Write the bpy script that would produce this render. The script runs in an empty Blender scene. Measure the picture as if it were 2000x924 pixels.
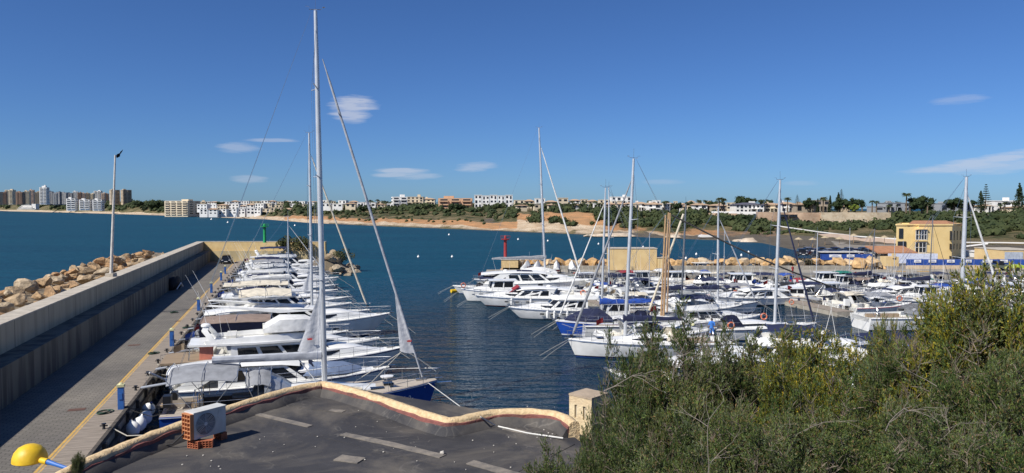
import bpy, bmesh, math, random
import numpy as np
from mathutils import Vector, Matrix, noise
random.seed(7); rng = np.random.default_rng(7)
R = math.radians; PI = math.pi
S = bpy.context.scene; COL = S.collection
# ---------------------------------------------------------------- camera, sky, sun, exposure
CH, FPX, PITCH = 11.0, 1428.0, math.atan(55/1428)
cam = bpy.data.objects.new('camera', bpy.data.cameras.new('camera')); COL.objects.link(cam)
cam.location = (0,0,CH); cam.rotation_euler = (PI/2-PITCH,0,0)
cam.data.sensor_width = 36; cam.data.lens = FPX/2000*36
cam.data.clip_start = .1; cam.data.clip_end = 30000
S.camera = cam
def P(px, py, z=None, d=None):
    """world point seen at photo pixel px,py on the level z or at depth d"""
    a, b = (px-1000)/FPX, (462-py)/FPX
    v = Vector((a, math.cos(PITCH)+b*math.sin(PITCH), -math.sin(PITCH)+b*math.cos(PITCH)))
    t = (z-CH)/v.z if d is None else d/v.y
    return Vector((0,0,CH)) + v*t
SUN_DIR = Vector((.75,.66,-1.0)).normalized()
W = bpy.data.worlds.new('World'); S.world = W; W.use_nodes = True
nt = W.node_tree; N = nt.nodes; LK = nt.links; N.clear()
def nd(t, **k):
    n = N.new(t)
    for a, b in k.items(): setattr(n, a, b)
    return n
def mth(op, a, b=None, c=None, clamp=False):
    n = nd('ShaderNodeMath', operation=op, use_clamp=clamp)
    for i, v in enumerate((a,b,c)):
        if v is None: continue
        if isinstance(v, (int,float)): n.inputs[i].default_value = v
        else: LK.new(v, n.inputs[i])
    return n.outputs[0]
sky = nd('ShaderNodeTexSky', sky_type='NISHITA', sun_disc=False)
sky.sun_elevation = math.asin(-SUN_DIR.z); sky.sun_rotation = math.atan2(-SUN_DIR.x, -SUN_DIR.y)
sky.altitude = 0; sky.air_density = .8; sky.dust_density = .35; sky.ozone_density = 3.0
tc = nd('ShaderNodeTexCoord'); sx = nd('ShaderNodeSeparateXYZ'); LK.new(tc.outputs['Generated'], sx.inputs[0])
az = mth('ARCTAN2', sx.outputs[0], sx.outputs[1]); el = mth('ARCSINE', sx.outputs[2])
cmb = nd('ShaderNodeCombineXYZ'); LK.new(mth('MULTIPLY',az,14.),cmb.inputs[0]); LK.new(mth('MULTIPLY',el,110.),cmb.inputs[1])
nz = nd('ShaderNodeTexNoise'); LK.new(cmb.outputs[0], nz.inputs['Vector']); nz.inputs['Scale'].default_value = 1.6; nz.inputs['Detail'].default_value = 7; nz.inputs['Roughness'].default_value = .62
tot = None
CLOUDS = [(692,204,46,17,0,.66),(684,221,40,17,0,.60),(690,234,26,8,0,.35),(466,288,38,10,0,.34),(530,274,52,4,.02,.36),(485,350,36,8,0,.30),(785,334,58,6,0,.52),(770,341,50,6,0,.46),(815,345,50,6,.03,.34),
          (928,326,42,10,.06,.40),(1872,195,44,8,0,.22),(1940,312,120,10,.16,.56),(1890,326,100,8,.06,.46),(1960,326,70,12,.1,.34),(1295,356,40,6,0,.18),(1565,358,36,5,0,.14),(60,392,60,6,0,.1)]
for cx, cy, w, h, sl, am in CLOUDS:
    v = (P(cx,cy,d=1.)-Vector((0,0,CH))).normalized(); a0 = math.atan2(v.x,v.y); e0 = math.asin(v.z)
    da = mth('SUBTRACT', az, a0); de = mth('SUBTRACT', mth('SUBTRACT', el, e0), mth('MULTIPLY', da, sl))
    r2 = mth('ADD', mth('POWER', mth('ABSOLUTE', mth('DIVIDE', da, w/FPX)), 2.), mth('POWER', mth('ABSOLUTE', mth('DIVIDE', de, h/FPX)), 2.))
    m = mth('POWER', mth('SUBTRACT', 1.3, mth('ADD', r2, mth('MULTIPLY', mth('SUBTRACT', nz.outputs[0], .45), 2.6)), clamp=True), 1.2)
    m = mth('MULTIPLY', m, am)
    tot = m if tot is None else mth('MAXIMUM', tot, m)
cmix = nd('ShaderNodeMixRGB'); LK.new(tot, cmix.inputs[0])
tint = nd('ShaderNodeMixRGB', blend_type='MULTIPLY'); tint.inputs[0].default_value = 1; tint.inputs[2].default_value = (.50,.775,1.20,1)
LK.new(sky.outputs[0], tint.inputs[1]); LK.new(tint.outputs[0], cmix.inputs[1]); cmix.inputs[2].default_value = (7.6,8.0,9.2,1)
bg = nd('ShaderNodeBackground'); bg.inputs[1].default_value = .066; LK.new(cmix.outputs[0], bg.inputs[0])
out = nd('ShaderNodeOutputWorld'); LK.new(bg.outputs[0], out.inputs[0])
sl = bpy.data.lights.new('sun', 'SUN'); sl.energy = 5.0; sl.angle = R(.5); sl.color = (1,.95,.87)
so = bpy.data.objects.new('sun', sl); COL.objects.link(so); so.rotation_euler = SUN_DIR.to_track_quat('-Z','Y').to_euler()
S.view_settings.view_transform = 'Standard'; S.view_settings.look = 'None'; S.view_settings.exposure = 0.28; S.view_settings.gamma = 1
S.render.engine = 'CYCLES'
# ---------------------------------------------------------------- materials
MATS = {}
def mat(name, col, rough=.6, metal=0., var=.12, vs=3., bump=0., bs=20., col2=None, detail=4, stretch=None, spec=.5, thr=None, coord='Object'):
    """principled surface whose colour drifts with noise between col and col2"""
    if name in MATS: return MATS[name]
    m = bpy.data.materials.new(name); m.use_nodes = True; n = m.node_tree.nodes; l = m.node_tree.links
    b = n['Principled BSDF']; b.inputs['Roughness'].default_value = rough; b.inputs['Metallic'].default_value = metal
    b.inputs['Specular IOR Level'].default_value = spec
    if col2 is None: col2 = tuple(c*(1-var*2) for c in col)
    t = n.new('ShaderNodeTexCoord'); mp = n.new('ShaderNodeMapping'); l.new(t.outputs[coord], mp.inputs[0])
    if stretch: mp.inputs['Scale'].default_value = stretch
    z = n.new('ShaderNodeTexNoise'); z.inputs['Scale'].default_value = vs; z.inputs['Detail'].default_value = detail; l.new(mp.outputs[0], z.inputs['Vector'])
    r = n.new('ShaderNodeValToRGB'); lo, hi = thr or (.35,.68)
    r.color_ramp.elements[0].position = lo; r.color_ramp.elements[1].position = hi
    r.color_ramp.elements[0].color = (*col,1); r.color_ramp.elements[1].color = (*col2,1)
    l.new(z.outputs[0], r.inputs[0]); l.new(r.outputs[0], b.inputs['Base Color'])
    if bump:
        z2 = n.new('ShaderNodeTexNoise'); z2.inputs['Scale'].default_value = bs; z2.inputs['Detail'].default_value = 5; l.new(mp.outputs[0], z2.inputs['Vector'])
        bu = n.new('ShaderNodeBump'); bu.inputs['Strength'].default_value = bump; bu.inputs['Distance'].default_value = .5/bs*2; l.new(z2.outputs[0], bu.inputs['Height']); l.new(bu.outputs[0], b.inputs['Normal'])
    MATS[name] = m; return m
gel = mat('gelcoat white', (.80,.80,.78), .25, var=.05, vs=1.5, col2=(.70,.70,.67))
gel2 = mat('gelcoat cream', (.78,.75,.66), .3, var=.06, vs=1.5)
deckm = mat('deck nonslip', (.74,.74,.71), .6, var=.08, vs=2.5)
teak = mat('teak', (.32,.24,.16), .7, var=.15, vs=2., stretch=(1,14,1))
glass = mat('tinted glass', (.012,.014,.018), .08, var=.2, vs=.8)
steel = mat('polished steel', (.62,.63,.64), .25, .9, var=.1)
alu = mat('mast aluminium', (.60,.62,.64), .38, .35, var=.08, vs=1.5)
alud = mat('grey mast', (.16,.17,.18), .45, .3)
rope = mat('rope', (.55,.52,.45), .9)
drope = mat('dark rope', (.06,.055,.05), .9)
black = mat('black plastic', (.015,.015,.017), .4)
rubber = mat('rubber', (.02,.02,.02), .8)
antif = mat('antifoul', (.02,.03,.05), .7)
antib = mat('blue antifoul', (.01,.05,.25), .6)
orange = mat('orange plastic', (.75,.13,.04), .5)
wood = mat('varnished spar wood', (.48,.32,.17), .55, vs=3, stretch=(8,8,.6), col2=(.26,.15,.07))
C = {'navy':(.012,.018,.06),'royal':(.015,.07,.36),'grey':(.27,.28,.30),'tan':(.50,.41,.29),'taupe':(.27,.20,.16),'cream':(.66,.60,.48),'white':(.72,.72,.70),
     'black':(.015,.015,.018),'red':(.28,.02,.03),'blue':(.05,.2,.6),'sky':(.10,.25,.62),'steel':(.14,.19,.30),'green':(.01,.16,.12),'silver':(.42,.44,.48),'maroon':(.10,.01,.02)}
def canvas(c): return mat('canvas '+c, C[c], .85, var=.14, vs=2.2, bump=.12, bs=2.5)
def paint(c): return mat('hull paint '+c, C[c], .25, var=.06)
# ---------------------------------------------------------------- mesh helpers
class MB:
    def __init__(s): s.v=[]; s.f=[]; s.m=[]
    def add(s, vs, fs, m=0):
        o=len(s.v); s.v += [tuple(v) for v in vs]; s.f += [tuple(i+o for i in f) for f in fs]; s.m += [m]*len(fs); return s
    def box(s, c, d, rz=0, m=0, M=None):
        hx,hy,hz=[k/2 for k in d]; q=[(-1,-1,-1),(1,-1,-1),(1,1,-1),(-1,1,-1),(-1,-1,1),(1,-1,1),(1,1,1),(-1,1,1)]
        cs,sn=math.cos(rz),math.sin(rz)
        vs=[Vector((x*hx,y*hy,z*hz)) for x,y,z in q]
        if M is not None: vs=[M@v for v in vs]
        vs=[(c[0]+v.x*cs-v.y*sn,c[1]+v.x*sn+v.y*cs,c[2]+v.z) for v in vs]
        return s.add(vs,[(0,3,2,1),(4,5,6,7),(0,1,5,4),(1,2,6,5),(2,3,7,6),(3,0,4,7)],m)
    def tube(s, pts, r, n=6, m=0, cap=True):
        pts=[Vector(p) for p in pts]; rs = r if isinstance(r,(list,tuple)) else [r]*len(pts)
        vs=[]; prev=None
        for i,p in enumerate(pts):
            t=(pts[min(i+1,len(pts)-1)]-pts[max(i-1,0)]).normalized()
            if prev is None: u=t.orthogonal().normalized()
            else:
                u=prev-t*prev.dot(t); u = u.normalized() if u.length>1e-6 else t.orthogonal().normalized()
            prev=u; w=t.cross(u)
            for k in range(n):
                a=2*PI*k/n; vs.append(p+(u*math.cos(a)+w*math.sin(a))*rs[i])
        fs=[]
        for i in range(len(pts)-1):
            for k in range(n): fs.append((i*n+k,i*n+(k+1)%n,(i+1)*n+(k+1)%n,(i+1)*n+k))
        if cap: fs += [tuple(range(n-1,-1,-1)), tuple((len(pts)-1)*n+k for k in range(n))]
        return s.add(vs,fs,m)
    def lathe(s, prof, n=12, c=(0,0,0), m=0, ax='z', sx=1, sy=1):
        vs=[]
        for r,z in prof:
            for k in range(n):
                a=2*PI*k/n; x,y=r*math.cos(a)*sx,r*math.sin(a)*sy
                v = (x,y,z) if ax=='z' else ((z,x,y) if ax=='x' else (x,z,y))
                vs.append((c[0]+v[0],c[1]+v[1],c[2]+v[2]))
        fs=[(i*n+k,i*n+(k+1)%n,(i+1)*n+(k+1)%n,(i+1)*n+k) for i in range(len(prof)-1) for k in range(n)]
        fs += [tuple(range(n-1,-1,-1)), tuple((len(prof)-1)*n+k for k in range(n))]
        return s.add(vs,fs,m)
    def torus(s, c, Rr, r, n=16, k=6, ax='z', m=0):
        pts=[]
        for i in range(n):
            a=2*PI*i/n; x,y=Rr*math.cos(a),Rr*math.sin(a)
            for j in range(k):
                b=2*PI*j/k; rr=Rr+r*math.cos(b); z=r*math.sin(b)
                v=(rr*math.cos(a),rr*math.sin(a),z)
                v = v if ax=='z' else ((v[2],v[0],v[1]) if ax=='x' else (v[0],v[2],v[1]))
                pts.append((c[0]+v[0],c[1]+v[1],c[2]+v[2]))
        return s.add(pts,[(i*k+j,((i+1)%n)*k+j,((i+1)%n)*k+(j+1)%k,i*k+(j+1)%k) for i in range(n) for j in range(k)],m)
    def loft(s, secs, closed=False, cap=True, m=0):
        n=len(secs[0]); vs=[v for q in secs for v in q]; fs=[]
        for i in range(len(secs)-1):
            for k in range(n if closed else n-1):
                fs.append((i*n+k,(i+1)*n+k,(i+1)*n+(k+1)%n,i*n+(k+1)%n))
        if cap: fs += [tuple(range(n)), tuple((len(secs)-1)*n+k for k in reversed(range(n)))]
        return s.add(vs,fs,m)
    def prism(s, poly, z0, z1, m=0):
        n=len(poly); vs=[(x,y,z0) for x,y in poly]+[(x,y,z1) for x,y in poly]
        return s.add(vs,[tuple(range(n-1,-1,-1)),tuple(range(n,2*n))]+[(k,(k+1)%n,n+(k+1)%n,n+k) for k in range(n)],m)
    def sheet(s, grid, th=.02, m=0):
        """grid of points [i][j] -> closed thin cloth of thickness th (down)"""
        a=len(grid); b=len(grid[0]); vs=[Vector(p) for r in grid for p in r]; vs += [v-Vector((0,0,th)) for v in vs]; o=a*b; fs=[]
        for i in range(a-1):
            for j in range(b-1):
                q=(i*b+j,(i+1)*b+j,(i+1)*b+j+1,i*b+j+1); fs += [q, tuple(o+k for k in reversed(q))]
        ring=[(i,0) for i in range(a)]+[(a-1,j) for j in range(1,b)]+[(i,b-1) for i in range(a-2,-1,-1)]+[(0,j) for j in range(b-2,0,-1)]
        for (i,j),(k,l) in zip(ring, ring[1:]+ring[:1]): fs.append((i*b+j,k*b+l,o+k*b+l,o+i*b+j))
        return s.add(vs,fs,m)
    def panel(s, quad, u0,u1,v0,v1, off=.012, th=.03, m=0):
        """thin slab on a wall quad (a,b bottom; c,d top)"""
        a,b,c,d=[Vector(q) for q in quad]; n=(b-a).cross(d-a).normalized()
        f=lambda u,v:(a.lerp(b,u)).lerp(d.lerp(c,u),v)
        q=[f(u0,v0),f(u1,v0),f(u1,v1),f(u0,v1)]
        vs=[p+n*off for p in q]+[p-n*th for p in q]
        return s.add(vs,[(0,1,2,3),(7,6,5,4),(0,4,5,1),(1,5,6,2),(2,6,7,3),(3,7,4,0)],m)
    def build(s, name, mats, parent=None, smooth=35, loc=None):
        me=bpy.data.meshes.new(name); me.from_pydata(s.v,[],s.f)
        if not isinstance(mats,(list,tuple)): mats=[mats]
        for q in mats: me.materials.append(q)
        if len(mats)>1: me.polygons.foreach_set('material_index', s.m)
        if len(s.f)<6000:
            bm=bmesh.new(); bm.from_mesh(me); bmesh.ops.recalc_face_normals(bm,faces=bm.faces[:]); bm.to_mesh(me); bm.free()
        if smooth:
            me.polygons.foreach_set('use_smooth',[True]*len(me.polygons)); me.set_sharp_from_angle(angle=R(smooth))
        me.update()
        o=bpy.data.objects.new(name,me); COL.objects.link(o)
        if parent is not None: o.parent=parent
        if loc is not None: o.location=loc
        return o
def tag(o,label=None,cat=None,group=None,kind=None):
    for k,v in (('label',label),('category',cat),('group',group),('kind',kind)):
        if v: o[k]=v
    return o
def thing(name,label,cat,loc=(0,0,0),rz=0,group=None):
    o=bpy.data.objects.new(name,None); COL.objects.link(o); o.location=loc; o.rotation_euler=(0,0,rz); o.empty_display_size=.3
    return tag(o,label,cat,group)
def struct(name,mb,m,smooth=0): return tag(mb.build(name,m,smooth=smooth),kind='structure')
def copy_tree(o,parent=None):
    c=o.copy(); COL.objects.link(c); c.parent=parent
    for ch in list(o.children): copy_tree(ch,c)
    return c
ORD='first second third fourth fifth sixth seventh eighth ninth tenth eleventh twelfth thirteenth fourteenth fifteenth sixteenth seventeenth eighteenth nineteenth twentieth'.split()
# ---------------------------------------------------------------- water and land
def node_mat(name):
    m=bpy.data.materials.new(name); m.use_nodes=True; return m,m.node_tree.nodes,m.node_tree.links,m.node_tree.nodes['Principled BSDF']
def water_mat():
    m,n,l,b=node_mat('sea water')
    b.inputs['Roughness'].default_value=.16; b.inputs['IOR'].default_value=1.33; b.inputs['Specular IOR Level'].default_value=.30
    g=n.new('ShaderNodeNewGeometry')
    def mp(sc,rz=0):
        k=n.new('ShaderNodeMapping'); k.inputs['Scale'].default_value=sc; k.inputs['Rotation'].default_value=(0,0,rz); l.new(g.outputs['Position'],k.inputs[0]); return k
    def noi(mpn,s,d=3,r=.55):
        z=n.new('ShaderNodeTexNoise'); z.inputs['Scale'].default_value=s; z.inputs['Detail'].default_value=d; z.inputs['Roughness'].default_value=r; l.new(mpn.outputs[0],z.inputs['Vector']); return z.outputs[0]
    a=noi(mp((.26,.85,1),R(12)),1.1,4); c=noi(mp((.10,.30,1),R(-8)),1.,2); e=noi(mp((1.2,2.6,1),R(25)),1.8,3)
    def M(op,x,y):
        k=n.new('ShaderNodeMath'); k.operation=op
        for i,v in enumerate((x,y)):
            if isinstance(v,(int,float)): k.inputs[i].default_value=v
            else: l.new(v,k.inputs[i])
        return k.outputs[0]
    h=M('ADD',M('ADD',M('MULTIPLY',a,1.1),M('MULTIPLY',c,1.)),M('MULTIPLY',e,.16))
    bu=n.new('ShaderNodeBump'); bu.inputs['Strength'].default_value=1.; bu.inputs['Distance'].default_value=.62; l.new(h,bu.inputs['Height']); l.new(bu.outputs[0],b.inputs['Normal'])
    # water body: harbour basin darker and greener than the open bay, with broad patches
    s=n.new('ShaderNodeSeparateXYZ'); l.new(g.outputs['Position'],s.inputs[0])
    far=n.new('ShaderNodeMapRange'); far.inputs[1].default_value=70; far.inputs[2].default_value=150; l.new(M('ADD',s.outputs[1],M('MULTIPLY',s.outputs[0],-1.2)),far.inputs[0])
    big=noi(mp((.004,.016,1)),1.,4,.6); st=noi(mp((.02,.16,1),R(4)),1.,4)
    r=n.new('ShaderNodeValToRGB'); r.color_ramp.elements[0].position=.3; r.color_ramp.elements[1].position=.72
    r.color_ramp.elements[0].color=(.0024,.038,.072,1); r.color_ramp.elements[1].color=(.0045,.066,.104,1)
    l.new(M('ADD',M('MULTIPLY',big,.6),M('MULTIPLY',st,.42)),r.inputs[0])
    mx=n.new('ShaderNodeMixRGB'); mx.inputs[1].default_value=(.0045,.024,.046,1); l.new(far.outputs[0],mx.inputs[0]); l.new(r.outputs[0],mx.inputs[2])
    # whitecap flecks, small and rare, out in the bay
    fl=noi(mp((.12,.7,1),R(6)),2.,5,.7); fr=n.new('ShaderNodeMapRange'); fr.inputs[1].default_value=.73; fr.inputs[2].default_value=.78; l.new(fl,fr.inputs[0])
    m2=n.new('ShaderNodeMixRGB'); l.new(M('MULTIPLY',M('MULTIPLY',fr.outputs[0],far.outputs[0]),.35),m2.inputs[0]); l.new(mx.outputs[0],m2.inputs[1]); m2.inputs[2].default_value=(.35,.42,.45,1)
    df=n.new('ShaderNodeBsdfDiffuse'); l.new(m2.outputs[0],df.inputs[0]); l.new(bu.outputs[0],df.inputs['Normal'])
    gl=n.new('ShaderNodeBsdfGlossy'); l.new(M('ADD',.07,M('MULTIPLY',far.outputs[0],.23)),gl.inputs['Roughness']); l.new(bu.outputs[0],gl.inputs['Normal'])
    fr_=n.new('ShaderNodeFresnel'); fr_.inputs[0].default_value=1.33; l.new(bu.outputs[0],fr_.inputs['Normal'])
    cf=M('MINIMUM',M('MULTIPLY',fr_.outputs[0],.9),M('ADD',.65,M('MULTIPLY',far.outputs[0],-.47)))
    ms=n.new('ShaderNodeMixShader'); l.new(cf,ms.inputs[0]); l.new(df.outputs[0],ms.inputs[1]); l.new(gl.outputs[0],ms.inputs[2]); l.new(ms.outputs[0],n['Material Output'].inputs[0]); return m
mb=MB(); mb.add([(-9000,-60,0),(9000,-60,0),(9000,12000,0),(-9000,12000,0)],[(0,1,2,3)]); struct('sea_water',mb,water_mat())
conc=mat('weathered concrete',(.36,.33,.27),.9,vs=.9,col2=(.22,.20,.165),bump=.4,bs=6,stretch=(1,1,.35))
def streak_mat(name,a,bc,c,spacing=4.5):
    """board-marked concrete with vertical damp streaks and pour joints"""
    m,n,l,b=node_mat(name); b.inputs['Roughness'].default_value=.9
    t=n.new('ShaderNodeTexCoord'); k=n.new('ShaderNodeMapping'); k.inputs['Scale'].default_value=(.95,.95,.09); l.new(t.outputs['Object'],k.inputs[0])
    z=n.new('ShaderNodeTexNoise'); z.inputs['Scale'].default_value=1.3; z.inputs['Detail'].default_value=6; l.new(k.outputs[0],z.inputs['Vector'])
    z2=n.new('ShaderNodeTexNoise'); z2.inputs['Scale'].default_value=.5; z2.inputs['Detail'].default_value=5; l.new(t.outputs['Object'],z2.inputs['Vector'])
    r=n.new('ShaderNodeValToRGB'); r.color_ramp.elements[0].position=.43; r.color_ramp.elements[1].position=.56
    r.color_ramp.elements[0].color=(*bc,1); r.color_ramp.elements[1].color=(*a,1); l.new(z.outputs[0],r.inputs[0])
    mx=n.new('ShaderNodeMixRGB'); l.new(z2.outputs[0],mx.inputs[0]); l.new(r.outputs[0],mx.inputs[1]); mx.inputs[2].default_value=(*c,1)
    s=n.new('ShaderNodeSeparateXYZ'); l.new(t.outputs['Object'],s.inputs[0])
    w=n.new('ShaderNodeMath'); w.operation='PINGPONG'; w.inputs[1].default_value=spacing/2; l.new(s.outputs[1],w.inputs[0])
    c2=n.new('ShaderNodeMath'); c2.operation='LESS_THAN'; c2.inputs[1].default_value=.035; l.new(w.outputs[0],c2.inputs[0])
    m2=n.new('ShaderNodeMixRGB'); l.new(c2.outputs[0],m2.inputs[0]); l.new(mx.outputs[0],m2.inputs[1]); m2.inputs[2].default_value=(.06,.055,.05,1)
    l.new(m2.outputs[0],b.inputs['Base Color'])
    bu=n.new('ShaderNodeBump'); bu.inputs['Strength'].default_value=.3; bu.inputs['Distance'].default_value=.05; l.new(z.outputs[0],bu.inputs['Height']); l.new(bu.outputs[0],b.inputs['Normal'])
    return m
wallc=streak_mat('wall concrete',(.45,.38,.27),(.28,.24,.17),(.38,.33,.235),6.2)
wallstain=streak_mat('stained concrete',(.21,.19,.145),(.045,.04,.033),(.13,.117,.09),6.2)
coping=mat('coping concrete',(.50,.45,.37),.85,vs=1.2,col2=(.36,.32,.26),bump=.3,bs=8)
# quay frame: x to the harbour, y along the quay
Q0=Vector((-17.4,31.1,0)); QA=math.atan(.310)
def Q(u,v,z=0):
    return Vector((Q0.x+u*math.cos(QA)-v*math.sin(QA),Q0.y+u*math.sin(QA)+v*math.cos(QA),z))
def qobj(o): o.location=Q0; o.rotation_euler=(0,0,QA); return o
V0,V1=-32,111.5; QZ=1.2
def paver_mat():
    m,n,l,b=node_mat('grey block paving'); b.inputs['Roughness'].default_value=.85
    t=n.new('ShaderNodeTexCoord'); br=n.new('ShaderNodeTexBrick'); br.inputs['Scale'].default_value=1; br.inputs['Brick Width'].default_value=.42; br.inputs['Row Height'].default_value=.21
    br.inputs['Mortar Size'].default_value=.018; br.inputs['Color1'].default_value=(.19,.175,.157,1); br.inputs['Color2'].default_value=(.145,.135,.12,1); br.inputs['Mortar'].default_value=(.07,.065,.06,1)
    l.new(t.outputs['Object'],br.inputs[0])
    z=n.new('ShaderNodeTexNoise'); z.inputs['Scale'].default_value=.35; z.inputs['Detail'].default_value=6; l.new(t.outputs['Object'],z.inputs['Vector'])
    r=n.new('ShaderNodeValToRGB'); r.color_ramp.elements[0].position=.3; r.color_ramp.elements[1].position=.7; r.color_ramp.elements[0].color=(.72,.72,.72,1); r.color_ramp.elements[1].color=(1.15,1.12,1.05,1); l.new(z.outputs[0],r.inputs[0])
    mx=n.new('ShaderNodeMixRGB'); mx.blend_type='MULTIPLY'; mx.inputs[0].default_value=1; l.new(br.outputs[0],mx.inputs[1]); l.new(r.outputs[0],mx.inputs[2]); l.new(mx.outputs[0],b.inputs['Base Color'])
    bu=n.new('ShaderNodeBump'); bu.inputs['Strength'].default_value=.4; bu.inputs['Distance'].default_value=.01; l.new(br.outputs['Fac'],bu.inputs['Height']); bu.invert=True; l.new(bu.outputs[0],b.inputs['Normal']); return m
mb=MB(); mb.box((-3.0,(V0+V1)/2,QZ/2-1),(5.96,V1-V0,QZ+2)); qobj(struct('quay',mb,conc))
mb=MB(); mb.add([(-5.9,V0,QZ+.004),(-1.55,V0,QZ+.004),(-1.55,V1,QZ+.004),(-5.9,V1,QZ+.004)],[(0,1,2,3)]); qobj(struct('quay_road',mb,paver_mat()))
mb=MB()
for a,b_ in ((-1.62,-1.50),(-1.44,-1.34)): mb.add([(a,V0,QZ+.009),(b_,V0,QZ+.009),(b_,V1-1,QZ+.009),(a,V1-1,QZ+.009)],[(0,1,2,3)])
qobj(struct('yellow_line',mb,mat('road paint yellow',(.62,.36,.07),.8,vs=5,col2=(.36,.25,.10),bump=.1)))
plank=mat('grey planks',(.33,.28,.23),.9,vs=2.5,col2=(.19,.16,.13),stretch=(.5,7,1),bump=.3,bs=12)
mb=MB(); y=V0
while y<V1-1:
    w=.17; mb.box((-.76+random.uniform(-.01,.01),y+w/2,QZ+.03+random.uniform(-.004,.004)),(1.16,w-.018,.05)); y+=w
qobj(struct('quay_boardwalk',mb,plank))
mb=MB(); mb.box((-.08,(V0+V1)/2,QZ-.02),(.16,V1-V0,.22)); mb.box((.08,(V0+V1)/2,QZ-.55),(.10,V1-V0,.22))
for y in np.arange(V0,V1,2.4): mb.box((.07,y,QZ-.7),(.14,.25,1.3))
qobj(tag(mb.build('quay_fender_beam',mat('tarred timber',(.035,.03,.026),.9,col2=(.10,.085,.07)),smooth=0),'dark tarred timber edge beam running the length of the long quay','edge beam'))
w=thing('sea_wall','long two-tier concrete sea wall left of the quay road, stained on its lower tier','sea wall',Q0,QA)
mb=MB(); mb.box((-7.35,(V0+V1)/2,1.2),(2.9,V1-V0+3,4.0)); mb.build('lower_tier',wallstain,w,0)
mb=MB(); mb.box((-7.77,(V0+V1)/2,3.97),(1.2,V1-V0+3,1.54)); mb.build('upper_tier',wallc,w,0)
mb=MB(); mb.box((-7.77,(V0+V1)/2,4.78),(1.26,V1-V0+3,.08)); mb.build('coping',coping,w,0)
# end wall across the head of the quay
A=P(410,475,z=4.76); ew=thing('end_wall','yellow-plastered wall closing the far end of the long quay','wall',(Q(-7.2,V1).x,Q(-7.2,V1).y,0),0)
yel=mat('ochre plaster',(.62,.46,.22),.85,vs=.8,col2=(.52,.37,.17),bump=.1,bs=8)
yels=streak_mat('ochre base streaked',(.50,.40,.22),(.30,.25,.15),(.42,.34,.19),5)
mb=MB(); mb.box((11.3,.62,3.95),(22.6,1.0,1.7)); mb.build('upper_wall',yel,ew,0)
mb=MB(); mb.box((11.4,.45,1.9),(22.8,1.3,2.38)); mb.build('lower_wall',yels,ew,0)
mb=MB(); mb.box((11.3,.62,4.83),(22.7,1.08,.07)); mb.build('coping',coping,ew,0)
mb=MB(); e=Q(-7.2,V1); mb.box((e.x+12,e.y+3,.2),(24,9,1.9)); struct('quay_head',mb,conc)
# boulders
def boulder_mesh(seed,flat=.75,blocky=False):
    bm=bmesh.new(); bmesh.ops.create_icosphere(bm,subdivisions=2,radius=1)
    rr=random.Random(seed); planes=[(Vector((rr.gauss(0,1),rr.gauss(0,1),rr.gauss(0,1))).normalized(),rr.uniform(.36,.72)) for _ in range(11)]
    if blocky: planes=[(Vector(a).normalized(),rr.uniform(.5,.7)) for a in ((1,.1,.1),(-1,.2,-.1),(.1,1,.1),(-.1,-1,.15),(0,.1,1),(.1,0,-1))]+planes[:4]
    for v in bm.verts:
        for nrm,dd in planes:
            q=v.co.dot(nrm)
            if q>dd: v.co -= nrm*(q-dd)
        v.co += v.co.normalized()*noise.noise(v.co*2.3+Vector((seed*7,0,0)))*.05; v.co.z*=flat
    me=bpy.data.meshes.new('boulder'); bm.to_mesh(me); bm.free()
    for p in me.polygons: p.use_smooth=False
    return me
def rock_mat(name,a,b2,c):
    m,n,l,b=node_mat(name); b.inputs['Roughness'].default_value=.9
    t=n.new('ShaderNodeTexCoord'); oi=n.new('ShaderNodeObjectInfo'); z=n.new('ShaderNodeTexNoise'); z.inputs['Scale'].default_value=1.4; z.inputs['Detail'].default_value=8; z.inputs['Roughness'].default_value=.65; l.new(t.outputs['Object'],z.inputs['Vector'])
    r=n.new('ShaderNodeValToRGB'); e=r.color_ramp.elements; e[0].position=.0; e[0].color=(*a,1); e[1].position=1; e[1].color=(*c,1); k=e.new(.55); k.color=(*b2,1); l.new(oi.outputs['Random'],r.inputs[0])
    r2=n.new('ShaderNodeValToRGB'); r2.color_ramp.elements[0].position=.3; r2.color_ramp.elements[0].color=(.45,.42,.38,1); r2.color_ramp.elements[1].position=.65; r2.color_ramp.elements[1].color=(1.1,1.1,1.1,1); l.new(z.outputs[0],r2.inputs[0])
    mx=n.new('ShaderNodeMixRGB'); mx.blend_type='MULTIPLY'; mx.inputs[0].default_value=1; l.new(r.outputs[0],mx.inputs[1]); l.new(r2.outputs[0],mx.inputs[2]); l.new(mx.outputs[0],b.inputs['Base Color'])
    bu=n.new('ShaderNodeBump'); bu.inputs['Strength'].default_value=1; bu.inputs['Distance'].default_value=.3; l.new(z.outputs[0],bu.inputs['Height']); l.new(bu.outputs[0],b.inputs['Normal']); return m
rockm=rock_mat('golden limestone',(.52,.30,.14),(.46,.32,.18),(.58,.48,.34)); rocko=rock_mat('ochre limestone',(.56,.33,.13),(.60,.41,.21),(.64,.52,.36))
rockg=rock_mat('brown boulders',(.32,.24,.15),(.36,.29,.20),(.42,.36,.27))
BM=[boulder_mesh(i) for i in range(7)]; BM2=[];BM3=[]
for i in range(7): q=boulder_mesh(i+20,.8,True); q.materials.append(rocko); BM2.append(q)
for me in BM:
    me.materials.append(rockm); q=me.copy(); q.materials.clear(); q.materials.append(rockg); BM3.append(q)
def boulder(p,s,lab,grp,pool=BM):
    o=bpy.data.objects.new('boulder',random.choice(pool)); COL.objects.link(o); o.location=p
    o.scale=(s*random.uniform(.8,1.35),s*random.uniform(.8,1.1),s*random.uniform(.65,.95)); o.rotation_euler=(random.uniform(-.4,.4),random.uniform(-.4,.4),random.uniform(0,6.28))
    tag(o,lab,'boulder',grp)
n=0; v=-6.
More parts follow.
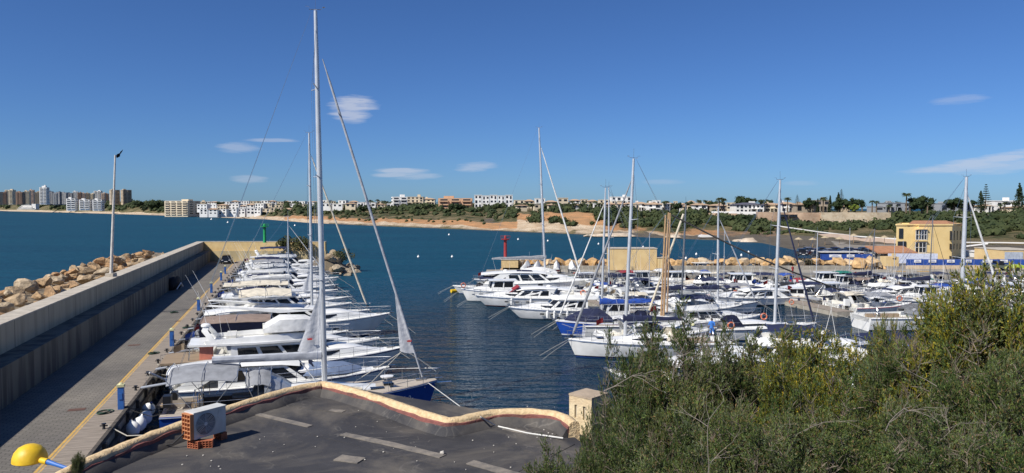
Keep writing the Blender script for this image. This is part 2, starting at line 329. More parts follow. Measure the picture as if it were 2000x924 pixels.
while v<80:
    s=random.uniform(.55,1.0); rows=(-9.5,-11.0,-12.5)
    for k,u in enumerate(rows):
        if k==0 and random.random()<.25: continue
        hh=(4.5,5.0,4.6)[k]*(1. if v<60 else 1-.12*(v-60)/20)
        boulder(Q(u+random.uniform(-.5,.3),v+random.uniform(-.6,.6),hh+random.uniform(-.35,.4)),s*random.uniform(.75,1.2),'tan limestone boulder heaped against the seaward side of the long sea wall','boulders behind the sea wall')
        n+=1
    v+=1.5
mb=MB(); mb.add([(-8.3,V0,3.9),(-8.3,V1-22,3.9),(-12.5,V1-22,4.2),(-12.5,V0,4.2),(-17.5,V0,-.8),(-17.5,V1,-.8),(-8.3,V1,1)],[(0,1,2,3),(3,2,5,4),(2,1,6,5)]); qobj(struct('breakwater_fill',mb,mat('rubble',(.28,.22,.15),.95,col2=(.12,.10,.07),vs=2,bump=1,bs=3)))
# tip of the quay breakwater
for i in range(36):
    a=random.random(); x0=P(625+a*62,0,d=124).x; top=3.8*(1-a)**.8
    boulder(Vector((x0+random.uniform(-.5,.5),random.uniform(119,131),random.uniform(-.2,top))),random.uniform(.8,1.5),'brown boulder in the heap at the harbour mouth beyond the end wall','boulders at the harbour mouth',BM3)
mb=MB(); mb.lathe([(6,-1),(4.,.9),(1.8,2.6),(.1,2.9)],14,(P(632,0,d=126).x,126,-.4)); struct('mound_core',mb,mat('mound core',(.16,.13,.09),.95))
# ---------------------------------------------------------------- coast
# column: photo x, shoreline y, then (depth factor or depth, y) rows up the land
CC=[(-250,410.6,[(1.02,410),(1.05,406),(1.1,402),(1.2,400),(1.5,399)]),
 (0,412.3,[(1.02,411),(1.05,407),(1.1,402),(1.2,399),(1.5,397)]),
 (130,415.3,[(1.02,413.5),(1.05,409),(1.1,403),(1.2,399),(1.5,397)]),
 (260,419,[(1.02,417),(1.05,411),(1.1,403),(1.2,398),(1.5,396)]),
 (400,423.5,[(1.03,420.5),(1.06,418),(1.12,412),(1.3,403),(1.7,398)]),
 (520,428.5,[(1.02,426),(1.06,420),(1.15,414),(1.35,406),(1.8,399)]),
 (600,435,[(1.02,429),(1.06,422),(1.15,417),(1.35,408),(2.,400)]),
 (700,440,[(1.03,433),(1.07,426),(1.25,416),(1.5,404),(2.2,401)]),
 (850,446,[(1.03,439),(1.07,429),(1.28,417),(1.55,405),(2.2,402)]),
 (960,450.5,[(1.03,446),(1.06,433),(1.28,419),(1.5,406),(2.2,403)]),
 (1040,454,[(1.03,449),(1.06,432),(1.09,418),(1.3,412),(2.,404)]),
 (1110,457,[(1.03,451),(1.06,441),(1.085,416),(1.25,412),(2.,405)]),
 (1180,460,[(1.03,455),(1.08,445),(1.11,417),(1.25,413),(2.,406)]),
 (1260,463.5,[(1.05,459),(1.1,450),(1.25,428),(1.4,417),(1.9,411)]),
 (1340,467,[(1.06,461),(1.1,454),(1.25,430),(1.4,417),(1.9,412)]),
 (1420,470,[(1.08,463),(1.12,456),(1.25,434),(1.4,418),(1.9,413)]),
 (1490,475,[(1.12,465),(1.16,459),(1.28,444),(1.36,439),(1.9,413)]),
 (1560,490,[(238,468),(250,457),(275,447),(300,441),(420,414)]),
 (1640,520,[(210,475),(232,464),(260,449),(295,441),(420,414)]),
 (1740,530,[(190,482),(215,470),(250,448),(285,438),(420,415)]),
 (1850,535,[(180,486),(200,473),(235,452),(270,432),(420,416)]),
 (2000,538,[(170,490),(190,476),(220,450),(250,424),(420,415)]),
 (2250,545,[(160,492),(175,478),(200,450),(230,424),(420,415)])]
COV=[(.55,0,.25),(.1,.1,1),(.2,.9,.5),(.65,.35,.1),(1,.15,0),(1,.05,0)]   # scrub, orange rock, pale rock per row
cols=[]
for px,sy,rows in CC:
    s=P(px,sy,z=0); ds=s.y
    col=[(px,ds-14,-1.2),(px,ds,0.)]
    for dd,py in rows:
        d=dd*ds if dd<10 else dd
        col.append((px,d,P(px,py,d=d).z))
    col.append((px,col[-1][1]*1.5,col[-1][2]))
    cols.append(col)
cols=np.array(cols); pxs=cols[:,0,0]; NX=760; gx=np.linspace(-250,2250,NX)
SUB=[2,5,7,8,9,9,3]
rowt=[]; 
for i,sb in enumerate(SUB): rowt += [i+k/sb for k in range(sb)]
rowt.append(7.0); rowt=np.array(rowt); NR=len(rowt)
D=np.zeros((NX,NR)); Z=np.zeros((NX,NR))
for r in range(8):
    pass
dr=np.stack([np.interp(gx,pxs,1/cols[:,r,1]) for r in range(8)],1); dr=1/dr
zr=np.stack([np.interp(gx,pxs,cols[:,r,2]) for r in range(8)],1)
for i,t in enumerate(rowt):
    a=min(int(t),6); f=t-a; D[:,i]=dr[:,a]*(1-f)+dr[:,a+1]*f; Z[:,i]=zr[:,a]*(1-f)+zr[:,a+1]*f
X=(gx[:,None]-1000)/FPX*D
verts=[]; cov=[]
def colr(px,t):
    a=max(0.,min(t-1,5.999)) if t>=1 else 0
    i=int(a); f=a-i; c0=COV[i]; c1=COV[min(i+1,5)] if i<5 else COV[5]
    return [c0[k]*(1-f)+c1[k]*f for k in range(3)]
for i in range(NX):
    for j in range(NR):
        x,y,z=X[i,j],D[i,j],Z[i,j]; t=rowt[j]; sc=max(1.,y/350)
        n1=noise.noise(Vector((x/(22*sc),y/(22*sc),3))); n2=noise.noise(Vector((x/(7*sc),y/(7*sc),9))); n3=noise.noise(Vector((x/(2.6*sc),y/(4*sc),5)))
        am=0 if t<1.5 else (1. if t<5 else .4)
        if gx[i]>1500: am*=.5
        y+=am*sc*(3.5*n1+2.4*n2+1.6*n3); z+=am*(.9*n1+.9*n2+.5*n3)*min(sc,1.6) if t<5 else 0
        verts.append((x,y,z)); c=colr(gx[i],t)
        px=gx[i]
        if 1370<px and t<2.6: c=[.0,.0,0.0]                       # dark beach
        if px<640 and t<2.25: c=[0,0,1.2]
        if px<330 and t>=2.4: c=[1.3,0,.2]
        if 330<=px<640 and t>2.6: c=[.8,.2,.6]
        if 1370>px>1180 and t<2.2: c=[.1,0,.25]
        if 990<px<1200 and 2<t<3.2: c=[.1,.35,1.]
        if 990<px<1200 and 3.2<=t<4.1: c=[.15,1.1,.2]
        if px>1180 and 2.6<t<5: c=[c[0]+.3+.25*n1,.7 if px<1400 else .45,.25]
        if 560<px<1010 and 2<t<2.9: c=[.12,.95,.6]
        if 560<px<1010 and t>=2.9: c=[.62+.25*min(1,t-2.9),.35,.2]
        cov.append((c[0]+.55*n1+.45*n2,c[1],c[2],1))
faces=[(i*NR+j,(i+1)*NR+j,(i+1)*NR+j+1,i*NR+j+1) for i in range(NX-1) for j in range(NR-1)]
def coast_mat():
    m,n,l,b=node_mat('coast'); b.inputs['Roughness'].default_value=.95; b.inputs['Specular IOR Level'].default_value=.15
    at=n.new('ShaderNodeAttribute'); at.attribute_name='cover'; s=n.new('ShaderNodeSeparateColor'); l.new(at.outputs['Color'],s.inputs[0])
    g=n.new('ShaderNodeNewGeometry'); z=n.new('ShaderNodeTexNoise'); z.inputs['Scale'].default_value=.16; z.inputs['Detail'].default_value=9; z.inputs['Roughness'].default_value=.7; l.new(g.outputs['Position'],z.inputs['Vector'])
    def ramp(src,a,ca,b_,cb):
        r=n.new('ShaderNodeValToRGB'); r.color_ramp.elements[0].position=a; r.color_ramp.elements[0].color=(*ca,1); r.color_ramp.elements[1].position=b_; r.color_ramp.elements[1].color=(*cb,1); l.new(src,r.inputs[0]); return r.outputs[0]
    def mix(f,a,c):
        k=n.new('ShaderNodeMixRGB'); l.new(f,k.inputs[0]); l.new(a,k.inputs[1]); l.new(c,k.inputs[2]); return k.outputs[0]
    mp=n.new('ShaderNodeMapping'); mp.inputs['Scale'].default_value=(.12,.12,1.6); l.new(g.outputs['Position'],mp.inputs[0]); zb=n.new('ShaderNodeTexNoise'); zb.inputs['Scale'].default_value=.9; zb.inputs['Detail'].default_value=6; l.new(mp.outputs[0],zb.inputs['Vector'])
    sand=ramp(z.outputs[0],.3,(.095,.083,.066),.7,(.145,.125,.10)); pale=ramp(zb.outputs[0],.3,(.52,.43,.32),.65,(.36,.27,.18)); rock=ramp(zb.outputs[0],.32,(.44,.23,.11),.66,(.27,.165,.09))
    zf=n.new('ShaderNodeTexNoise'); zf.inputs['Scale'].default_value=.05; zf.inputs['Detail'].default_value=10; zf.inputs['Roughness'].default_value=.75; l.new(g.outputs['Position'],zf.inputs['Vector']); green=ramp(zf.outputs[0],.40,(.035,.048,.018),.60,(.20,.155,.085))
    def fac(v,amt,lo,hi):
        a=n.new('ShaderNodeMath'); a.operation='MULTIPLY_ADD'; l.new(z.outputs[0],a.inputs[0]); a.inputs[1].default_value=amt; l.new(v,a.inputs[2])
        q=n.new('ShaderNodeMapRange'); q.inputs[1].default_value=lo+amt*.5; q.inputs[2].default_value=hi+amt*.5; l.new(a.outputs[0],q.inputs[0]); return q.outputs[0]
    c=mix(fac(s.outputs[2],.8,.3,.6),sand,pale); c=mix(fac(s.outputs[1],.9,.35,.65),c,rock); c=mix(fac(s.outputs[0],1.3,.42,.62),c,green)
    l.new(c,b.inputs['Base Color'])
    bu=n.new('ShaderNodeBump'); bu.inputs['Strength'].default_value=1; bu.inputs['Distance'].default_value=2.; l.new(z.outputs[0],bu.inputs['Height']); l.new(bu.outputs[0],b.inputs['Normal']); return m
me=bpy.data.meshes.new('coast_land'); me.from_pydata(verts,[],faces); ca=me.color_attributes.new('cover','FLOAT_COLOR','POINT'); ca.data.foreach_set('color',np.array(cov,dtype=np.float32).ravel()); me.materials.append(coast_mat())
for p in me.polygons: p.use_smooth=True
o=bpy.data.objects.new('coast_land',me); COL.objects.link(o); tag(o,kind='structure')
VZ=np.array([v[2] for v in verts]).reshape(NX,NR); VD=np.array([v[1] for v in verts]).reshape(NX,NR)
def ground(x,d):
    """coast height at world x, depth d"""
    px=1000+x/d*FPX; i=int(np.clip(round((px+250)/2500*(NX-1)),0,NX-1)); return float(np.interp(d,VD[i],VZ[i]))
def leafball(mb,c,r,n,sz=.35,fl=.75,m=0,rnd=random):
    """clump of small faces filling a lumpy ball"""
    for _ in range(n):
        v=Vector((rnd.gauss(0,1),rnd.gauss(0,1),rnd.gauss(0,1))).normalized(); q=Vector(c)+Vector((v.x,v.y,v.z*fl))*r*(rnd.uniform(.55,1.)**.6)
        t=Vector((rnd.gauss(0,1),rnd.gauss(0,1),rnd.gauss(0,1))).normalized(); nn=(v+t*.8).normalized(); u=nn.orthogonal().normalized()*sz*rnd.uniform(.6,1.3); w=nn.cross(u.normalized())*sz*rnd.uniform(.5,1.1)
        mb.add([q-u,q-w*.8,q+u,q+w],[(0,1,2,3)],m)
def leaf_mat(name,a,b2,vs=.5,c3=None):
    m=mat(name,a,.75,vs=vs,col2=b2,thr=(.3,.7),spec=.2,detail=6); return m
scr=leaf_mat('scrub leaves',(.020,.034,.013),(.060,.072,.026),.15); pine=leaf_mat('pine needles',(.014,.027,.010),(.035,.052,.018),.3); palmg=leaf_mat('palm fronds',(.022,.036,.014),(.06,.07,.03),.5)
bark=mat('bark',(.16,.12,.08),.95,vs=4,bump=.4,bs=10)
def core(mb,c,r,fl,m=0,k=0):
    bm=bmesh.new(); bmesh.ops.create_icosphere(bm,subdivisions=1 if k==0 else 2,radius=1)
    vs=[Vector(c)+Vector((v.co.x,v.co.y,v.co.z*fl))*r*(1+.35*noise.noise(v.co*1.7+Vector(c)*.7)) for v in bm.verts]; mb.add(vs,[tuple(q.index for q in f.verts) for f in bm.faces],m); bm.free()
mb=MB(); rr=random.Random(3)
def scrub(px0,px1,t0,t1,cnt,s0,s1,lv=26):
    for _ in range(cnt):
        px=rr.uniform(px0,px1); i=int((px+250)/2500*(NX-1)); t=rr.uniform(t0,t1); j=int(np.searchsorted(rowt,t)); v=verts[i*NR+j]
        d=v[1]; s=rr.uniform(s0,s1)*max(1,d/450)
        if noise.noise(Vector((v[0]/18,v[1]/18,1)))<-.22: continue
        core(mb,(v[0],v[1],v[2]+s*.3),s*.8,.7); leafball(mb,(v[0],v[1],v[2]+s*.3),s,lv,s*.22,.75,0,rr)
scrub(560,1010,3.3,5.2,330,1.2,2.8,14); scrub(560,1010,4.2,5.6,260,2,4.,14); scrub(1040,1200,3.0,4.5,105,1.6,3.2); scrub(330,620,2.6,5.2,150,1.5,2.4,8); scrub(560,1000,2.3,3.3,70,.8,1.5,10); scrub(1050,1240,4.6,6,120,2,4,14)
scrub(1190,1500,3.1,4.75,420,1.6,3.4,22); scrub(1380,1500,3.0,4.4,100,1.4,2.8); scrub(1480,1760,3.9,4.9,230,1.3,2.8,24); scrub(1480,1620,2.9,3.6,30,1.,2.,20)
scrub(1755,2200,3.2,5.3,420,1.6,3.2,24); scrub(1740,1900,5,5.8,90,2,3.4); scrub(-100,330,2.9,5.2,420,1.6,2.6,8); scrub(250,340,3,6,60,2,3.,8); scrub(1180,1400,5.,5.5,40,1.6,2.6,14)
tag(mb.build('coastal_scrub',scr,smooth=0),'dark green scrub covering the cliffs and slopes across the bay','scrub',kind='stuff')
# ---------------------------------------------------------------- buildings across the bay
roofm=mat('terracotta tiles',(.42,.20,.10),.85,vs=2,col2=(.30,.15,.08),bump=.3,bs=5)
PL={n:mat('plaster '+n,c,.85,var=.06,vs=.3) for n,c in {'white':(.78,.76,.72),'cream':(.68,.58,.42),'tan':(.50,.40,.28),'sand':(.60,.50,.36),'brown':(.34,.22,.15),'grey':(.32,.33,.34),'pink':(.58,.44,.34),'stone':(.36,.30,.23),'slate':(.15,.16,.19),'terra':(.58,.36,.22)}.items()}
dark=mat('window dark',(.03,.035,.045),.25,var=.3,vs=.4)
def shift(px,py,d): return P(px,py,d=d)
def tower(px0,px1,yt,yb,d,pl,label,grp,floors=11,side=.35,penth=False,name='apartment_tower',cat='tower block',yaw=None):
    """slab block with recessed glazed bays behind projecting balcony slabs"""
    a=shift(px0,yb,d); b=shift(px1,yt,d); w=b.x-a.x; h=b.z-a.z; dep=w*.9; cx=(a.x+b.x)/2
    rz=random.uniform(.1,.5) if yaw is None else yaw
    w2=w/(math.cos(rz)+.9*math.sin(abs(rz)))
    t=thing(name,label,cat,(cx,d,a.z-4),rz,grp); h+=4; fh=h/floors; hw=w2/2; hd=w2*.45
    mb=MB(); mb.box((0,0,h/2),(w2,hd*2,h)); 
    if penth: mb.box((0,0,h+fh*.5),(w2*.5,hd,fh)); mb.box((w2*.1,0,h+fh*1.3),(w2*.2,hd*.5,fh*.7))
    else: mb.box((w2*.2*random.choice((-1,1)),0,h+fh*.35),(w2*.3,hd*.7,fh*.7))
    mb.build('wall',PL[pl],t,0)
    g=MB(); s=MB(); nb=max(2,int(w2/7))
    for f in range(1,floors):
        z=f*fh
        for k in range(nb):
            x=-hw+(k+.5)*w2/nb
            g.box((x,-hd-.05,z+fh*.45),(w2/nb*.62,.25,fh*.5)); s.box((x,-hd-.7,z+fh*.1),(w2/nb*.8,1.3,fh*.34))
        for k in range(2): g.box((-hw-.05,(-.45+.9*k)*hd,z+fh*.45),(.25,hd*.5,fh*.4)); g.box((hw+.05,(-.45+.9*k)*hd,z+fh*.45),(.25,hd*.5,fh*.4))
    g.build('window_band',dark,t,0); s.build('balconies',PL['white' if pl in('white','grey','slate') else pl],t,0)
    return t
GS='tower blocks on the skyline at far left'
TW=[(-40,-20,374,'pink'),(-16,2,375,'tan'),(4,14,375,'brown'),(13,28,371,'cream'),(27,36,374,'tan'),(34,47,375,'brown'),(48,59,373,'cream'),(58,67,371,'pink'),(66,79,375,'tan'),(96,104,374,'slate'),(104,112,377,'grey'),
 (111,119,375,'slate'),(120,132,376,'grey'),(131,143,377,'slate'),(143,153,374,'white'),(152,160,376,'brown'),(160,168,377,'pink'),(168,176,377,'tan'),(176,184,378,'cream'),(185,199,373,'white'),(199,206,377,'pink'),(206,213,378,'brown')]
for i,(a,b,y,pl) in enumerate(TW):
    tower(a,b,y,397,1750+(i%5)*90,pl,f'{pl.replace("slate","dark slate").replace("terra","terracotta")} tower block, {ORD[i] if i<20 else ORD[i-20]+" past twenty"} from the left in the distant skyline row',GS,floors=12)
tower(80,94,366,396,1650,'white','white tower with stacked roof slabs, tallest on the distant left skyline',None,12,penth=True,yaw=.15)
tower(214,234,371,396,1500,'tan','tan tower with one dark side, left one of the pair right of the lamp post',None,11,penth=False,yaw=.75)
tower(236,257,371,396,1500,'tan','tan tower with one dark side, right one of the pair beside the pine hill',None,11,yaw=.75)
for a,b,y,yb,lab in ((132,150,388,408,'small white block with brown edges low on the distant shore'),(157,178,390,407,'white six-floor block with balconies, left of two by the distant trees'),(183,202,390,408,'white six-floor block with balconies, right of two by the distant trees')):
    tower(a,b,y,yb,1420,'white',lab,None,6,name='apartment_block',cat='apartment block',yaw=.2)
# terraced white hotel shaped like a ship
a=P(38,410,d=1900); t=thing('hotel','white terraced hotel like a ship above the far left beach','hotel',(a.x,1900,a.z))
mb=MB()
for k in range(5): mb.box((24-k*1.,0,2+k*3.2),(48-k*8,20-k*2,1.5)); 
for k in range(4): mb.box((24,1,3.8+k*3.2),(38-k*8,16,2.2))
mb.box((42,0,8),(10,14,15)); mb.box((22,0,20),(5,5,8)); mb.build('wall',PL['white'],t,0)
def roof(mb,x0,x1,y0,y1,z,h,over=.5,flat=.0):
    x0-=over;x1+=over;y0-=over;y1+=over; k=min(x1-x0,y1-y0)/2*(1-flat)
    if x1-x0>y1-y0: r=[(x0+k,(y0+y1)/2,z+h),(x1-k,(y0+y1)/2,z+h)]
    else: r=[((x0+x1)/2,y0+k,z+h),((x0+x1)/2,y1-k,z+h)]
    vs=[(x0,y0,z),(x1,y0,z),(x1,y1,z),(x0,y1,z)]+r+[(x0,y0,z-.25),(x1,y0,z-.25),(x1,y1,z-.25),(x0,y1,z-.25)]
    if x1-x0>y1-y0: fs=[(0,1,5,4),(1,2,5),(2,3,4,5),(3,0,4)]
    else: fs=[(0,1,4),(1,2,5,4),(2,3,5),(3,0,4,5)]
    mb.add(vs,fs+[(9,8,7,6),(0,6,7,1),(1,7,8,2),(2,8,9,3),(3,9,6,0)])
tanroof=mat('pale tiles',(.46,.33,.22),.85,vs=2,col2=(.38,.25,.16))
def villa(px0,px1,yt,yb,d,pl,label,grp=None,floors=2,hip=True,rc=None,yaw=0,name='villa',cat='house',wins=None,porch=True,small=False):
    a=P(px0,yb,d=d); b=P(px1,yt-1.,d=d); w=b.x-a.x; h=b.z-a.z; rh=h*.16 if hip else 0; wh=h-rh; dep=min(w*.7,14)
    t=thing(name,label,cat,((a.x+b.x)/2,d,a.z-3),yaw,grp); z0=3; hw=w/2
    wl=MB(); wl.box((0,0,(wh+3)/2),(w,dep,wh+3)); 
    if not hip: wl.box((0,0,wh+3.15),(w+.4,dep+.4,.3)); 
    if not small: wl.box((w*.2*random.choice((-1,1)),1,wh+3+h*.18),(w*.18,dep*.2,h*.3))
    wo=wl.build('wall',PL[pl],t,0)
    if hip: r=MB(); roof(r,-hw,hw,-dep/2,dep/2,wh+3.02,rh*1.2,.6); r.build('roof',rc or tanroof,t,0)
    n=wins or max(2,int(w/3.6)); fh=wh/floors
    for f in range(floors):
        for k in range(n):
            x=-hw+(k+.5)*w/n; ww=w/n*random.uniform(.35,.6); hh=fh*random.choice((.42,.5,.68))
            g=MB(); g.box((x,-dep/2-.03,z0+f*fh+fh*.12+hh/2+(.2*fh if hh<fh*.6 else 0)),(ww,.14,hh)); g.build('window',dark,t,0)
    if porch and not small:
        g=MB(); x=random.uniform(-.2,.2)*w; g.box((x,-dep/2-1.3,z0+fh*.98),(w*.45,2.6,.25))
        for s in (-1,0,1): g.box((x+s*w*.21,-dep/2-2.4,z0+fh*.48),(.35,.35,fh*.96))
        g.build('porch',PL[pl],t,0)
    return t
# mid shore: the large cream block and the white terraces
bl=tower(330,384,392.5,417,950,'cream','long cream apartment block with stepped balcony bands by the bay','cream blocks above the beach',7,name='apartment_block',cat='apartment block',yaw=-.15)
tower(384,404,394,412,1010,'sand','sand-coloured block rising directly behind the long cream block','cream blocks above the beach',6,name='apartment_block',cat='apartment block',yaw=.2)
i=0; rr=random.Random(11)
for row,(y0,y1,d,x0,x1) in enumerate(((394,402,1050,395,640),(400,410,900,388,640),(408,419,800,392,560))):
    px=x0; k=0
    while px<x1:
        w=rr.uniform(11,22); k+=1
        yb=y1-(px-390)/250*2
        villa(px,px+w,y0+rr.uniform(-1,2.5)-(px-390)/250*1.,yb,d*rr.uniform(.97,1.03),rr.choice(('white','white','cream','white','sand')),
              f'pale terraced house, {ORD[min(k-1,19)]} from the left in the {("upper","middle","lower")[row]} row above the distant beach','terraced houses above the beach',2,hip=rr.random()<.3,small=True,yaw=rr.uniform(-.2,.2))
        px+=w+rr.uniform(-1,5)
px=628;k=0
while px<765:
    w=rr.uniform(10,24);k+=1
    villa(px,px+w,398+rr.uniform(-1.5,2),405,640,'white' if k%3 else 'cream',f'low white rooftop house, {ORD[k-1]} from the left on the plateau left of the modern block','low houses on the plateau',1,hip=k%3==0,small=True); px+=w+rr.uniform(1,6)
tower(763,797,384.5,401,640,'white','modern white block with dark corner glazing above the green slope',None,4,name='apartment_block',cat='apartment block',yaw=.25)
villa(796,828,386,400,700,'sand','pale stepped block between palms, right of the modern white block',None,3,hip=False,name='apartment_block')
villa(826,850,388,400,720,'cream','small cream house among palms left of the terracotta terraces',None,2)
tower(856,924,387.5,403,560,'terra','terracotta apartment terrace with arched balconies above the slope',None,4,name='apartment_block',cat='apartment block',yaw=.05)
for k in range(5): villa(927+k*15,941+k*15,382.5+(k%2)*1.2,406,540,'white',f'white modern townhouse with upright fins, {ORD[k]} from the left of five','modern white townhouses',3,hip=False,small=True,wins=2)
px=1003;k=0
while px<1180:
    w=rr.uniform(13,24);k+=1
    villa(px,px+w,388+rr.uniform(0,5),404+rr.uniform(-1,2),rr.uniform(520,600),rr.choice(('white','cream','sand','cream')),f'pale villa behind the palm line, {ORD[k-1]} from the left above the orange cliff','villas above the orange cliff',2,hip=k%2==0,small=True); px+=w+rr.uniform(-1,5)
villa(1192,1232,386,399,560,'white','wide modern white villa on the skyline behind the tall yacht masts',None,2,hip=False)
VL=[(1180,1200,397,412,430,'cream',2,1,'cream villa with tiled roof behind the pair of grey masts'),(1237,1262,396,412,440,'white',2,1,'white villa half hidden by the white yacht mast'),(1262,1290,397,414,420,'white',2,1,'white villa with hipped roof left of the wooden mast'),(1290,1317,397,413,430,'white',1,1,'low white villa right above the wooden mast'),
 (1331,1352,402,413,410,'cream',1,1,'low cream villa with garden wall by the dark mast'),(1352,1379,398,415,400,'white',2,1,'white villa with dark open terrace below two palms'),(1384,1416,400,414,400,'tan',2,1,'tan villa under the pair of tall palms'),
 (1488,1522,398,414,400,'cream',2,1,'cream villa with long tiled roof left of the tall mast'),(1522,1548,396,413,395,'white',2,1,'white villa with tiled roof right of the tall mast'),(1549,1590,398,413,380,'stone',1,1,'low brown villa with wide dark veranda'),(1585,1618,393,413,375,'stone',2,0,'rough stone house with sloping roof beside cypresses'),
 (1642,1657,402,412,370,'tan',1,1,'tiny tan hut between the trees'),(1722,1770,398,412,380,'grey',2,0,'long low modern villa with flat grey roof'),(1700,1742,405,412,360,'grey',1,0,'flat dark-roofed pavilion left of the long villa'),(1823,1888,399,411,380,'grey',1,0,'long flat-roofed villa behind the round pines'),
 (1905,1935,401,415,340,'white',1,1,'white villa with broad tiled roof right of the tall right mast'),(1932,1982,394,415,350,'white',2,0,'white two-storey villa with sloping parapet at far right'),(1966,2020,404,414,330,'cream',1,1,'low tile-roofed villa at the right edge')]
for a,b,y0,y1,d,pl,fl,hip,lab in VL: villa(a,b,y0,y1,d,pl,lab,None,fl,hip=bool(hip))
v=villa(1431,1486,397.5,416,400,'white','large white villa with dark hipped roof on the cliff top',None,2,hip=True,rc=mat('slate roof',(.10,.10,.13),.7),wins=7)
rr=random.Random(19); px=630; k=0
while px<1500:
    w=rr.uniform(7,17); k+=1
    if not (755<px<860 or 1425<px<1490): villa(px,px+w,394.5+rr.uniform(-1.5,3.5),402+(px-630)/870*8,rr.uniform(640,720) if px<1180 else rr.uniform(470,520),rr.choice(('white','white','cream','sand')),f'small pale house glimpsed in the back row of the ridge, {ORD[(k-1)%20]} '+('of its first' if k<=20 else 'of its second' if k<=40 else 'of its third')+' score','small houses along the ridge',2,hip=rr.random()<.4,small=True,yaw=rr.uniform(-.3,.3))
    px+=w+rr.uniform(1,9)
px=1008; k=0
while px<1490:
    w=rr.uniform(10,21); k+=1
    if not (1425<px<1488 or 1345<px<1420): villa(px,px+w,399+rr.uniform(-2,2.5),407+(px-1000)/500*5,rr.uniform(425,455) if px<1200 else rr.uniform(408,430),rr.choice(('white','white','cream','sand','white')),f'pale villa set among the trees at the cliff edge, {ORD[(k-1)%20]} '+('of the left ones' if k<=20 else 'of the right ones'),'villas at the cliff edge',rr.choice((1,2)),hip=rr.random()<.5,small=True,yaw=rr.uniform(-.3,.3))
    px+=w+rr.uniform(3,16)
# garden walls, the big stone retaining wall and slope paths
def wallthing(name,label,pts,th,m,cat='wall'):
    """pts: (px, ytop, ybottom, depth)"""
    mb=MB(); secs=[]
    for px,yt,yb,d in pts:
        a=P(px,yb,d=d); b=P(px,yt,d=d); secs.append([(a.x,d,a.z),(b.x,d,b.z),(b.x,d+th,b.z),(a.x,d+th,a.z)])
    mb.loft(secs,closed=True); return tag(mb.build(name,m,smooth=0),label,cat)
def stone_mat(name,a,b2,sc=1.2):
    m,n,l,b=node_mat(name); b.inputs['Roughness'].default_value=.95; t=n.new('ShaderNodeTexCoord'); v=n.new('ShaderNodeTexVoronoi'); v.inputs['Scale'].default_value=sc; l.new(t.outputs['Object'],v.inputs[0])
    z=n.new('ShaderNodeTexNoise'); z.inputs['Scale'].default_value=.15; z.inputs['Detail'].default_value=5; l.new(t.outputs['Object'],z.inputs[0])
    r=n.new('ShaderNodeValToRGB'); r.color_ramp.elements[0].color=(*a,1); r.color_ramp.elements[1].color=(*b2,1); s=n.new('ShaderNodeSeparateColor'); l.new(v.outputs['Color'],s.inputs[0]); l.new(s.outputs[0],r.inputs[0])
    mx=n.new('ShaderNodeMixRGB'); mx.blend_type='OVERLAY'; mx.inputs[0].default_value=.8; l.new(r.outputs[0],mx.inputs[1]); l.new(z.outputs[0],mx.inputs[2]); l.new(mx.outputs[0],b.inputs['Base Color']); return m
stn=stone_mat('coursed stone',(.42,.33,.22),(.52,.44,.32)); stb=stone_mat('brown stone',(.36,.24,.16),(.44,.32,.22))
wallthing('retaining_wall','tall pale stone retaining wall below the cliff-top gardens',[(1605,415,440,302),(1740,415,442,300)],3,stn)
wallthing('retaining_wall','brown stone retaining wall with dark openings, left of the tall pale one',[(1481,414,441,306),(1540,415,439,305),(1604,415.5,439.5,303)],3,stb)
wallthing('retaining_wall','short brown retaining wall over orange rock under the white villa',[(1386,416,427,330),(1440,417,432,325)],2,stb)
wallthing('garden_wall','thin white garden wall along the cliff top',[(1390,412.5,417,335),(1478,413.5,417.5,330)],.6,PL['white'])
wallthing('garden_wall','low grey terrace wall above the wooded slope at far right',[(1875,419,431,262),(2020,420,436,255)],2,PL['stone'])
for a,b,c in ((1519,1536,0),(1540,1554,0)):
    q=P(a,424,d=304.8);r=P(b,419,d=304.8); mb=MB(); mb.box(((q.x+r.x)/2,304,(q.z+r.z)/2),(r.x-q.x,2.4,r.z-q.z)); tag(mb.build('wall_opening',dark,smooth=0),'dark rectangular opening in the brown retaining wall, '+('left' if a==1519 else 'right')+' of two','opening')
wallthing('path_parapet','white parapet of the path below the tall retaining wall',[(1500,438.5,440.5,292),(1600,440,442,290),(1742,441.5,443.5,286)],.5,PL['white'])
wallthing('path_parapet','white parapet of the ramp sloping down towards the yellow building',[(1524,441,443,270),(1600,452,454,240),(1680,461,463.2,215),(1752,465.5,468,200)],.5,PL['white'])
wallthing('ramp_wall','sand-coloured wall under the ramp left of the yellow building',[(1600,454.5,458,241),(1640,457.5,471,226),(1752,468,476,199)],1,PL['pink'])
wallthing('path_parapet','white parapet of the road behind the yellow building',[(1885,472.5,474.5,190),(1960,473,475,188),(2020,474,476.5,186)],.5,PL['white'])
wallthing('path_parapet','white ramp parapet rising to the right of the yellow building',[(1888,480,482,180),(1930,475,477,178)],.5,PL['white'])
wallthing('cave_house_wall','low white wall on the dark beach left of the pale rock',[(1366,460.5,463,262),(1372,458.5,463.5,262),(1392,459.5,463,262)],2,PL['white'],'low wall')
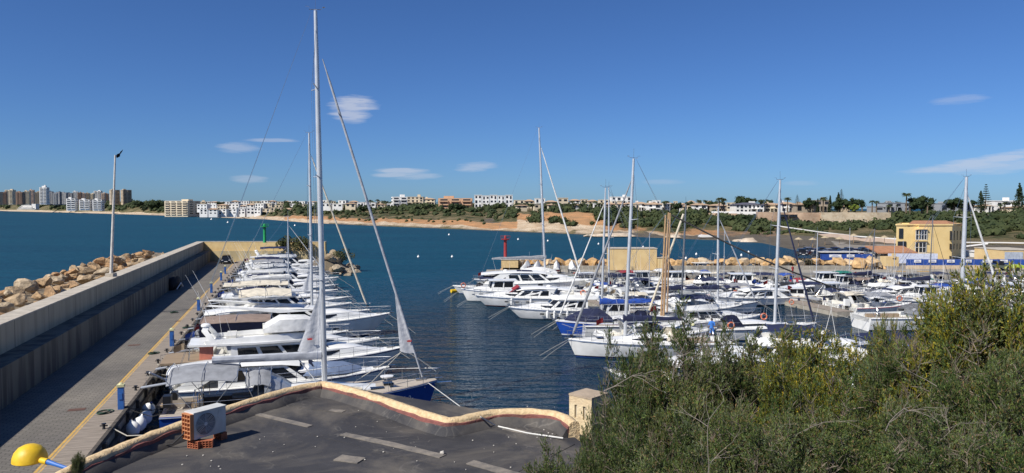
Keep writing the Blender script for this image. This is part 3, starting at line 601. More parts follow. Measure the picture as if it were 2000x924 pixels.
# pale rock outcrops on the beach
for px0,px1,y0,y1,d in ((1432,1480,465,472,243),(1140,1250,455,461,282),(1300,1330,458,463,270)):
    a=P(px0,y1,d=d); b=P(px1,y0,d=d); w=b.x-a.x; mb=MB(); core(mb,(0,0,0),1,1,0,1); vs=[(v[0]*w/2*(1+.2*noise.noise(Vector(v)*3)),v[1]*5,max(v[2],-.2)*(b.z-a.z)*(1+.4*noise.noise(Vector(v)*2.5))) for v in mb.v]; mb.v=vs
    o=mb.build('rock_outcrop',mat('pale rock',(.62,.52,.40),.95,col2=(.42,.33,.24),vs=.6,bump=.6,bs=1.5)); o.location=((a.x+b.x)/2,d,a.z); tag(o,{1432:'pale humped rock outcrop on the dark beach',1140:'long pale rock shelf at the foot of the orange cliff',1300:'small pale rock by the shore behind the wooden mast'}[px0],'rock')
# trees ---------------------------------------------------------------
def palm(px,ytop,ybase,d,label,grp='palms along the cliff top',s=1.):
    a=P(px,ybase,d=d); b=P(px,ytop,d=d); h=b.z-a.z; t=thing('palm_tree',label,'palm tree',(a.x,d,a.z-1),random.uniform(0,6),grp)
    mb=MB(); mb.tube([(0,0,0),(.1,0,h*.5),(.0,.1,h*.82+1)],[.38,.28,.26],7); mb.build('trunk',bark,t)
    mb=MB(); r=max(2.,h*.30)*s
    for k in range(26):
        az_=k*2.399+random.uniform(-.2,.2); up=random.uniform(-.5,1.0); pr=None
        for q in range(6):
            f=q/5; x=r*f; z=h*.84+1+r*(up*f*.9-f*f*(.75 if up>0 else .45)); w=r*.16*math.sin(PI*min(1,f*.85+.15)); p=Vector((x*math.cos(az_),x*math.sin(az_),z)); sd=Vector((-math.sin(az_),math.cos(az_),0))*w
            cur=(p+sd-Vector((0,0,w*.6)),p,p-sd-Vector((0,0,w*.6)))
            if pr: mb.add([*pr,*cur],[(0,1,4,3),(1,2,5,4)])
            pr=cur
    mb.build('crown',palmg,t,0); return t
def conifer(px,ytop,ybase,d,label,w=.32,kind='cone',name='cypress_tree',cat='cypress',grp=None):
    a=P(px,ybase,d=d); b=P(px,ytop,d=d); h=b.z-a.z; t=thing(name,label,cat,(a.x,d,a.z-1),0,grp); h+=1; r=h*w/2
    mb=MB(); mb.tube([(0,0,0),(0,0,h*.95)],[h*.025,.05],6); mb.build('trunk',bark,t)
    mb=MB(); n=int(14 if kind=='cone' else 11); f0=.12
    for i in range(n):
        f=i/(n-1); z=h*(f0+(1-f0)*f); rad=r*(1-f)**.7 if kind=='cone' else r*(1-f*.9)
        if kind=='araucaria':
            for k in range(7):
                an=k*.9+i; tip=(math.cos(an)*rad,math.sin(an)*rad,z+.15*rad)
                for q in (.4,.6,.8,1.): leafball(mb,(tip[0]*q,tip[1]*q,z+.15*rad*q),h*.022,8,h*.013)
        else:
            for k in range(5):
                an=random.uniform(0,6.28); leafball(mb,(math.cos(an)*rad*.5,math.sin(an)*rad*.5,z),max(.25,rad*.65),26,h*.022,1.1)
    mb.build('crown',pine,t,0)
def roundtree(px,ytop,ybase,d,wpx,label,grp='round trees on the cliff top',m=None,fl=.55,name='pine_tree',cat='pine tree'):
    a=P(px,ybase,d=d); b=P(px,ytop,d=d); h=b.z-a.z; w=wpx/FPX*d/2; t=thing(name,label,cat,(a.x,d,a.z-1),0,grp); h+=1
    mb=MB(); mb.tube([(0,0,0),(.2,0,h*.6)],[.4,.25],7)
    for k in range(5): an=k*1.26; mb.tube([(.2,0,h*.45),(math.cos(an)*w*.5,math.sin(an)*w*.4,h*.75)],[.2,.08],5)
    mb.build('trunk',bark,t); mb=MB(); rr=random.Random(int(px*10)); hh=min(h*.85,w*1.25); zc=h-hh*.5
    for k in range(26):
        v=Vector((rr.gauss(0,1),rr.gauss(0,1),rr.gauss(0,.8))).normalized()*rr.uniform(.35,.78)
        c=(v.x*w,v.y*w*.8,zc+v.z*hh*.55); s=w*rr.uniform(.22,.36); core(mb,c,s*.75,.7); leafball(mb,c,s,52,s*.17,.72,0,rr)
    mb.build('crown',m or pine,t,0)
for i,(px,yt,yb,d) in enumerate([(723,389,403,600),(738,388,403,610),(748,391,402,600),(755,392,402,605),(868,395,404,560),(1118,391,405,480),(1140,392,405,480),(1163,391,405,470),(1268,389,412,430),(1297,391,413,420),(1302,390,413,430),(1365,388,410,400),(1378,389,408,405),(1405,383,411,390),(1413,384,411,392),(1538,383,411,380),(1770,372,414,330),(1777,384,414,332),(1608,382,413,360),(1684,392,412,350),(1703,389,412,340),(1712,390,412,345),(1954,397,415,320),(1962,392,414,330),(1978,392,414,332),(1485,388,412,395),(1493,390,412,396),(1736,398,416,330),(1811,394,418,300)]):
    palm(px,yt,yb,d,f'cliff-top palm tree, {ORD[i%20]} from the left '+('in the first twenty' if i<20 else 'after the twentieth'),s=1.0 if d>350 else .8)
k=0
for px in np.linspace(1010,1180,22): k+=1; palm(px+random.uniform(-3,3),396+random.uniform(-1,2),407,440+random.uniform(-10,10),'small palm in the dense row at the edge of the orange cliff','small palms in a dense row',s=1.1)
conifer(1621,383,413,345,'dark cypress left of two beside the stone house'); conifer(1597,389,412,345,'slim cypress behind the stone house roof',.25); conifer(1637,377,412,350,'dark pointed cypress right of the stone house',.5)
conifer(1643,370,395,350,'thin bare-topped araucaria above the cypress',.5,'araucaria','araucaria_tree','araucaria'); conifer(1557,381,398,360,'small araucaria above the white and brown villas',.6,'araucaria','araucaria_tree','araucaria')
conifer(1925,361,405,300,'tall open araucaria with tiered branches near the right mast',.45,'araucaria','araucaria_tree','araucaria'); conifer(1915,374,410,302,'dark conifer left of the tall araucaria',.5); conifer(1990,359,415,290,'tall dark Norfolk pine at the far right of the skyline',.42)
for px,yt,yb,d,w,lab in [(1320,394,415,400,30,'round pine right of the wooden mast top'),(1350,392,412,410,32,'round pine behind the cream villa'),(1395,393,411,415,50,'low wide pine behind the tan villa'),(1457,382,405,420,52,'large round umbrella pine behind the white villa'),(1497,389,408,420,40,'bushy trees right of the white villa'),(1580,387,405,370,34,'round pine above the brown villa'),
    (1640,386,413,340,40,'dark round tree beside the cypresses'),(1670,386,413,335,48,'broad dark tree in the garden above the stone wall'),(1748,392,409,380,52,'flat-topped pine behind the modern villa'),(1800,383,413,330,60,'very large umbrella pine right of the tall palm'),(1863,387,407,350,44,'olive-brown tree above the flat villa'),(1900,390,412,330,22,'small dark tree beside the tall right mast'),
    (270,392,404,1300,26,'pine on the distant hill right of the tan towers'),(300,394,406,1250,40,'pine clump left of the cream block'),(1235,398,411,450,18,'small round tree by the mast'),(710,400,412,520,26,'dark tree at the top of the green slope'),(890,398,408,520,40,'dark trees below the terracotta terrace'),(430,394,400,1000,20,'pine above the cream blocks')]: roundtree(px,yt,yb,d,w,lab)
roundtree(1668,398,412,325,24,'bright yellow-green tree above the stone wall',None,leaf_mat('lime leaves',(.10,.14,.02),(.20,.22,.04),.4),name='garden_tree',cat='tree')
roundtree(1420,417,447,300,52,'dark bushy tree in front of the brown cliff wall',None,fl=.9); roundtree(1460,418,440,300,44,'dark tree on the slope below the white villa',None)
# ---------------------------------------------------------------- outer pier, port ground
PZ=1.3
mb=MB(); mb.box((54,110.6,.1),(116,10.0,2.4)); struct('outer_pier',mb,conc)
mb=MB(); mb.box((53,108,PZ+.006),(113,4.2,.012)); struct('pier_road',mb,mat('pier asphalt',(.20,.19,.175),.9,vs=.5,col2=(.14,.135,.12),bump=.2,bs=10))
mb=MB(); mb.prism([(53,115.62),(200,115.62),(200,230),(100,230),(80,178),(62,142)],-1,1.1); struct('port_ground',mb,mat('port ground',(.26,.23,.19),.95,vs=.2,col2=(.18,.16,.13)))
mb=MB(); mb.box((28,116.3,1.5),(52,.7,.7)); struct('pier_kerb',mb,conc)
for i in range(115):
    f=i/115; px=985+f*(1735-985); ry=random.random(); d=117.6+ry*3.5; top=P(px,514,d=118).z
    boulder(Vector(((px-1000)/FPX*118,d,(1.2,2.3)[i%2]-.3*ry+random.uniform(-.15,.15))),random.uniform(1.05,1.6),'golden rock in the armour wall behind the outer pier','boulders behind the outer pier',BM2)
mb=MB(); mb.box((28.5,119.5,.2),(60,3.2,2.6)); struct('pier_rock_core',mb,mat('rock core',(.20,.14,.08),.95,bump=1,bs=2))
def box_building(px0,px1,yt,yb,d,m,label,name='harbour_store',dep=3.):
    a=P(px0,yb,d=d); b=P(px1,yt,d=d); t=thing(name,label,'building',((a.x+b.x)/2,d+dep/2,a.z)); w=b.x-a.x; h=b.z-a.z
    mb=MB(); mb.box((0,0,h/2),(w,dep,h)); mb.build('wall',m,t,0); mb=MB(); mb.box((0,0,h+.05),(w+.16,dep+.16,.1)); mb.build('roof_slab',coping,t,0); return t
ochre=mat('yellow plaster',(.64,.48,.24),.85,vs=.6,col2=(.56,.40,.19),bump=.1,bs=6)
s=box_building(1190,1283,486,527.5,114,ochre,'plain ochre store building on the outer pier behind the masts'); 
s2=box_building(1284.5,1303,504,527.5,113.8,ochre,'lower ochre store annex beside the large pier store',dep=2.6)
box_building(979,1012,508,523,116,mat('ochre light',(.60,.44,.22),.85),'small ochre base block under the red beacon')
def beacon(px,yt,yb,d,c,label):
    a=P(px,yb,d=d); b=P(px,yt,d=d); h=b.z-a.z; t=thing('harbour_beacon',label,'beacon',tuple(a))
    m=mat('beacon '+label[:5],c,.5); mb=MB(); mb.lathe([(.34,0),(.27,.2),(.24,h*.8)],12); mb.build('column',m,t); mb=MB(); mb.lathe([(.24,h*.8),(.72,h*.84),(.72,h*.86),(.3,h*.87)],12)
    for k in range(8): a_=k*PI/4; mb.tube([(.7*math.cos(a_),.7*math.sin(a_),h*.86),(.78*math.cos(a_),.78*math.sin(a_),h*.98)],.02,4)
    mb.torus((0,0,h*.98),.78,.02,14,4); mb.build('platform',m,t); mb=MB(); mb.lathe([(.2,h*.86),(.22,h*.95),(.12,h)],10); mb.build('lantern',m,t)
beacon(517,437,474,133,(.01,.30,.08),'green harbour entrance beacon on the end wall of the long quay'); beacon(987,460,508,117,(.32,.03,.03),'red harbour entrance beacon on the outer pier')
bsh=P(575,463,d=134); mb=MB(); rr=random.Random(5)
for k in range(14): leafball(mb,(bsh.x+rr.uniform(-2.6,2.6),134+rr.uniform(-1,1),4.6+rr.uniform(-.6,.9)),1.,110,.16,.8,0,rr)
tag(mb.build('shrub',leaf_mat('dune shrub',(.03,.045,.012),(.09,.08,.03),1.),smooth=0),'round green-brown shrub growing behind the end wall','shrub')
mb=MB(); a=P(672,505,d=126)
for k in range(10): leafball(mb,(a.x+rr.uniform(-1.8,1.2),126+rr.uniform(-1,1),a.z+.8+rr.uniform(-.9,1.2)-.4*k*.1),.8,80,.13,.8,0,rr)
tag(mb.build('shrub',MATS['dune shrub'],smooth=0),'green shrub clinging to the brown rocks at the harbour mouth','shrub')
mb=MB(); 
for k in range(26): a=P(rr.uniform(1500,1585),rr.uniform(508,514),d=119); leafball(mb,tuple(a),.8,70,.12,.6,0,rr)
tag(mb.build('shrub',mat('dry brush',(.09,.07,.04),.9,col2=(.05,.05,.025)),smooth=0),'low brown brush on the golden rocks of the outer pier','shrub')
# lamp post with a bird-torn black flag
a=P(217,540,z=4.82); b=P(225,303,d=a.y); t=thing('lamp_post','tall pale pole on the sea wall with a dark tattered flag','pole',tuple(a)); dx=b-a
mb=MB(); mb.tube([(0,0,0),dx*.35,dx],[.15,.12,.07],12); mb.build('pole',mat('painted pole',(.62,.58,.52),.5),t); mb=MB(); mb.box((0,0,.15),(.7,.7,.3)); mb.build('base',coping,t,0)
mb=MB(); k=a.y/FPX; g=[[(dx.x+k*(x+4*0),dx.y+.1*math.sin(x),dx.z+k*(z0+z)) for z in np.linspace(-h,h,4)] for x,z0,h in ((1,-2,1.2),(4,-2,3.4),(8,1,3.2),(11,4,2.2),(13,8,1.2),(14,11,.5))]
mb.loft(g,cap=False); mb.sheet(g,.02); mb.build('flag',canvas('black'),t,0)
# yellow harbour building -------------------------------------------------
D0=140; ga=P(1752,506,d=D0); sc_=D0/FPX
yb_=thing('harbour_office','three-storey yellow harbour office with red tiled hip roof','building',(0,0,0))
def hp(px,py,dd=0): q=P(px,py,d=D0+dd); return (q.x,q.y,q.z)
z0=PZ-.3; zt=P(1770,440,d=D0).z; xA,xB,xC,xD=[(q-1000)*sc_ for q in (1751,1792,1812,1862)]; xE=(1884-1000)/FPX*(D0+8)
wm=MB(); poly=[(xA,D0),(xB,D0),(xB,D0-.5),(xD,D0+.3),(xD+.6,D0+1),(xE,D0+9),(xA+6.5,D0+11),(xA+6.2,D0+10)]
wm.prism(poly,z0,zt); wall_o=wm.build('wall',mat('yellow render',(.82,.62,.29),.85,vs=.4,col2=(.72,.52,.22)),yb_,0)
mb=MB(); mb.add([hp(1770,440),hp(1856,440,.5),hp(1885,440,9.5),hp(1775,440,11),hp(1783,431,5),hp(1848,431,5)],[(0,1,5,4),(1,2,5),(2,3,4,5),(3,0,4)]); 
for k in range(len(mb.v)): x,y,z=mb.v[k]; mb.v[k]=(x,y-(.25 if k<2 else 0),z+.02)
mb.build('roof',roofm,yb_,0)
mb=MB(); 
for i in range(len(poly)): a,b=Vector((*poly[i],zt)),Vector((*poly[(i+1)%len(poly)],zt)); mb.box(((a.x+b.x)/2,(a.y+b.y)/2,zt+.1),((b-a).length+.1,.3,.26),math.atan2(b.y-a.y,b.x-a.x))
mb.build('parapet',MATS['yellow render'],yb_,0)
wfr=mat('white frame',(.75,.75,.73),.5)
def bigwin(px0,px1,y0,y1,nx,ny,off,nm='window',par=None):
    x0,x1=(px0-1000)*sc_,(px1-1000)*sc_; za,zb=P(0,y1,d=D0).z,P(0,y0,d=D0).z; yy=off
    g=MB(); g.box(((x0+x1)/2,yy+.02,(za+zb)/2),(x1-x0,.1,zb-za)); w_=g.build(nm,dark,yb_,0)
    f=MB()
    for k in range(nx+1): f.box((x0+(x1-x0)*k/nx,yy-.05,(za+zb)/2),(.07,.08,zb-za))
    for k in range(ny+1): f.box(((x0+x1)/2,yy-.055,za+(zb-za)*k/ny),(x1-x0,.08,.07))
    f.build('frame',wfr,w_,0)
bigwin(1786.5,1808,449,468,4,2,D0-.45); bigwin(1786,1807,473,493,3,2,D0-.45); 
f=MB(); x0,x1=(1785-1000)*sc_,(1809.5-1000)*sc_
for py in (447,470,495): f.box(((x0+x1)/2,D0-.5,P(0,py,d=D0).z),(x1-x0,.5,.18))
f.build('window_surround',MATS['yellow render'],yb_,0)
for c_,px in enumerate((1857,1864,1870,1876)):
    yy=D0+(.25,.75,3.0,5.4)[c_]; k=(D0+(yy-D0))/FPX
    e0,e1=Vector((xD+.6,D0+1)),Vector((xE,D0+9))
    if c_: fs_=min(np.linspace(0,1,200),key=lambda s:abs(1000+e0.lerp(e1,s).x/e0.lerp(e1,s).y*FPX-px-.0)); wx,yy=e0.lerp(e1,fs_)
    else: wx,yy=(px-1000)*(D0+.2)/FPX,D0+.1
    for y0,y1 in ((451,469),(476,487),(500,505)):
        za,zb=P(px,y1,d=yy).z,P(px,y0,d=yy).z; g=MB(); g.box((wx,yy,(za+zb)/2),(.26,.3,zb-za) if not c_ else (.62,.16,zb-za),0 if not c_ else math.atan2(8,e1.x-e0.x)); g.build('window',dark,yb_,0)
g=MB(); x0,x1=(1756-1000)*sc_,(1764-1000)*sc_; g.box(((x0+x1)/2,D0-.02,P(0,456,d=D0).z),(x1-x0,.2,1.9)); g.build('window',dark,yb_,0)
g=MB(); x0,x1=(1754-1000)*sc_,(1770-1000)*sc_; g.box(((x0+x1)/2,D0-.02,P(0,479,d=D0).z),(x1-x0,.3,1.5)); g.build('doorway',dark,yb_,0)
# covered car park
def carport(px0,px1,yt,d,m,label,posts=4,th=.2,dep=5):
    a=P(px0,yt,d=d); b=P(px1,yt,d=d); t=thing('carport',label,'carport',((a.x+b.x)/2,d,1.1)); w=b.x-a.x; h=a.z-1.1
    mb=MB(); 
    if m is roofm: mb.add([(-w/2,-dep/2,h-.35),(w/2,-dep/2,h-.35),(w/2,dep/2,h+.6),(-w/2,dep/2,h+.6),(-w/2,-dep/2,h-.55),(w/2,-dep/2,h-.55),(w/2,dep/2,h+.4),(-w/2,dep/2,h+.4)],[(0,1,2,3),(7,6,5,4),(0,4,5,1),(1,5,6,2),(2,6,7,3),(3,7,4,0)])
    else: mb.box((0,0,h),(w,dep,th))
    mb.build('roof',m,t,0)
    for k in range(posts):
        mb=MB(); x=-w/2+w*(k+.5)/posts; mb.box((x,0,h/2-.2),(.22,.22,h-.3)); mb.tube([(x,0,h-1.1),(x-.8,0,h-.2)],.08,5); mb.tube([(x,0,h-1.1),(x+.8,0,h-.2)],.08,5); mb.build('post',alud,t,0)
carport(1594,1676,491,146,mat('pale roofing',(.62,.60,.56),.6),'flat pale carport roof on branching dark posts beside the beach'); carport(1702,1778,488,134,roofm,'tiled canopy roof on dark posts left of the harbour office')
def car(loc,rz,body,label,grp=None,open_=False):
    t=thing('parked_car',label,'car',loc,rz,grp); L,B=4.2,1.78
    mb=MB(); secs=[]
    for x,zt,hw in ((-2.1,.62,.72),(-2.0,.85,.84),(-1.3,.93,.89),(0,.93,.89),(1.2,.95,.89),(1.95,.82,.84),(2.1,.6,.74)):
        secs.append([(x,-hw,.28),(x,-hw*1.0,.6),(x,-hw*.93,zt),(x,hw*.93,zt),(x,hw,.6),(x,hw,.28)])
    mb.loft(secs,closed=True)
    mb.build('body',body,t,30)
    mb=MB(); secs=[[(x,-w_,.9),(x+dx_,-w_*.82,z),(x+dx_,w_*.82,z),(x,w_,.9)] for x,dx_,z,w_ in ((-1.45,.0,.93,.8),(-1.2,.35,1.38,.8),(-.2,0,1.47,.8),(.7,-.1,1.44,.8),(1.75,-.25,.95,.8))]; mb.loft(secs); mb.build('windows',glass,t,0)
    mb=MB(); secs=[[(x,-.62,z),(x,-.3,z+.05),(x,.3,z+.05),(x,.62,z)] for x,z in ((-.95,1.40),(0,1.50),(.75,1.46),(1.0,1.36))]; mb.loft(secs,cap=False); mb.build('roof',body,t)
    for x in (-1.3,1.32):
        for s in (-1,1):
            mb=MB(); mb.lathe([(.20,-.1),(.32,-.1),(.32,.1),(.20,.1)],14,(x,s*.82,.32),ax='y'); w_=mb.build('wheel',rubber,t); m2=MB(); m2.lathe([(.02,-.11),(.19,-.11),(.19,.11),(.02,.11)],10,(x,s*.825,.32),ax='y'); m2.build('rim',steel,w_)
    for s in (-1,1):
        mb=MB(); mb.box((-2.04,s*.6,.66),(.12,.3,.14)); mb.build('headlight',mat('lamp glass',(.7,.7,.7),.2),t,0); mb=MB(); mb.box((-.95,s*.95,.98),(.16,.2,.13)); mb.build('wing_mirror',black,t,0)
        mb=MB(); mb.box((2.04,s*.62,.72),(.1,.26,.14)); mb.build('tail_light',mat('tail red',(.35,.02,.02),.3),t,0)
    mb=MB(); mb.box((-2.12,0,.42),(.04,.52,.12)); mb.build('number_plate',PL['white'],t,0); return t
cd=mat('car paint dark blue',(.015,.02,.03),.2,.2,var=.05)
car(tuple(P(443,514,z=QZ+.01)),PI/2+QA,cd,'dark blue car parked facing the camera at the end of the quay road')
for i in range(6):
    p=P(1608+i*12,0,d=146); car((p.x,146,1.12),PI/2+.1,mat('car paint %d'%(i%3),((.03,.03,.035),(.3,.3,.31),(.05,.02,.02))[i%3],.25,.3),f'parked car under the pale carport, {ORD[i]} from the left','cars under the carport')
for i in range(14):
    p=P(1572+i*13.5,0,d=152+6*(i%2)); car((p.x,p.y,1.12),PI/2+.15*(i%3-1),MATS['car paint %d'%(i%3)],f'parked car in the open car park beyond the blue railing, {ORD[i]} from the left','cars in the port car park')
for i,(px,d_) in enumerate(((1560,205),(1588,200),(1612,206),(1640,198),(1668,204),(1700,196),(1728,200))):
    x=(px-1000)/FPX*d_; t=thing('beach_parasol','pale straw parasol standing on the dark beach','parasol',(x,d_,ground(x,d_)),0,'straw parasols on the beach'); mb=MB(); mb.tube([(0,0,-.3),(0,0,2.3)],.06,5); mb.build('pole',wood,t); mb=MB(); mb.lathe([(1.15,2.0),(.6,2.35),(.05,2.6)],10); mb.build('canopy',mat('straw',(.42,.34,.22),.95),t)
# open-top buggy on the pier
j=thing('open_off_roader','grey open-top off-roader with pale yellow wings on the pier road','off-roader',tuple(P(1948,528.5,z=PZ+.02)),-.05); jm=mat('buggy grey green',(.10,.12,.10),.4); jy=mat('buggy yellow',(.50,.55,.20),.4)
mb=MB(); mb.loft([[(x,-.6,.45),(x,-.62,z),(x,.62,z),(x,.6,.45)] for x,z in ((-1.9,.9),(-1.2,1.0),(-.4,1.0),(-.3,.85),(.9,.85),(1.0,1.05),(1.7,.95))],closed=True); mb.build('body',jm,j,0)
for x in (-1.25,1.25):
    for s in (-1,1):
        mb=MB(); mb.lathe([(.2,-.12),(.36,-.12),(.36,.12),(.2,.12)],14,(x,s*.75,.36),ax='y'); w_=mb.build('wheel',rubber,j); mb=MB(); mb.lathe([(.02,-.13),(.18,-.13),(.18,.13),(.02,.13)],10,(x,s*.755,.36),ax='y'); mb.build('rim',steel,w_)
        mb=MB(); g=[[(x+math.cos(q)*.5,s*.75+k,.36+math.sin(q)*.48) for k in (-.18,.18)] for q in np.linspace(.1,PI-.1,8)]; mb.sheet(g,.03); mb.build('wing',jy,j)
mb=MB(); mb.box((-.45,0,1.3),(.05,1.1,.45)); mb.build('windscreen',glass,j,0)
for s in (-.3,.3): mb=MB(); mb.box((.35,s,1.0),(.5,.42,.2)); mb.box((.6,s,1.25),(.14,.42,.5)); mb.build('seat',black,j,0)
t=thing('small_car','low lime-green trailer car right behind the open-top off-roader','trailer',tuple(P(1982,528.5,z=PZ+.02)),0); mb=MB(); mb.loft([[(x,-.6,.4),(x,-.6,z),(x,.6,z),(x,.6,.4)] for x,z in ((-1.1,.7),(-.6,.95),(.7,.95),(1.1,.7))],closed=True); mb.build('body',mat('lime paint',(.42,.55,.06),.4),t,0)
for s in (-1,1): mb=MB(); mb.lathe([(.05,-.1),(.28,-.1),(.28,.1),(.05,.1)],12,(0,s*.65,.28),ax='y'); mb.build('wheel',rubber,t)
# blue fences, low walls
def fence(px0,px1,d,h,label,zb=PZ,wallh=0,signs=()):
    x0,x1=(px0-1000)/FPX*d,(px1-1000)/FPX*d; t=thing('blue_fence',label,'fence',(x0,d,zb)); L=x1-x0; fm=mat('fence blue',(.03,.09,.36),.6); n=int(L/2.6)+1
    if wallh: mb=MB(); mb.box((L/2,0,wallh/2),(L,.3,wallh)); mb.build('base_wall',mat('sand wall',(.62,.49,.33),.9),t,0)
    for k in range(n+1): mb=MB(); mb.box((L*k/n,-.06,wallh+h/2),(.09,.09,h+.1)); mb.build('post',fm,t,0)
    mb=MB(); mb.box((L/2,0,wallh+h*.48),(L,.03,h*.82),m=0); mb.box((L/2,0,wallh+h-.05),(L,.07,.07)); mb.box((L/2,0,wallh+.08),(L,.07,.07))
    for k in range(int(L/.15)): mb.box((k*.15,-.03,wallh+h/2),(.03,.03,h))
    mb.build('railing',fm,t,0)
    for a,w_ in signs:
        x=(a-px0)/FPX*d; mb=MB(); mb.box((x,-.12,wallh+h*.68),(w_,.04,h*.45)); s_=mb.build('sign_board',PL['white'],t,0); mb=MB()
        for q in range(3): mb.box((x-.02*q,-.145,wallh+h*(.58+q*.09)),(w_*(.75-.15*q),.012,h*.035))
        mb.build('sign_print',mat('sign blue print',(.08,.14,.42),.6),s_,0)
fence(1772,2010,116.6,1.0,'long blue railing on a sand-coloured wall in front of the harbour office',wallh=.6,signs=((1793,1.1),(1822,1.2),(1858,1.2),(1893,.9),(1930,1.6),(1962,1.2)))
fence(1604,1706,133,1.1,'blue railing with white boards above the golden rocks',zb=1.6,signs=((1632,2.2),(1662,1.4)))
mb=MB(); q0=P(1755,0,d=127); mb.box((q0.x+4.2,128.5,2.2),(8.6,.3,1.7)); tag(mb.build('white_screen',mat('pale blue sheet',(.62,.66,.78),.7),smooth=0),'long pale blue-white screen behind the blue railing','screen')
mb=MB(); mb.box((q0.x-1.2,126,1.9),(2.2,2,1.6)); mb.box((q0.x-1.,125,2.9),(.5,.4,.8)); tag(mb.build('plaster_block',ochre,smooth=0),'cream plaster gate block at the left end of the blue railing','gate block')
box_building(1960,2030,489,512,126,ochre,'ochre single-storey workshop with shuttered door at the right edge','workshop',8)
mb=MB(); q=P(1980,502,d=125.9); mb.box((q.x,125.9,q.z),(3.1,.12,1.7)); tag(mb.build('roller_shutter',mat('shutter',(.50,.55,.62),.5,.2),smooth=0),'grey-blue roller shutter on the ochre workshop','shutter')
mb=MB(); a=P(1945,500,d=134); mb.add([(a.x-2.6,132,a.z-1.1),(a.x+2.6,132,a.z-1.1),(a.x+2.2,137,a.z+.4),(a.x-2.2,137,a.z+.4),(a.x-2.6,132,a.z-1.3),(a.x+2.6,132,a.z-1.3),(a.x+2.2,137,a.z+.2),(a.x-2.2,137,a.z+.2)],[(0,1,2,3),(7,6,5,4),(0,4,5,1),(1,5,6,2),(2,6,7,3),(3,7,4,0)]); tag(mb.build('shed_roof',canvas('cream'),smooth=0),'cream sloping shed roof left of the ochre workshop','shed roof')
for px,w_,h_,pl,lab in ((1905,26,10,'white','white cabin on the quay behind the tall right mast'),(1930,18,6,'grey','grey stacked materials beside the white cabin'),(1745,10,8,'white','white van-sized cabin behind the canopy')):
    a=P(px,498,d=150); mb=MB(); k=150/FPX; mb.box((0,0,h_*k/2),(w_*k,3,h_*k)); mb.box((0,0,h_*k+.06),(w_*k+.3,3.3,.12)); o=mb.build('site_cabin',PL[pl],smooth=0); o.location=(a.x,150,1.1); tag(o,lab,'cabin')
for px in (1756,1804): p=P(px,530,z=PZ+.02); mb=MB(); mb.box((p.x,p.y,PZ+.03),(1.6,1.1,.02)); struct('painted_mark',mb,MATS['road paint yellow'])
# person on the pier
def person(loc,rz,shirt,trousers,label,h=1.7,skin=(.42,.25,.17),hair=(.05,.035,.03),pose='stand',shorts=False):
    k=h/1.7; sk=mat('skin',skin,.6); me=bpy.data.meshes.new('person'); 
    J=[(0,0,.92),(0,0,1.12),(0,0,1.36),(0,0,1.47),(0,-.01,1.58),(.09,0,.88),(.12,.02,.48),(.12,.04,.08),(.13,-.1,.03),(-.09,0,.88),(-.11,-.06,.48),(-.12,.02,.08),(-.13,-.12,.03),(.18,0,1.38),(.25,.03,1.12),(.26,-.08,.90),(.265,-.12,.82),(-.18,0,1.38),(-.25,.03,1.12),(-.25,-.1,.91),(-.25,-.15,.84),(0,-.01,1.68)]
    E=[(0,1),(1,2),(2,3),(3,4),(4,21),(0,5),(5,6),(6,7),(7,8),(0,9),(9,10),(10,11),(11,12),(2,13),(13,14),(14,15),(15,16),(2,17),(17,18),(18,19),(19,20)]
    RR=[.13,.125,.15,.055,.085,.09,.06,.04,.04,.09,.06,.04,.04,.06,.042,.03,.035,.06,.042,.03,.035,.07]
    me.from_pydata([(x*k,y*k,z*k) for x,y,z in J],E,[]); o=bpy.data.objects.new('person',me); COL.objects.link(o)
    mo=o.modifiers.new('skin','SKIN'); lay=me.skin_vertices[0] if me.skin_vertices else None
    if lay is None:
        bm=bmesh.new(); bm.from_mesh(me); bm.verts.layers.skin.verify(); bm.to_mesh(me); bm.free(); lay=me.skin_vertices[0]
    for i,r in enumerate(RR): lay.data[i].radius=(r*k,r*k*(.75 if i in(0,1,2) else 1)); lay.data[i].use_root=(i==0)
    o.modifiers.new('sub','SUBSURF').levels=1; o.modifiers['sub'].render_levels=2; me.materials.append(sk)
    tag(o,label,'person'); o.location=loc; o.rotation_euler=(0,0,rz)
    def tubes(nm,idx,m,sc=1.22):
        mb=MB()
        for ch in idx:
            mb.tube([(J[i][0]*k,J[i][1]*k,J[i][2]*k) for i in ch],[RR[i]*k*sc for i in ch],10)
        mb.build(nm,m,o,60)
    tubes('shirt',[(0,1,2),(2,13,14),(2,17,18)],mat('cloth '+shirt,C[shirt],.9)); tubes('shorts' if shorts else 'trousers',[(0,5,6) if shorts else (0,5,6,7),(0,9,10) if shorts else (0,9,10,11)],mat('cloth '+trousers,C[trousers],.9))
    mb=MB(); mb.lathe([(.095*k,-.02),(.1*k,.04*k),(.08*k,.1*k),(.02*k,.125*k)],12,(0,.015*k,1.6*k)); mb.build('hair',mat('hair',hair,.8),o); return o
person(tuple(P(1548,536,z=PZ+.015)),.2,'red','red','person in a red top walking on the pier beside the tall mast',1.3)
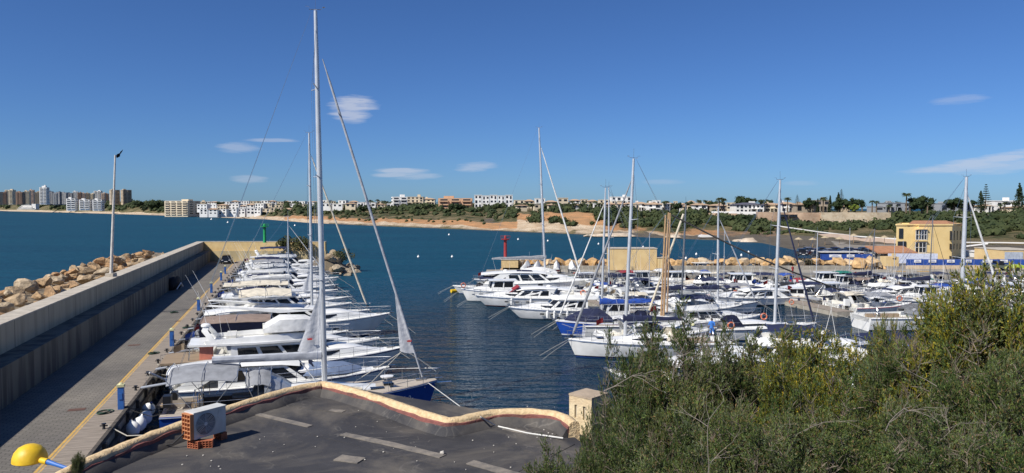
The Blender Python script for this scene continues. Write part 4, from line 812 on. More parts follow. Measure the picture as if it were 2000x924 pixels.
# ---------------------------------------------------------------- boats (local: bow +x, midships at 0, water z=0)
class Hull:
    def __init__(s,L,B,F0,F1,stern=.86,full=2.4,rake=.10,wl=.78,vstem=.0):
        s.L,s.B,s.F0,s.F1,s.stern,s.full,s.rake,s.wl,s.vstem=L,B,F0,F1,stern,full,rake,wl,vstem
    def half(s,t):
        if t<.4: k=s.stern+(1-s.stern)*math.sin(PI/2*t/.4)
        else: k=max(.0,1-((t-.4)/.6)**s.full)**.85
        return max(.02,s.B/2*k)
    def sheer(s,t): return s.F0+(s.F1-s.F0)*t**1.7
    def X(s,t): return -s.L/2+t*s.L
    def pt(s,t,side,inset=0.,dz=0.): return Vector((s.X(t),side*max(.015,s.half(t)-inset),s.sheer(t)+dz))
    def build(s,root,m_anti,m_stripe,m_hull,n=16):
        secs=[]
        for i in range(n+1):
            t=i/n; h=s.half(t); sh=s.sheer(t); x=s.X(t); w=h*s.wl*(1-.28*t*t)
            lv=[(-.5,.0,1.),(-.28,w*.75,1.),(.05,w,.85),(.05+.1*min(1,sh),w+(h-w)*.14,.75),(sh*.5,w+(h-w)*.55,.42),(sh-.09,h*1.0,.05),(sh,h,.0)]
            row=[(x-s.rake*s.L*t**4*k,y,z) for z,y,k in lv]
            secs.append([(a,-b,c) for a,b,c in row[::-1]]+row[1:])
        mb=MB(); nn=len(secs[0])
        vs=[v for q in secs for v in q]; mb.v=[tuple(v) for v in vs]
        ms=[2,2,2,1,0,0,0,0,1,2,2,2]
        for i in range(n):
            for k in range(nn-1):
                mb.f.append((i*nn+k,(i+1)*nn+k,(i+1)*nn+k+1,i*nn+k+1)); mb.m.append(ms[min(k,len(ms)-1)])
        mb.f.append(tuple(range(nn))); mb.m.append(2)
        mb.build('hull',[m_anti,m_stripe,m_hull],root,50)
        mb=MB()
        for sd in (-1,1): mb.tube([s.pt(t,sd,-.02,-.06) for t in np.linspace(0,1,13)],.035,5)
        mb.build('rub_rail',s.railm,root)
    railm=None
    def deck(s,root,tc,floor=.45,m=None,t0=.0,inset=.3,n=14,crown=.05,name='deck'):
        mb=MB()
        ts=[t0+(tc-t0)*i/5 for i in range(6)]
        if tc>t0:
            secs=[]
            for t in ts:
                h=s.half(t); sh=s.sheer(t); x=s.X(t); hi=max(.05,h-inset)
                r=[(x,h,sh),(x,hi,sh+.03),(x,hi-.04,s.F0-floor),(x,0,s.F0-floor)]; secs.append(r+[(a,-b,c) for a,b,c in r[-2::-1]])
            mb.loft(secs,cap=False)
            h=s.half(tc)-inset; x=s.X(tc); z0=s.F0-floor; z1=s.sheer(tc)+crown; mb.add([(x,-h,z0),(x,h,z0),(x,h,z1),(x,-h,z1)],[(0,1,2,3)])
            h=s.half(t0)-inset; x=s.X(t0); mb.add([(x,-h,z0),(x,h,z0),(x,h,s.F0+.02),(x,-h,s.F0+.02)],[(0,1,2,3)])
        secs=[]
        for i in range(n+1):
            t=tc+(1-tc)*i/n; h=s.half(t); sh=s.sheer(t); x=s.X(t); r=[(x,h,sh),(x,h*.6,sh+crown*.7),(x,0,sh+crown)]; secs.append(r+[(a,-b,c) for a,b,c in r[-2::-1]])
        mb.loft(secs,cap=False); mb.build(name,m or deckm,root,40)
    def rails(s,root,t0=.5,t1=1.,h=.62,r=.017,step=9,name='guard_rail',close=True,mid=True):
        mb=MB(); ts=np.linspace(t0,t1,step)
        path=[s.pt(t,-1,.06,h) for t in ts]; path2=[s.pt(t,1,.06,h) for t in ts][::-1]
        if close: nose=[Vector((s.X(t1)+.12,0,s.sheer(t1)+h+.03))]; mb.tube(path+nose+path2,r,5)
        else: mb.tube(path,r,5); mb.tube(path2,r,5)
        for sd in (-1,1):
            for t in ts: mb.tube([s.pt(t,sd,.06,0),s.pt(t,sd,.06,h)],r*.9,4)
            if mid: mb.tube([s.pt(t,sd,.06,h*.5) for t in ts],r*.7,4)
        mb.build(name,steel,root)
def trunk(root,H,ta,tb,h,frac=.62,m=None,name='coachroof',wins=True,base=.0,nose=.15,wn=(.15,.75)):
    """raised cabin top following the deck"""
    secs=[]; n=9; lo=[];up=[]
    for i in range(n+1):
        f=i/n; t=ta+(tb-ta)*f; hh=h*min(1,(1-f)*2.2+nose)*(1 if f<.45 else (1-(f-.45)/.55*.75)); w=max(.08,H.half(t)*frac*(1 if f<.6 else 1-(f-.6)*.6)); z=H.sheer(t)+.03+base; x=H.X(t)
        q=[(x,w,z-.1),(x-.05*0,w*.9,z+hh*.8),(x,w*.6,z+hh),(x,0,z+hh*1.06)]; secs.append(q+[(a,-b,c) for a,b,c in q[-2::-1]]); lo.append((x,w,z)); up.append((x,w*.9,z+hh*.8))
    mb=MB(); mb.loft(secs); o=mb.build(name,m or gel,root,40)
    if wins:
        for sd in (-1,1):
            mb=MB(); a,b=int(n*wn[0]),max(int(n*wn[1]),int(n*wn[0])+2); g=[]
            for i in range(a,b+1):
                l,u=Vector(lo[i]),Vector(up[i]); p=l.lerp(u,.28); q=l.lerp(u,.78)
                if i==b: p=q.lerp(p,.3)
                g.append([(p.x,sd*(p.y+.012),p.z),(q.x,sd*(q.y+.012),q.z),(q.x,sd*(q.y-.04),q.z),(p.x,sd*(p.y-.04),p.z)])
            mb.loft(g,closed=True); mb.build('cabin_window',glass,o,0)
    return o
def house(root,x0,x1,w0,w1,z0,z1,fr,br,tum=.12,nose=.5,m=None,wn=3,name='deckhouse',wv=(.3,.86),front=3,pill=.05,wm=None):
    bot=[(x0,-w0),(x1-nose,-w1),(x1,-w1*.5),(x1,w1*.5),(x1-nose,w1),(x0,w0)]
    top=[(x0+br,-w0+tum),(x1-nose-fr,-w1+tum),(x1-fr,-w1*.48),(x1-fr,w1*.48),(x1-nose-fr,w1-tum),(x0+br,w0-tum)]
    n=6; vs=[(x,y,z0) for x,y in bot]+[(x,y,z1) for x,y in top]; mb=MB()
    mb.add(vs,[(k,(k+1)%n,n+(k+1)%n,n+k) for k in range(n)]+[tuple(range(n,2*n)),tuple(range(n-1,-1,-1))]); o=mb.build(name,m or gel,root,0)
    q=lambda k:(vs[k],vs[(k+1)%n],vs[n+(k+1)%n],vs[n+k])
    for k,cnt in ((0,wn),(4,wn)):
        mb=MB()
        for i in range(cnt): mb.panel(q(k),.06+.9*i/cnt+pill/2,.06+.9*(i+1)/cnt-pill/2,*wv)
        mb.build('side_windows',wm or glass,o,0)
    mb=MB()
    for k in (1,2,3):
        for i in range(1 if k!=2 else front): c=1 if k!=2 else front; mb.panel(q(k),.04+.92*i/c+.02,.04+.92*(i+1)/c-.02,wv[0]-.1,wv[1]+.06)
    mb.build('windscreen',wm or glass,o,0); return o
def bimini(root,x0,x1,w,z,c,hz=None,name='bimini',leg=1.2,fall=.12,sag=.05,nj=7,curt=False):
    g=[]
    for i in range(7):
        f=i/6; x=x0+(x1-x0)*f; r=[]
        for j in range(nj):
            k=j/(nj-1)*2-1; r.append((x+(abs(k)**2)*.0,k*w,z-fall*abs(k)**2.2*2-.25*fall*abs(2*f-1)**3*3-sag*math.sin(f*PI*3)**2*.6))
        g.append(r)
    mb=MB(); mb.sheet(g,.03); o=mb.build(name,canvas(c),root,60)
    mb=MB()
    for f in (0,.5,1):
        x=x0+(x1-x0)*f; xm=(x0+x1)/2
        mb.tube([(xm+(x-xm)*.2,-w,z-leg),(x,-w,z-.3),(x,-w*.6,z-.06),(x,0,z-.03),(x,w*.6,z-.06),(x,w,z-.3),(xm+(x-xm)*.2,w,z-leg)],.018,5)
    mb.build('frame',steel,o); 
    if curt:
        mb=MB()
        for s in (-1,1): mb.sheet([[(x0+(x1-x0)*f,s*(w+.02),z-.28-q*leg*.8) for q in (0,.5,1)] for f in (0,.3,.6,1)],.015)
        mb.build('side_curtain',canvas('navy' if c=='taupe' else c),o,0)
    return o
def outboard(root,x,y,z,s=1.,m=None,tilt=0):
    t=MB(); t.loft([[(x-.0*s,y-.14*s,z+a*s),(x-.42*s,y-.12*s,z+a*s+.03),(x-.42*s,y+.12*s,z+a*s+.03),(x,y+.14*s,z+a*s)] for a in (.2,.35,.62,.72)],closed=True)
    o=t.build('outboard_motor',m or black,root,40); t=MB(); t.box((x-.2*s,y,z-.15*s),(.2*s,.12*s,.75*s)); t.box((x-.22*s,y,z-.5*s),(.4*s,.08*s,.1*s)); t.lathe([(.02,-.1),(.1*s,0),(.02,.05)],8,(x-.45*s,y,z-.58*s),ax='x'); t.build('drive_leg',black,o,0); return o
def arch(root,x,w,z0,h,lean,m=None,wd=.35,name='radar_arch',gear=True):
    mb=MB(); P_=[(x,-w,z0),(x-lean*.6,-w*.95,z0+h*.6),(x-lean,-w*.78,z0+h),(x-lean,w*.78,z0+h),(x-lean*.6,w*.95,z0+h*.6),(x,w,z0)]
    secs=[[(p[0]-wd/2,p[1],p[2]),(p[0]+wd/2,p[1],p[2]),(p[0]+wd/2,p[1]*.93,p[2]-(.1 if 1<i<4 else 0)),(p[0]-wd/2,p[1]*.93,p[2]-(.1 if 1<i<4 else 0))] for i,p in enumerate(P_)]
    mb.loft(secs,closed=True); o=mb.build(name,m or gel,root,40)
    if gear:
        mb=MB(); mb.lathe([(.12,0),(.28,.02),(.29,.12),(.2,.2),(.05,.22)],12,(x-lean,0,z0+h+.05)); mb.build('radome',gel,o); mb=MB(); mb.tube([(x-lean,w*.6,z0+h),(x-lean-.5,w*.6,z0+h+2.2)],[.02,.008],4); mb.build('antenna',gel,o)
    return o
def fenders(root,H,ts,side,c='white',r=.13):
    for t in ts:
        p=H.pt(t,side,-r-.02,-.25); mb=MB(); mb.lathe([(.02,-.38),(r*.8,-.33),(r,-.2),(r,.2),(r*.8,.33),(.02,.4)],10,(p.x,p.y,max(.3,p.z-.2))); mb.tube([(p.x,p.y,max(.3,p.z-.2)+.38),H.pt(t,side,.05,.3)],.012,4); mb.build('fender',gel if c=='white' else canvas(c),root)
def screen(root,H,t,h=.55,rake=.5,w=.8,n=7,m=None):
    """wrap-round windscreen"""
    g=[]; z=H.sheer(t)+.28; hw=H.half(t)*w
    for i in range(n):
        a=-PI/2+PI*i/(n-1); x=H.X(t)+math.cos(a)*hw*.75; y=math.sin(a)*hw
        g.append([(x,y,z-.28),(x-rake,y*.88,z+h-.12),(x-rake-.03,y*.86,z+h-.12),(x-.03,y*.97,z-.28)])
    mb=MB(); mb.loft(g,closed=True); o=mb.build('windscreen',m or glass,root,30)
    mb=MB(); mb.tube([q[1] for q in g],.025,5); mb.build('screen_frame',steel,o)
def seats(root,H,t,z,m=None,w=.7):
    mb=MB(); hw=H.half(t)*w; mb.box((H.X(t),0,z+.2),(.6,hw*2,.4)); mb.box((H.X(t)-.28,0,z+.5),(.14,hw*2,.4)); mb.build('bench_seat',m or gel2,root,0)
def ropes(root,H,d=1,ln=2.2,both=True,m=None):
    """mooring lines running from the bow down into the water"""
    mb=MB()
    for s in (-1,1): mb.tube([H.pt(.97,s,.1,.08),(H.L/2+ln*.5,s*.5,H.F1*.42),(H.L/2+ln,s*.8,-.15)],.013,4)
    mb.build('bow_line',m or rope,root)
    mb=MB()
    for s in (-1,1): mb.tube([H.pt(.02,s,.1,.08),(-H.L/2-ln*.4,s*.8,H.F0*.6+.2),(-H.L/2-ln*.85,s*.9,QZ+.05)],.02,4)
    mb.build('stern_line',m or rope,root)
def details(root,H,c):
    """small deck gear: cushions, hatches, anchor, cleats, fender baskets"""
    mb=MB(); mb.box((H.X(.93),0,H.sheer(.93)+.12),(.5,.14,.1)); mb.box((H.L/2+.05,0,H.F1+.04),(.4,.12,.12)); mb.build('anchor_gear',steel,root,0)
    mb=MB(); mb.box((H.X(.80),0,H.sheer(.8)+.12),(.5,.5,.09)); mb.build('deck_hatch',glass,root,0)
def mk(kind,label,loc,yaw,L=8.,B=None,c='navy',hullc=None,stripe='navy',grp=None,name=None,cat=None,scale=1.,opt=()):
    rnd=random
    nm={'cruiser':'motor_cruiser','fly':'flybridge_yacht','hard':'hardtop_yacht','open':'motorboat','fish':'fishing_boat','cover':'covered_motorboat','cab':'cabin_boat','sail':'sailing_yacht'}[kind]
    root=thing(name or nm,label,cat or nm.replace('_',' ').replace('covered ',''),loc,yaw,grp)
    B=B or {'sail':L*.31,'open':L*.36,'fish':L*.34}.get(kind,L*.33)
    hm=gel if hullc is None else (paint(hullc) if hullc in C else hullc); st=paint(stripe) if stripe else gel; af=antib if rnd.random()<.35 else antif
    Hull.railm=paint(stripe) if (stripe and rnd.random()<.5) else steel
    if kind=='cruiser':
        H=Hull(L,B,.09*L,.122*L,rake=.15,wl=.84); H.build(root,af,st,hm); H.deck(root,.46); tk=trunk(root,H,.44,.88,.055*L,wins='nowin' not in opt)
        screen(root,H,.42,h=.06*L,rake=.075*L); seats(root,H,.12,H.F0-.45); seats(root,H,.33,H.F0-.45,w=.3)
        if 'arch' in opt or rnd.random()<.5: arch(root,H.X(.2),H.half(.2)*.95,H.F0,.12*L,.05*L)
        if c: 
            if 'camper' in opt: camper(root,H,.05,.45,.15*L,c)
            else: bimini(root,H.X(.1),H.X(.42),H.half(.25)*.85,H.F0+.145*L,c,leg=.13*L)
        H.rails(root,.5,1.,.5)
    elif kind in('fly','hard'):
        H=Hull(L,B,.09*L,.122*L,rake=.15,wl=.84); H.build(root,af,st,hm); H.deck(root,.22,floor=.3); trunk(root,H,.5,.9,.05*L,.66,wn=(.1,.5))
        zf=H.sheer(.3)+.04; hh=.098*L if kind=='fly' else .082*L; hw=H.half(.35)*.80
        house(root,H.X(.2),H.X(.66),hw,hw*.86,zf-.1,zf+hh,.12*L,.0,.1,.6,wn=3,wm=None)
        mb=MB(); zr=zf+hh
        if kind=='fly':
            pts=[(H.X(.02),hw*.9),(H.X(.3),hw*1.08),(H.X(.5),hw*.9),(H.X(.56),hw*.4)]; poly=pts+[(a,-b) for a,b in pts[::-1]]; mb.prism(poly,zr,zr+.12); mb.build('fly_deck',gel,root,30)
            mb=MB(); secs=[]
            for (x,y),k in zip([(H.X(.1),hw*.95),(H.X(.3),hw*1.0),(H.X(.45),hw*.9),(H.X(.56),hw*.35)],(.22,.34,.42,.3)):
                secs.append([(x,y,zr+.1),(x-.15,y*.95,zr+.12+k),(x-.2,y*.88,zr+.12+k),(x-.1,y*.88,zr+.14)])
            full=secs+[[(a,-b,c_) for a,b,c_ in q] for q in secs[::-1]]; mb.loft(full,closed=True); o=mb.build('fly_coaming',gel,root,40)
            mb=MB(); x=H.X(.50); mb.loft([[(x-.1+.12*math.cos(a)*3,math.sin(a)*hw*.72,zr+.55),(x-.35+.12*math.cos(a)*3,math.sin(a)*hw*.66,zr+.95),(x-.38+.12*math.cos(a)*3,math.sin(a)*hw*.64,zr+.95),(x-.13+.12*math.cos(a)*3,math.sin(a)*hw*.7,zr+.55)] for a in np.linspace(-1.4,1.4,7)],closed=True); mb.build('fly_screen',glass,o,30)
            mb=MB(); mb.box((H.X(.2),0,zr+.32),(.55,hw*1.3,.42)); mb.box((H.X(.36),hw*.35,zr+.4),(.5,.5,.5)); mb.box((H.X(.34),hw*.35,zr+.75),(.14,.5,.4)); mb.build('fly_seat',gel2,root,0)
            arch(root,H.X(.14),hw*.95,zr,.07*L,.05*L)
            if c: bimini(root,H.X(.14),H.X(.44),hw*.85,zr+.13*L,c,leg=.10*L)
            mb=MB()
            for s in (-1,1): mb.tube([(H.X(.03),s*hw*.85,zr),(H.X(.02),s*hw*.9,H.F0)],.04,6)
            mb.build('fly_pillar',steel,root)
        else:
            secs=[]
            for f,dz,k in ((-.02,-.12,.85),(.12,.05,.98),(.32,.16,1.0),(.48,.1,.9),(.56,-.08,.7)):
                x=H.X(f); secs.append([(x,-hw*k,zr+dz-.06),(x,-hw*k*.7,zr+dz+.08),(x,0,zr+dz+.14),(x,hw*k*.7,zr+dz+.08),(x,hw*k,zr+dz-.06),(x,0,zr+dz)])
            mb.loft(secs,closed=True); mb.build('hardtop',gel,root,50); mb=MB()
            for s in (-1,1): mb.loft([[(H.X(.0),s*hw*.98,H.F0),(H.X(.1),s*hw*.98,H.F0),(H.X(.1),s*hw*.92,H.F0),(H.X(.0),s*hw*.92,H.F0)],[(H.X(.16),s*hw*.95,zr+.02),(H.X(.26),s*hw*.95,zr+.08),(H.X(.26),s*hw*.88,zr+.08),(H.X(.16),s*hw*.88,zr+.02)]],closed=True)
            mb.build('wing_pillar',gel,root,0)
            mb=MB(); mb.lathe([(.12,0),(.28,.02),(.29,.12),(.2,.2),(.05,.22)],12,(H.X(.2),0,zr+.2)); mb.build('radome',gel,root)
            if c and c!='steel': mb=MB(); mb.sheet([[(H.X(.30)+a*.14*L,b*hw*.6,zr+.30+.02*math.cos(b*3)-.1*max(0,a-.7)) for b in (-1,-.5,0,.5,1)] for a in (0,.5,1)],.05); mb.build('roof_cover',canvas(c),root)
        H.rails(root,.35,1.,.6,step=11); mb=MB()
        for sd in (-1,1):
            for t in (.45,.56,.67): p=H.pt(t,sd,-.01,-.42*H.sheer(t)); mb.box((p.x,p.y*.985,p.z),(.42,.08,.13),math.atan2(-(H.half(t+.03)-H.half(t-.03))*sd*-1,.06*L)*1)
        mb.build('hull_portlights',glass,root,0)
    elif kind=='open':
        H=Hull(L,B,.08*L+.15,.11*L+.15,rake=.12); H.build(root,af,st,hm); H.deck(root,.66,floor=.4,inset=.18)
        mb=MB(); x=H.X(.42); mb.box((x,0,H.F0+.0),(.5,.6,.9)); mb.build('console',gel,root,0); mb=MB(); mb.loft([[(x+.25,y,H.F0+.45),(x+.02,y*.9,H.F0+.85),(x-.02,y*.9,H.F0+.85),(x+.2,y,H.F0+.45)] for y in (-.32,0,.32)],closed=True); mb.build('console_screen',glass,root,0)
        seats(root,H,.28,H.F0-.4,w=.5); seats(root,H,.08,H.F0-.4)
        if c: bimini(root,H.X(.18),H.X(.58),H.half(.4)*.8,H.F0+1.45,c,leg=1.5)
        outboard(root,-L/2-.05,0,H.F0-.15,1.1+.03*L,m=black if rnd.random()<.7 else gel); H.rails(root,.66,1.,.4,step=6,mid=False)
    elif kind=='cab':
        H=Hull(L,B,.11*L+.1,.15*L+.1,rake=.1); H.build(root,af,st,hm); H.deck(root,.32,floor=.35,inset=.18)
        hw=H.half(.45)*.72; z=H.sheer(.4); house(root,H.X(.32),H.X(.66),hw,hw*.9,z-.05,z+1.25,.35,.0,.1,.3,wn=2,name='wheelhouse',wv=(.42,.9))
        mb=MB(); mb.box((H.X(.46),0,z+1.28),(L*.36,hw*2.05,.07)); mb.build('roof',gel,root,0); trunk(root,H,.62,.88,.4,.6,wins=False)
        if c: bimini(root,H.X(.02),H.X(.30),hw*1.05,H.F0+1.55,c,leg=1.5)
        outboard(root,-L/2-.05,0,H.F0-.15,1.3); H.rails(root,.45,1.,.5,step=8,mid=False); seats(root,H,.08,H.F0-.35)
    elif kind=='fish':
        H=Hull(L,B,.75,1.15,stern=.35,full=2.2,rake=.04,wl=.85); H.build(root,antif,paint('maroon'),hm); H.deck(root,.40,floor=.3,inset=.15,m=teak)
        hw=H.half(.42)*.6; z=H.sheer(.45); house(root,H.X(.40),H.X(.62),hw,hw*.9,z-.05,z+.95,.08,.0,.05,.15,wn=2,name='wheelhouse',wv=(.45,.9),front=2); mb=MB(); mb.box((H.X(.50),0,z+.98),(L*.26,hw*2.2,.06)); mb.build('roof',gel,root,0)
        trunk(root,H,.6,.82,.35,.55,wins=False,m=gel2); H.rails(root,.05,1.,.45,step=12,mid=False)
    elif kind=='cover':
        H=Hull(L,B,.11*L,.14*L,rake=.12); H.build(root,af,st,hm); H.deck(root,.5,floor=.3); secs=[]
        for i in range(9):
            f=i/8; t=.02+.70*f; h=H.half(t)*1.02; z=H.sheer(t)+.02; rdg=(.45+.5*math.sin(PI*min(1,f*1.15))**.7)*.10*L+.05; x=H.X(t)
            secs.append([(x,h,z-.15),(x,h*.99,z+.03),(x,h*.5,z+rdg*(.62+.1*(i%2))),(x,0,z+rdg),(x,-h*.5,z+rdg*(.62+.1*(i%2))),(x,-h*.99,z+.03),(x,-h,z-.15)])
        mb=MB(); mb.loft(secs,cap=True); mb.build('boat_cover',canvas(c or 'navy'),root,50); H.rails(root,.7,1.,.4,step=6,mid=False)
        if L<8: outboard(root,-L/2-.05,0,H.F0-.2,1.3)
    elif kind=='sail': H=sail(root,L,B,c,hm,st,af,opt)
    if kind in ('cruiser','fly','hard'):
        details(root,H,c); mb=MB(); mb.box((-L/2-.35,0,.32),(.8,B*.8,.1)); mb.build('swim_platform',teak if rnd.random()<.4 else gel,root,0)
    if 'r' in opt: ropes(root,H)
    if kind in('cruiser','fly','hard','cab','open'): clutter(root,H,kind,L)
    if kind!='sail' or 'f' in opt: fenders(root,H,(.25,.5) if L<9 else (.2,.42,.62),rnd.choice((-1,1)),rnd.choice(('white','white','navy')))
    if 'f' in opt: fenders(root,H,(.3,.55),1); 
    return root,H
def clutter(root,H,kind,L):
    r=random.random
    if r()<.6:
        mb=MB(); x=H.X(.70); w=H.half(.7)*.5; z=H.sheer(.7)+.05*L*.5; mb.loft([[(x-.55,-w,z),(x-.55,-w,z+.16),(x-.55,w,z+.16),(x-.55,w,z)],[(x+.75,-w*.8,z-.04),(x+.75,-w*.8,z+.1),(x+.75,w*.8,z+.1),(x+.75,w*.8,z-.04)]],closed=True); mb.build('sun_pad',canvas(random.choice(('cream','navy','white','grey','tan'))),root,0)
    if r()<.45:
        mb=MB(); mb.tube([(-L/2+.3,H.half(.05)*.5,H.F0),(-L/2-.1,H.half(.05)*.5,H.F0+1.4)],.018,5); mb.build('flag_staff',steel,root); mb=MB(); mb.sheet([[(-L/2-.1-a*.6,H.half(.05)*.5+.08*math.sin(a*5),H.F0+1.35-b*.4-a*.2) for b in (0,1)] for a in (0,.3,.6,1)],.01); mb.build('ensign',canvas(random.choice(('red','red','royal','tan'))),root,0)
    if r()<.4 and L>8.5:
        mb=MB(); x=-L/2-.5; c_=[(x,-1.0,.95),(x-.28,-.9,.95),(x-.32,.6,.95),(x,1.25,1.02),(x+.3,.6,.95),(x+.28,-.9,.95)]; mb.tube(c_+[c_[0]],.17,8); o=mb.build('tender',canvas(random.choice(('silver','grey','white','black'))),root); mb=MB(); mb.box((x,-.1,.85),(.45,1.6,.08)); mb.build('tender_floor',deckm,o,0)
    mb=MB(); 
    for _ in range(random.randint(1,3)): y=random.uniform(-.7,.7)*H.half(.3); x=H.X(random.uniform(.1,.4)); mb.tube([(x,y,H.F0+.3),(x-random.uniform(.2,.8),y*1.2,H.F0+random.uniform(2.2,4.))],[.016,.006],4)
    mb.build('antenna',gel,root)
    mb=MB()
    for _ in range(random.randint(2,5)): mb.box((H.X(random.uniform(.03,.35)),random.uniform(-.6,.6)*H.half(.2),H.F0-.15+random.uniform(0,.3)),(random.uniform(.2,.6),random.uniform(.2,.5),random.uniform(.2,.5)),random.random()*3)
    mb.build('deck_gear',random.choice((black,gel2,canvas('navy'),canvas('grey'),teak,orange if r()<.3 else gel2)),root,0)
    if kind in('fly','hard') and r()<.35:
        z=H.sheer(.6); w=H.half(.6)*.5; mb=MB(); g=[[(H.X(.665)+.05,y,z+.25),(H.X(.60),y*.95,z+.095*L*.8)] for y in (-w,-w*.4,w*.4,w)]; mb.sheet(g,.04); mb.build('screen_cover',canvas(random.choice(('white','navy','silver'))),root,0)
def camper(root,H,t0,t1,h,c):
    secs=[]
    for i in range(6):
        f=i/5; t=t0+(t1-t0)*f; w=H.half(t)*.92; z=H.sheer(t); k=h*(.75+.25*math.sin(PI*f)); x=H.X(t)
        secs.append([(x,w,z),(x,w*.92,z+k*.7),(x,w*.5,z+k*.98),(x,0,z+k*1.04),(x,-w*.5,z+k*.98),(x,-w*.92,z+k*.7),(x,-w,z)])
    mb=MB(); mb.loft(secs); o=mb.build('cockpit_canvas',canvas(c),root,40)
    mb=MB()
    for s in (-1,1):
        q=((secs[1][0][0],s*secs[1][0][1],secs[1][0][2]+.1),(secs[4][0][0],s*secs[4][0][1],secs[4][0][2]+.1),(secs[4][1][0],s*secs[4][1][1],secs[4][1][2]),(secs[1][1][0],s*secs[1][1][1],secs[1][1][2]))
        mb.panel(q if s<0 else (q[1],q[0],q[3],q[2]),.1,.9,.25,.8,.05,.0)
    mb.build('clear_panel',mat('clear vinyl',(.18,.20,.22),.12),o,0)
def rig(root,xm,zd,top,bowp,sternp,mw=.11,sp=(.45,),half=1.5,boomL=4.,boomz=1.5,cover=None,furl=(.07,'silver'),rake=0.,mm=None,gear=True,nocover=False):
    """mast with spreaders, shrouds, boom, furled headsail and stays; returns mast"""
    mm=mm or alu; tx=xm-rake
    mb=MB(); pts=[(xm+(tx-xm)*f,0,zd+(top-zd)*f) for f in (0,.3,.6,.85,1)]; mb.tube(pts,[mw,mw,mw*.97,mw*.8,mw*.62],12); mast=mb.build('mast',mm,root,60)
    at=lambda f:Vector((xm+(tx-xm)*f,0,zd+(top-zd)*f))
    mb=MB()
    for f in sp:
        for s in (-1,1): mb.tube([at(f),at(f)+Vector((-.25,s*half*.62,.08))],[.04,.02],5)
    mb.build('spreaders',mm,mast)
    mb=MB(); r=.011
    for s in (-1,1):
        prev=Vector((xm-.1,s*half,zd-.2))
        for f in sp: q=at(f)+Vector((-.25,s*half*.62,.08)); mb.tube([prev,q],r,4); prev=q
        mb.tube([prev,at(.96)],r,4); mb.tube([Vector((xm-.6,s*half,zd-.2)),at(sp[0])],r,4)
    for s in (-1,1): mb.tube([Vector((sternp[0],s*.5,sternp[2])),at(1)+Vector((-.2,0,-.05))],r,4)
    mb.build('shrouds',steel,mast)
    if gear:
        mb=MB(); t_=at(1); mb.tube([t_+Vector((-.3,0,.05)),t_+Vector((.25,0,.08))],.02,5); mb.tube([t_+Vector((.25,0,.08)),t_+Vector((.38,0,.16))],.012,4); mb.tube([t_+Vector((-.3,0,.05)),t_+Vector((-.32,0,.2)),t_+Vector((-.5,0,.2))],.011,4)
        mb.tube([t_,t_+Vector((0,.05,.75))],.012,4); mb.torus(tuple(t_+Vector((.40,0,.2))),.06,.016,8,4); mb.build('masthead_gear',black if mm is not alu else steel,mast)
    if furl:
        a=Vector(bowp); b=at(.9); mb=MB(); mb.tube([a+(b-a)*f for f in (0.02,.06,.3,.7,.93,.97)],[.05,furl[0],furl[0]*.95,furl[0]*.7,furl[0]*.5,.02],8); mb.tube([a,b],.012,4); mb.build('furled_headsail',canvas(furl[1]),mast); mb=MB(); mb.lathe([(.12,.05),(.12,.2)],10,(a.x,a.y,a.z)); mb.build('furler_drum',black,mast)
    if boomL:
        mb=MB(); mb.tube([(xm-.1,0,zd+boomz),(xm-boomL,0,zd+boomz+.05)],.08,8); mb.tube([(xm-boomL*.25,0,zd+boomz-.08),(xm-.1,0,zd+.2)],.035,6); bo=mb.build('boom',mm,mast)
        if cover:
            mb=MB(); secs=[]
            for f in np.linspace(0,1,8):
                x=xm+.12-(boomL+.05)*f; w=.17*(1-.45*f); h=.48*(1-.62*f)+.04*math.sin(f*17); secs.append([(x,w*math.cos(a_),zd+boomz+.02+h*.5+h*.62*math.sin(a_)) for a_ in np.linspace(0,2*PI,9)[:-1]])
            mb.loft(secs,closed=True); mb.build('sail_cover',canvas(cover),mast)
    return mast
def sail(root,L,B,c,hm,st,af,opt):
    H=Hull(L,B,.08*L+.1+(.2 if 'teak' in opt else 0),.095*L+.2+(.35 if 'teak' in opt else 0),stern=.84,full=2.1,rake=.06,wl=.80); H.build(root,af,st,hm,20); H.deck(root,.34,floor=.4,inset=.35,crown=.06,m=mat('grey teak',(.42,.37,.31),.75,vs=2,col2=(.34,.29,.24),stretch=(1,14,1)) if 'teak' in opt else deckm); trunk(root,H,.34,.76,.036*L,.55,wn=(.1,.7))
    H.rails(root,.80,1.,.6,step=4); H.rails(root,.0,.79,.58,r=.009,step=9,close=False)
    mb=MB(); mb.torus((H.X(.10),0,H.F0+.35),.42,.02,16,5,ax='x'); mb.box((H.X(.12),0,H.F0-.1),(.2,.3,.7)); mb.build('steering_wheel',steel,root,0)
    mb=MB()
    for s in (-1,1): mb.box((H.X(.19),s*H.half(.2)*.52,H.F0-.15),(.22*L,.4,.32))
    mb.build('cockpit_bench',teak,root,0); details(root,H,c)
    if c: # sprayhood
        secs=[]; 
        for f,k in ((0,.5),(.3,.95),(.7,1.),(1,.15)):
            x=H.X(.30)+f*.11*L; w=H.half(.33)*.62; z=H.sheer(.35)+.15; secs.append([(x,w,z),(x,w*.95,z+.55*k),(x,w*.5,z+.75*k),(x,0,z+.8*k),(x,-w*.5,z+.75*k),(x,-w*.95,z+.55*k),(x,-w,z)])
        mb=MB(); mb.loft(secs,cap=False); mb.sheet(secs,.02); mb.build('sprayhood',canvas(c),root,40)
    return H
def bwpt(px,py,L,yaw):
    """boat centre so that its bow waterline stands at photo px,py"""
    b=P(px,py,z=0); return Vector((b.x-math.cos(yaw)*L*.47,b.y-math.sin(yaw)*L*.47,0))
# ---- left row, stern-to along the long quay ---------------------------------
def qloc(v,L,gap=1.4): p=Q(gap+L/2,v); return (p.x,p.y,0)
GL='boats moored stern-to along the long quay'
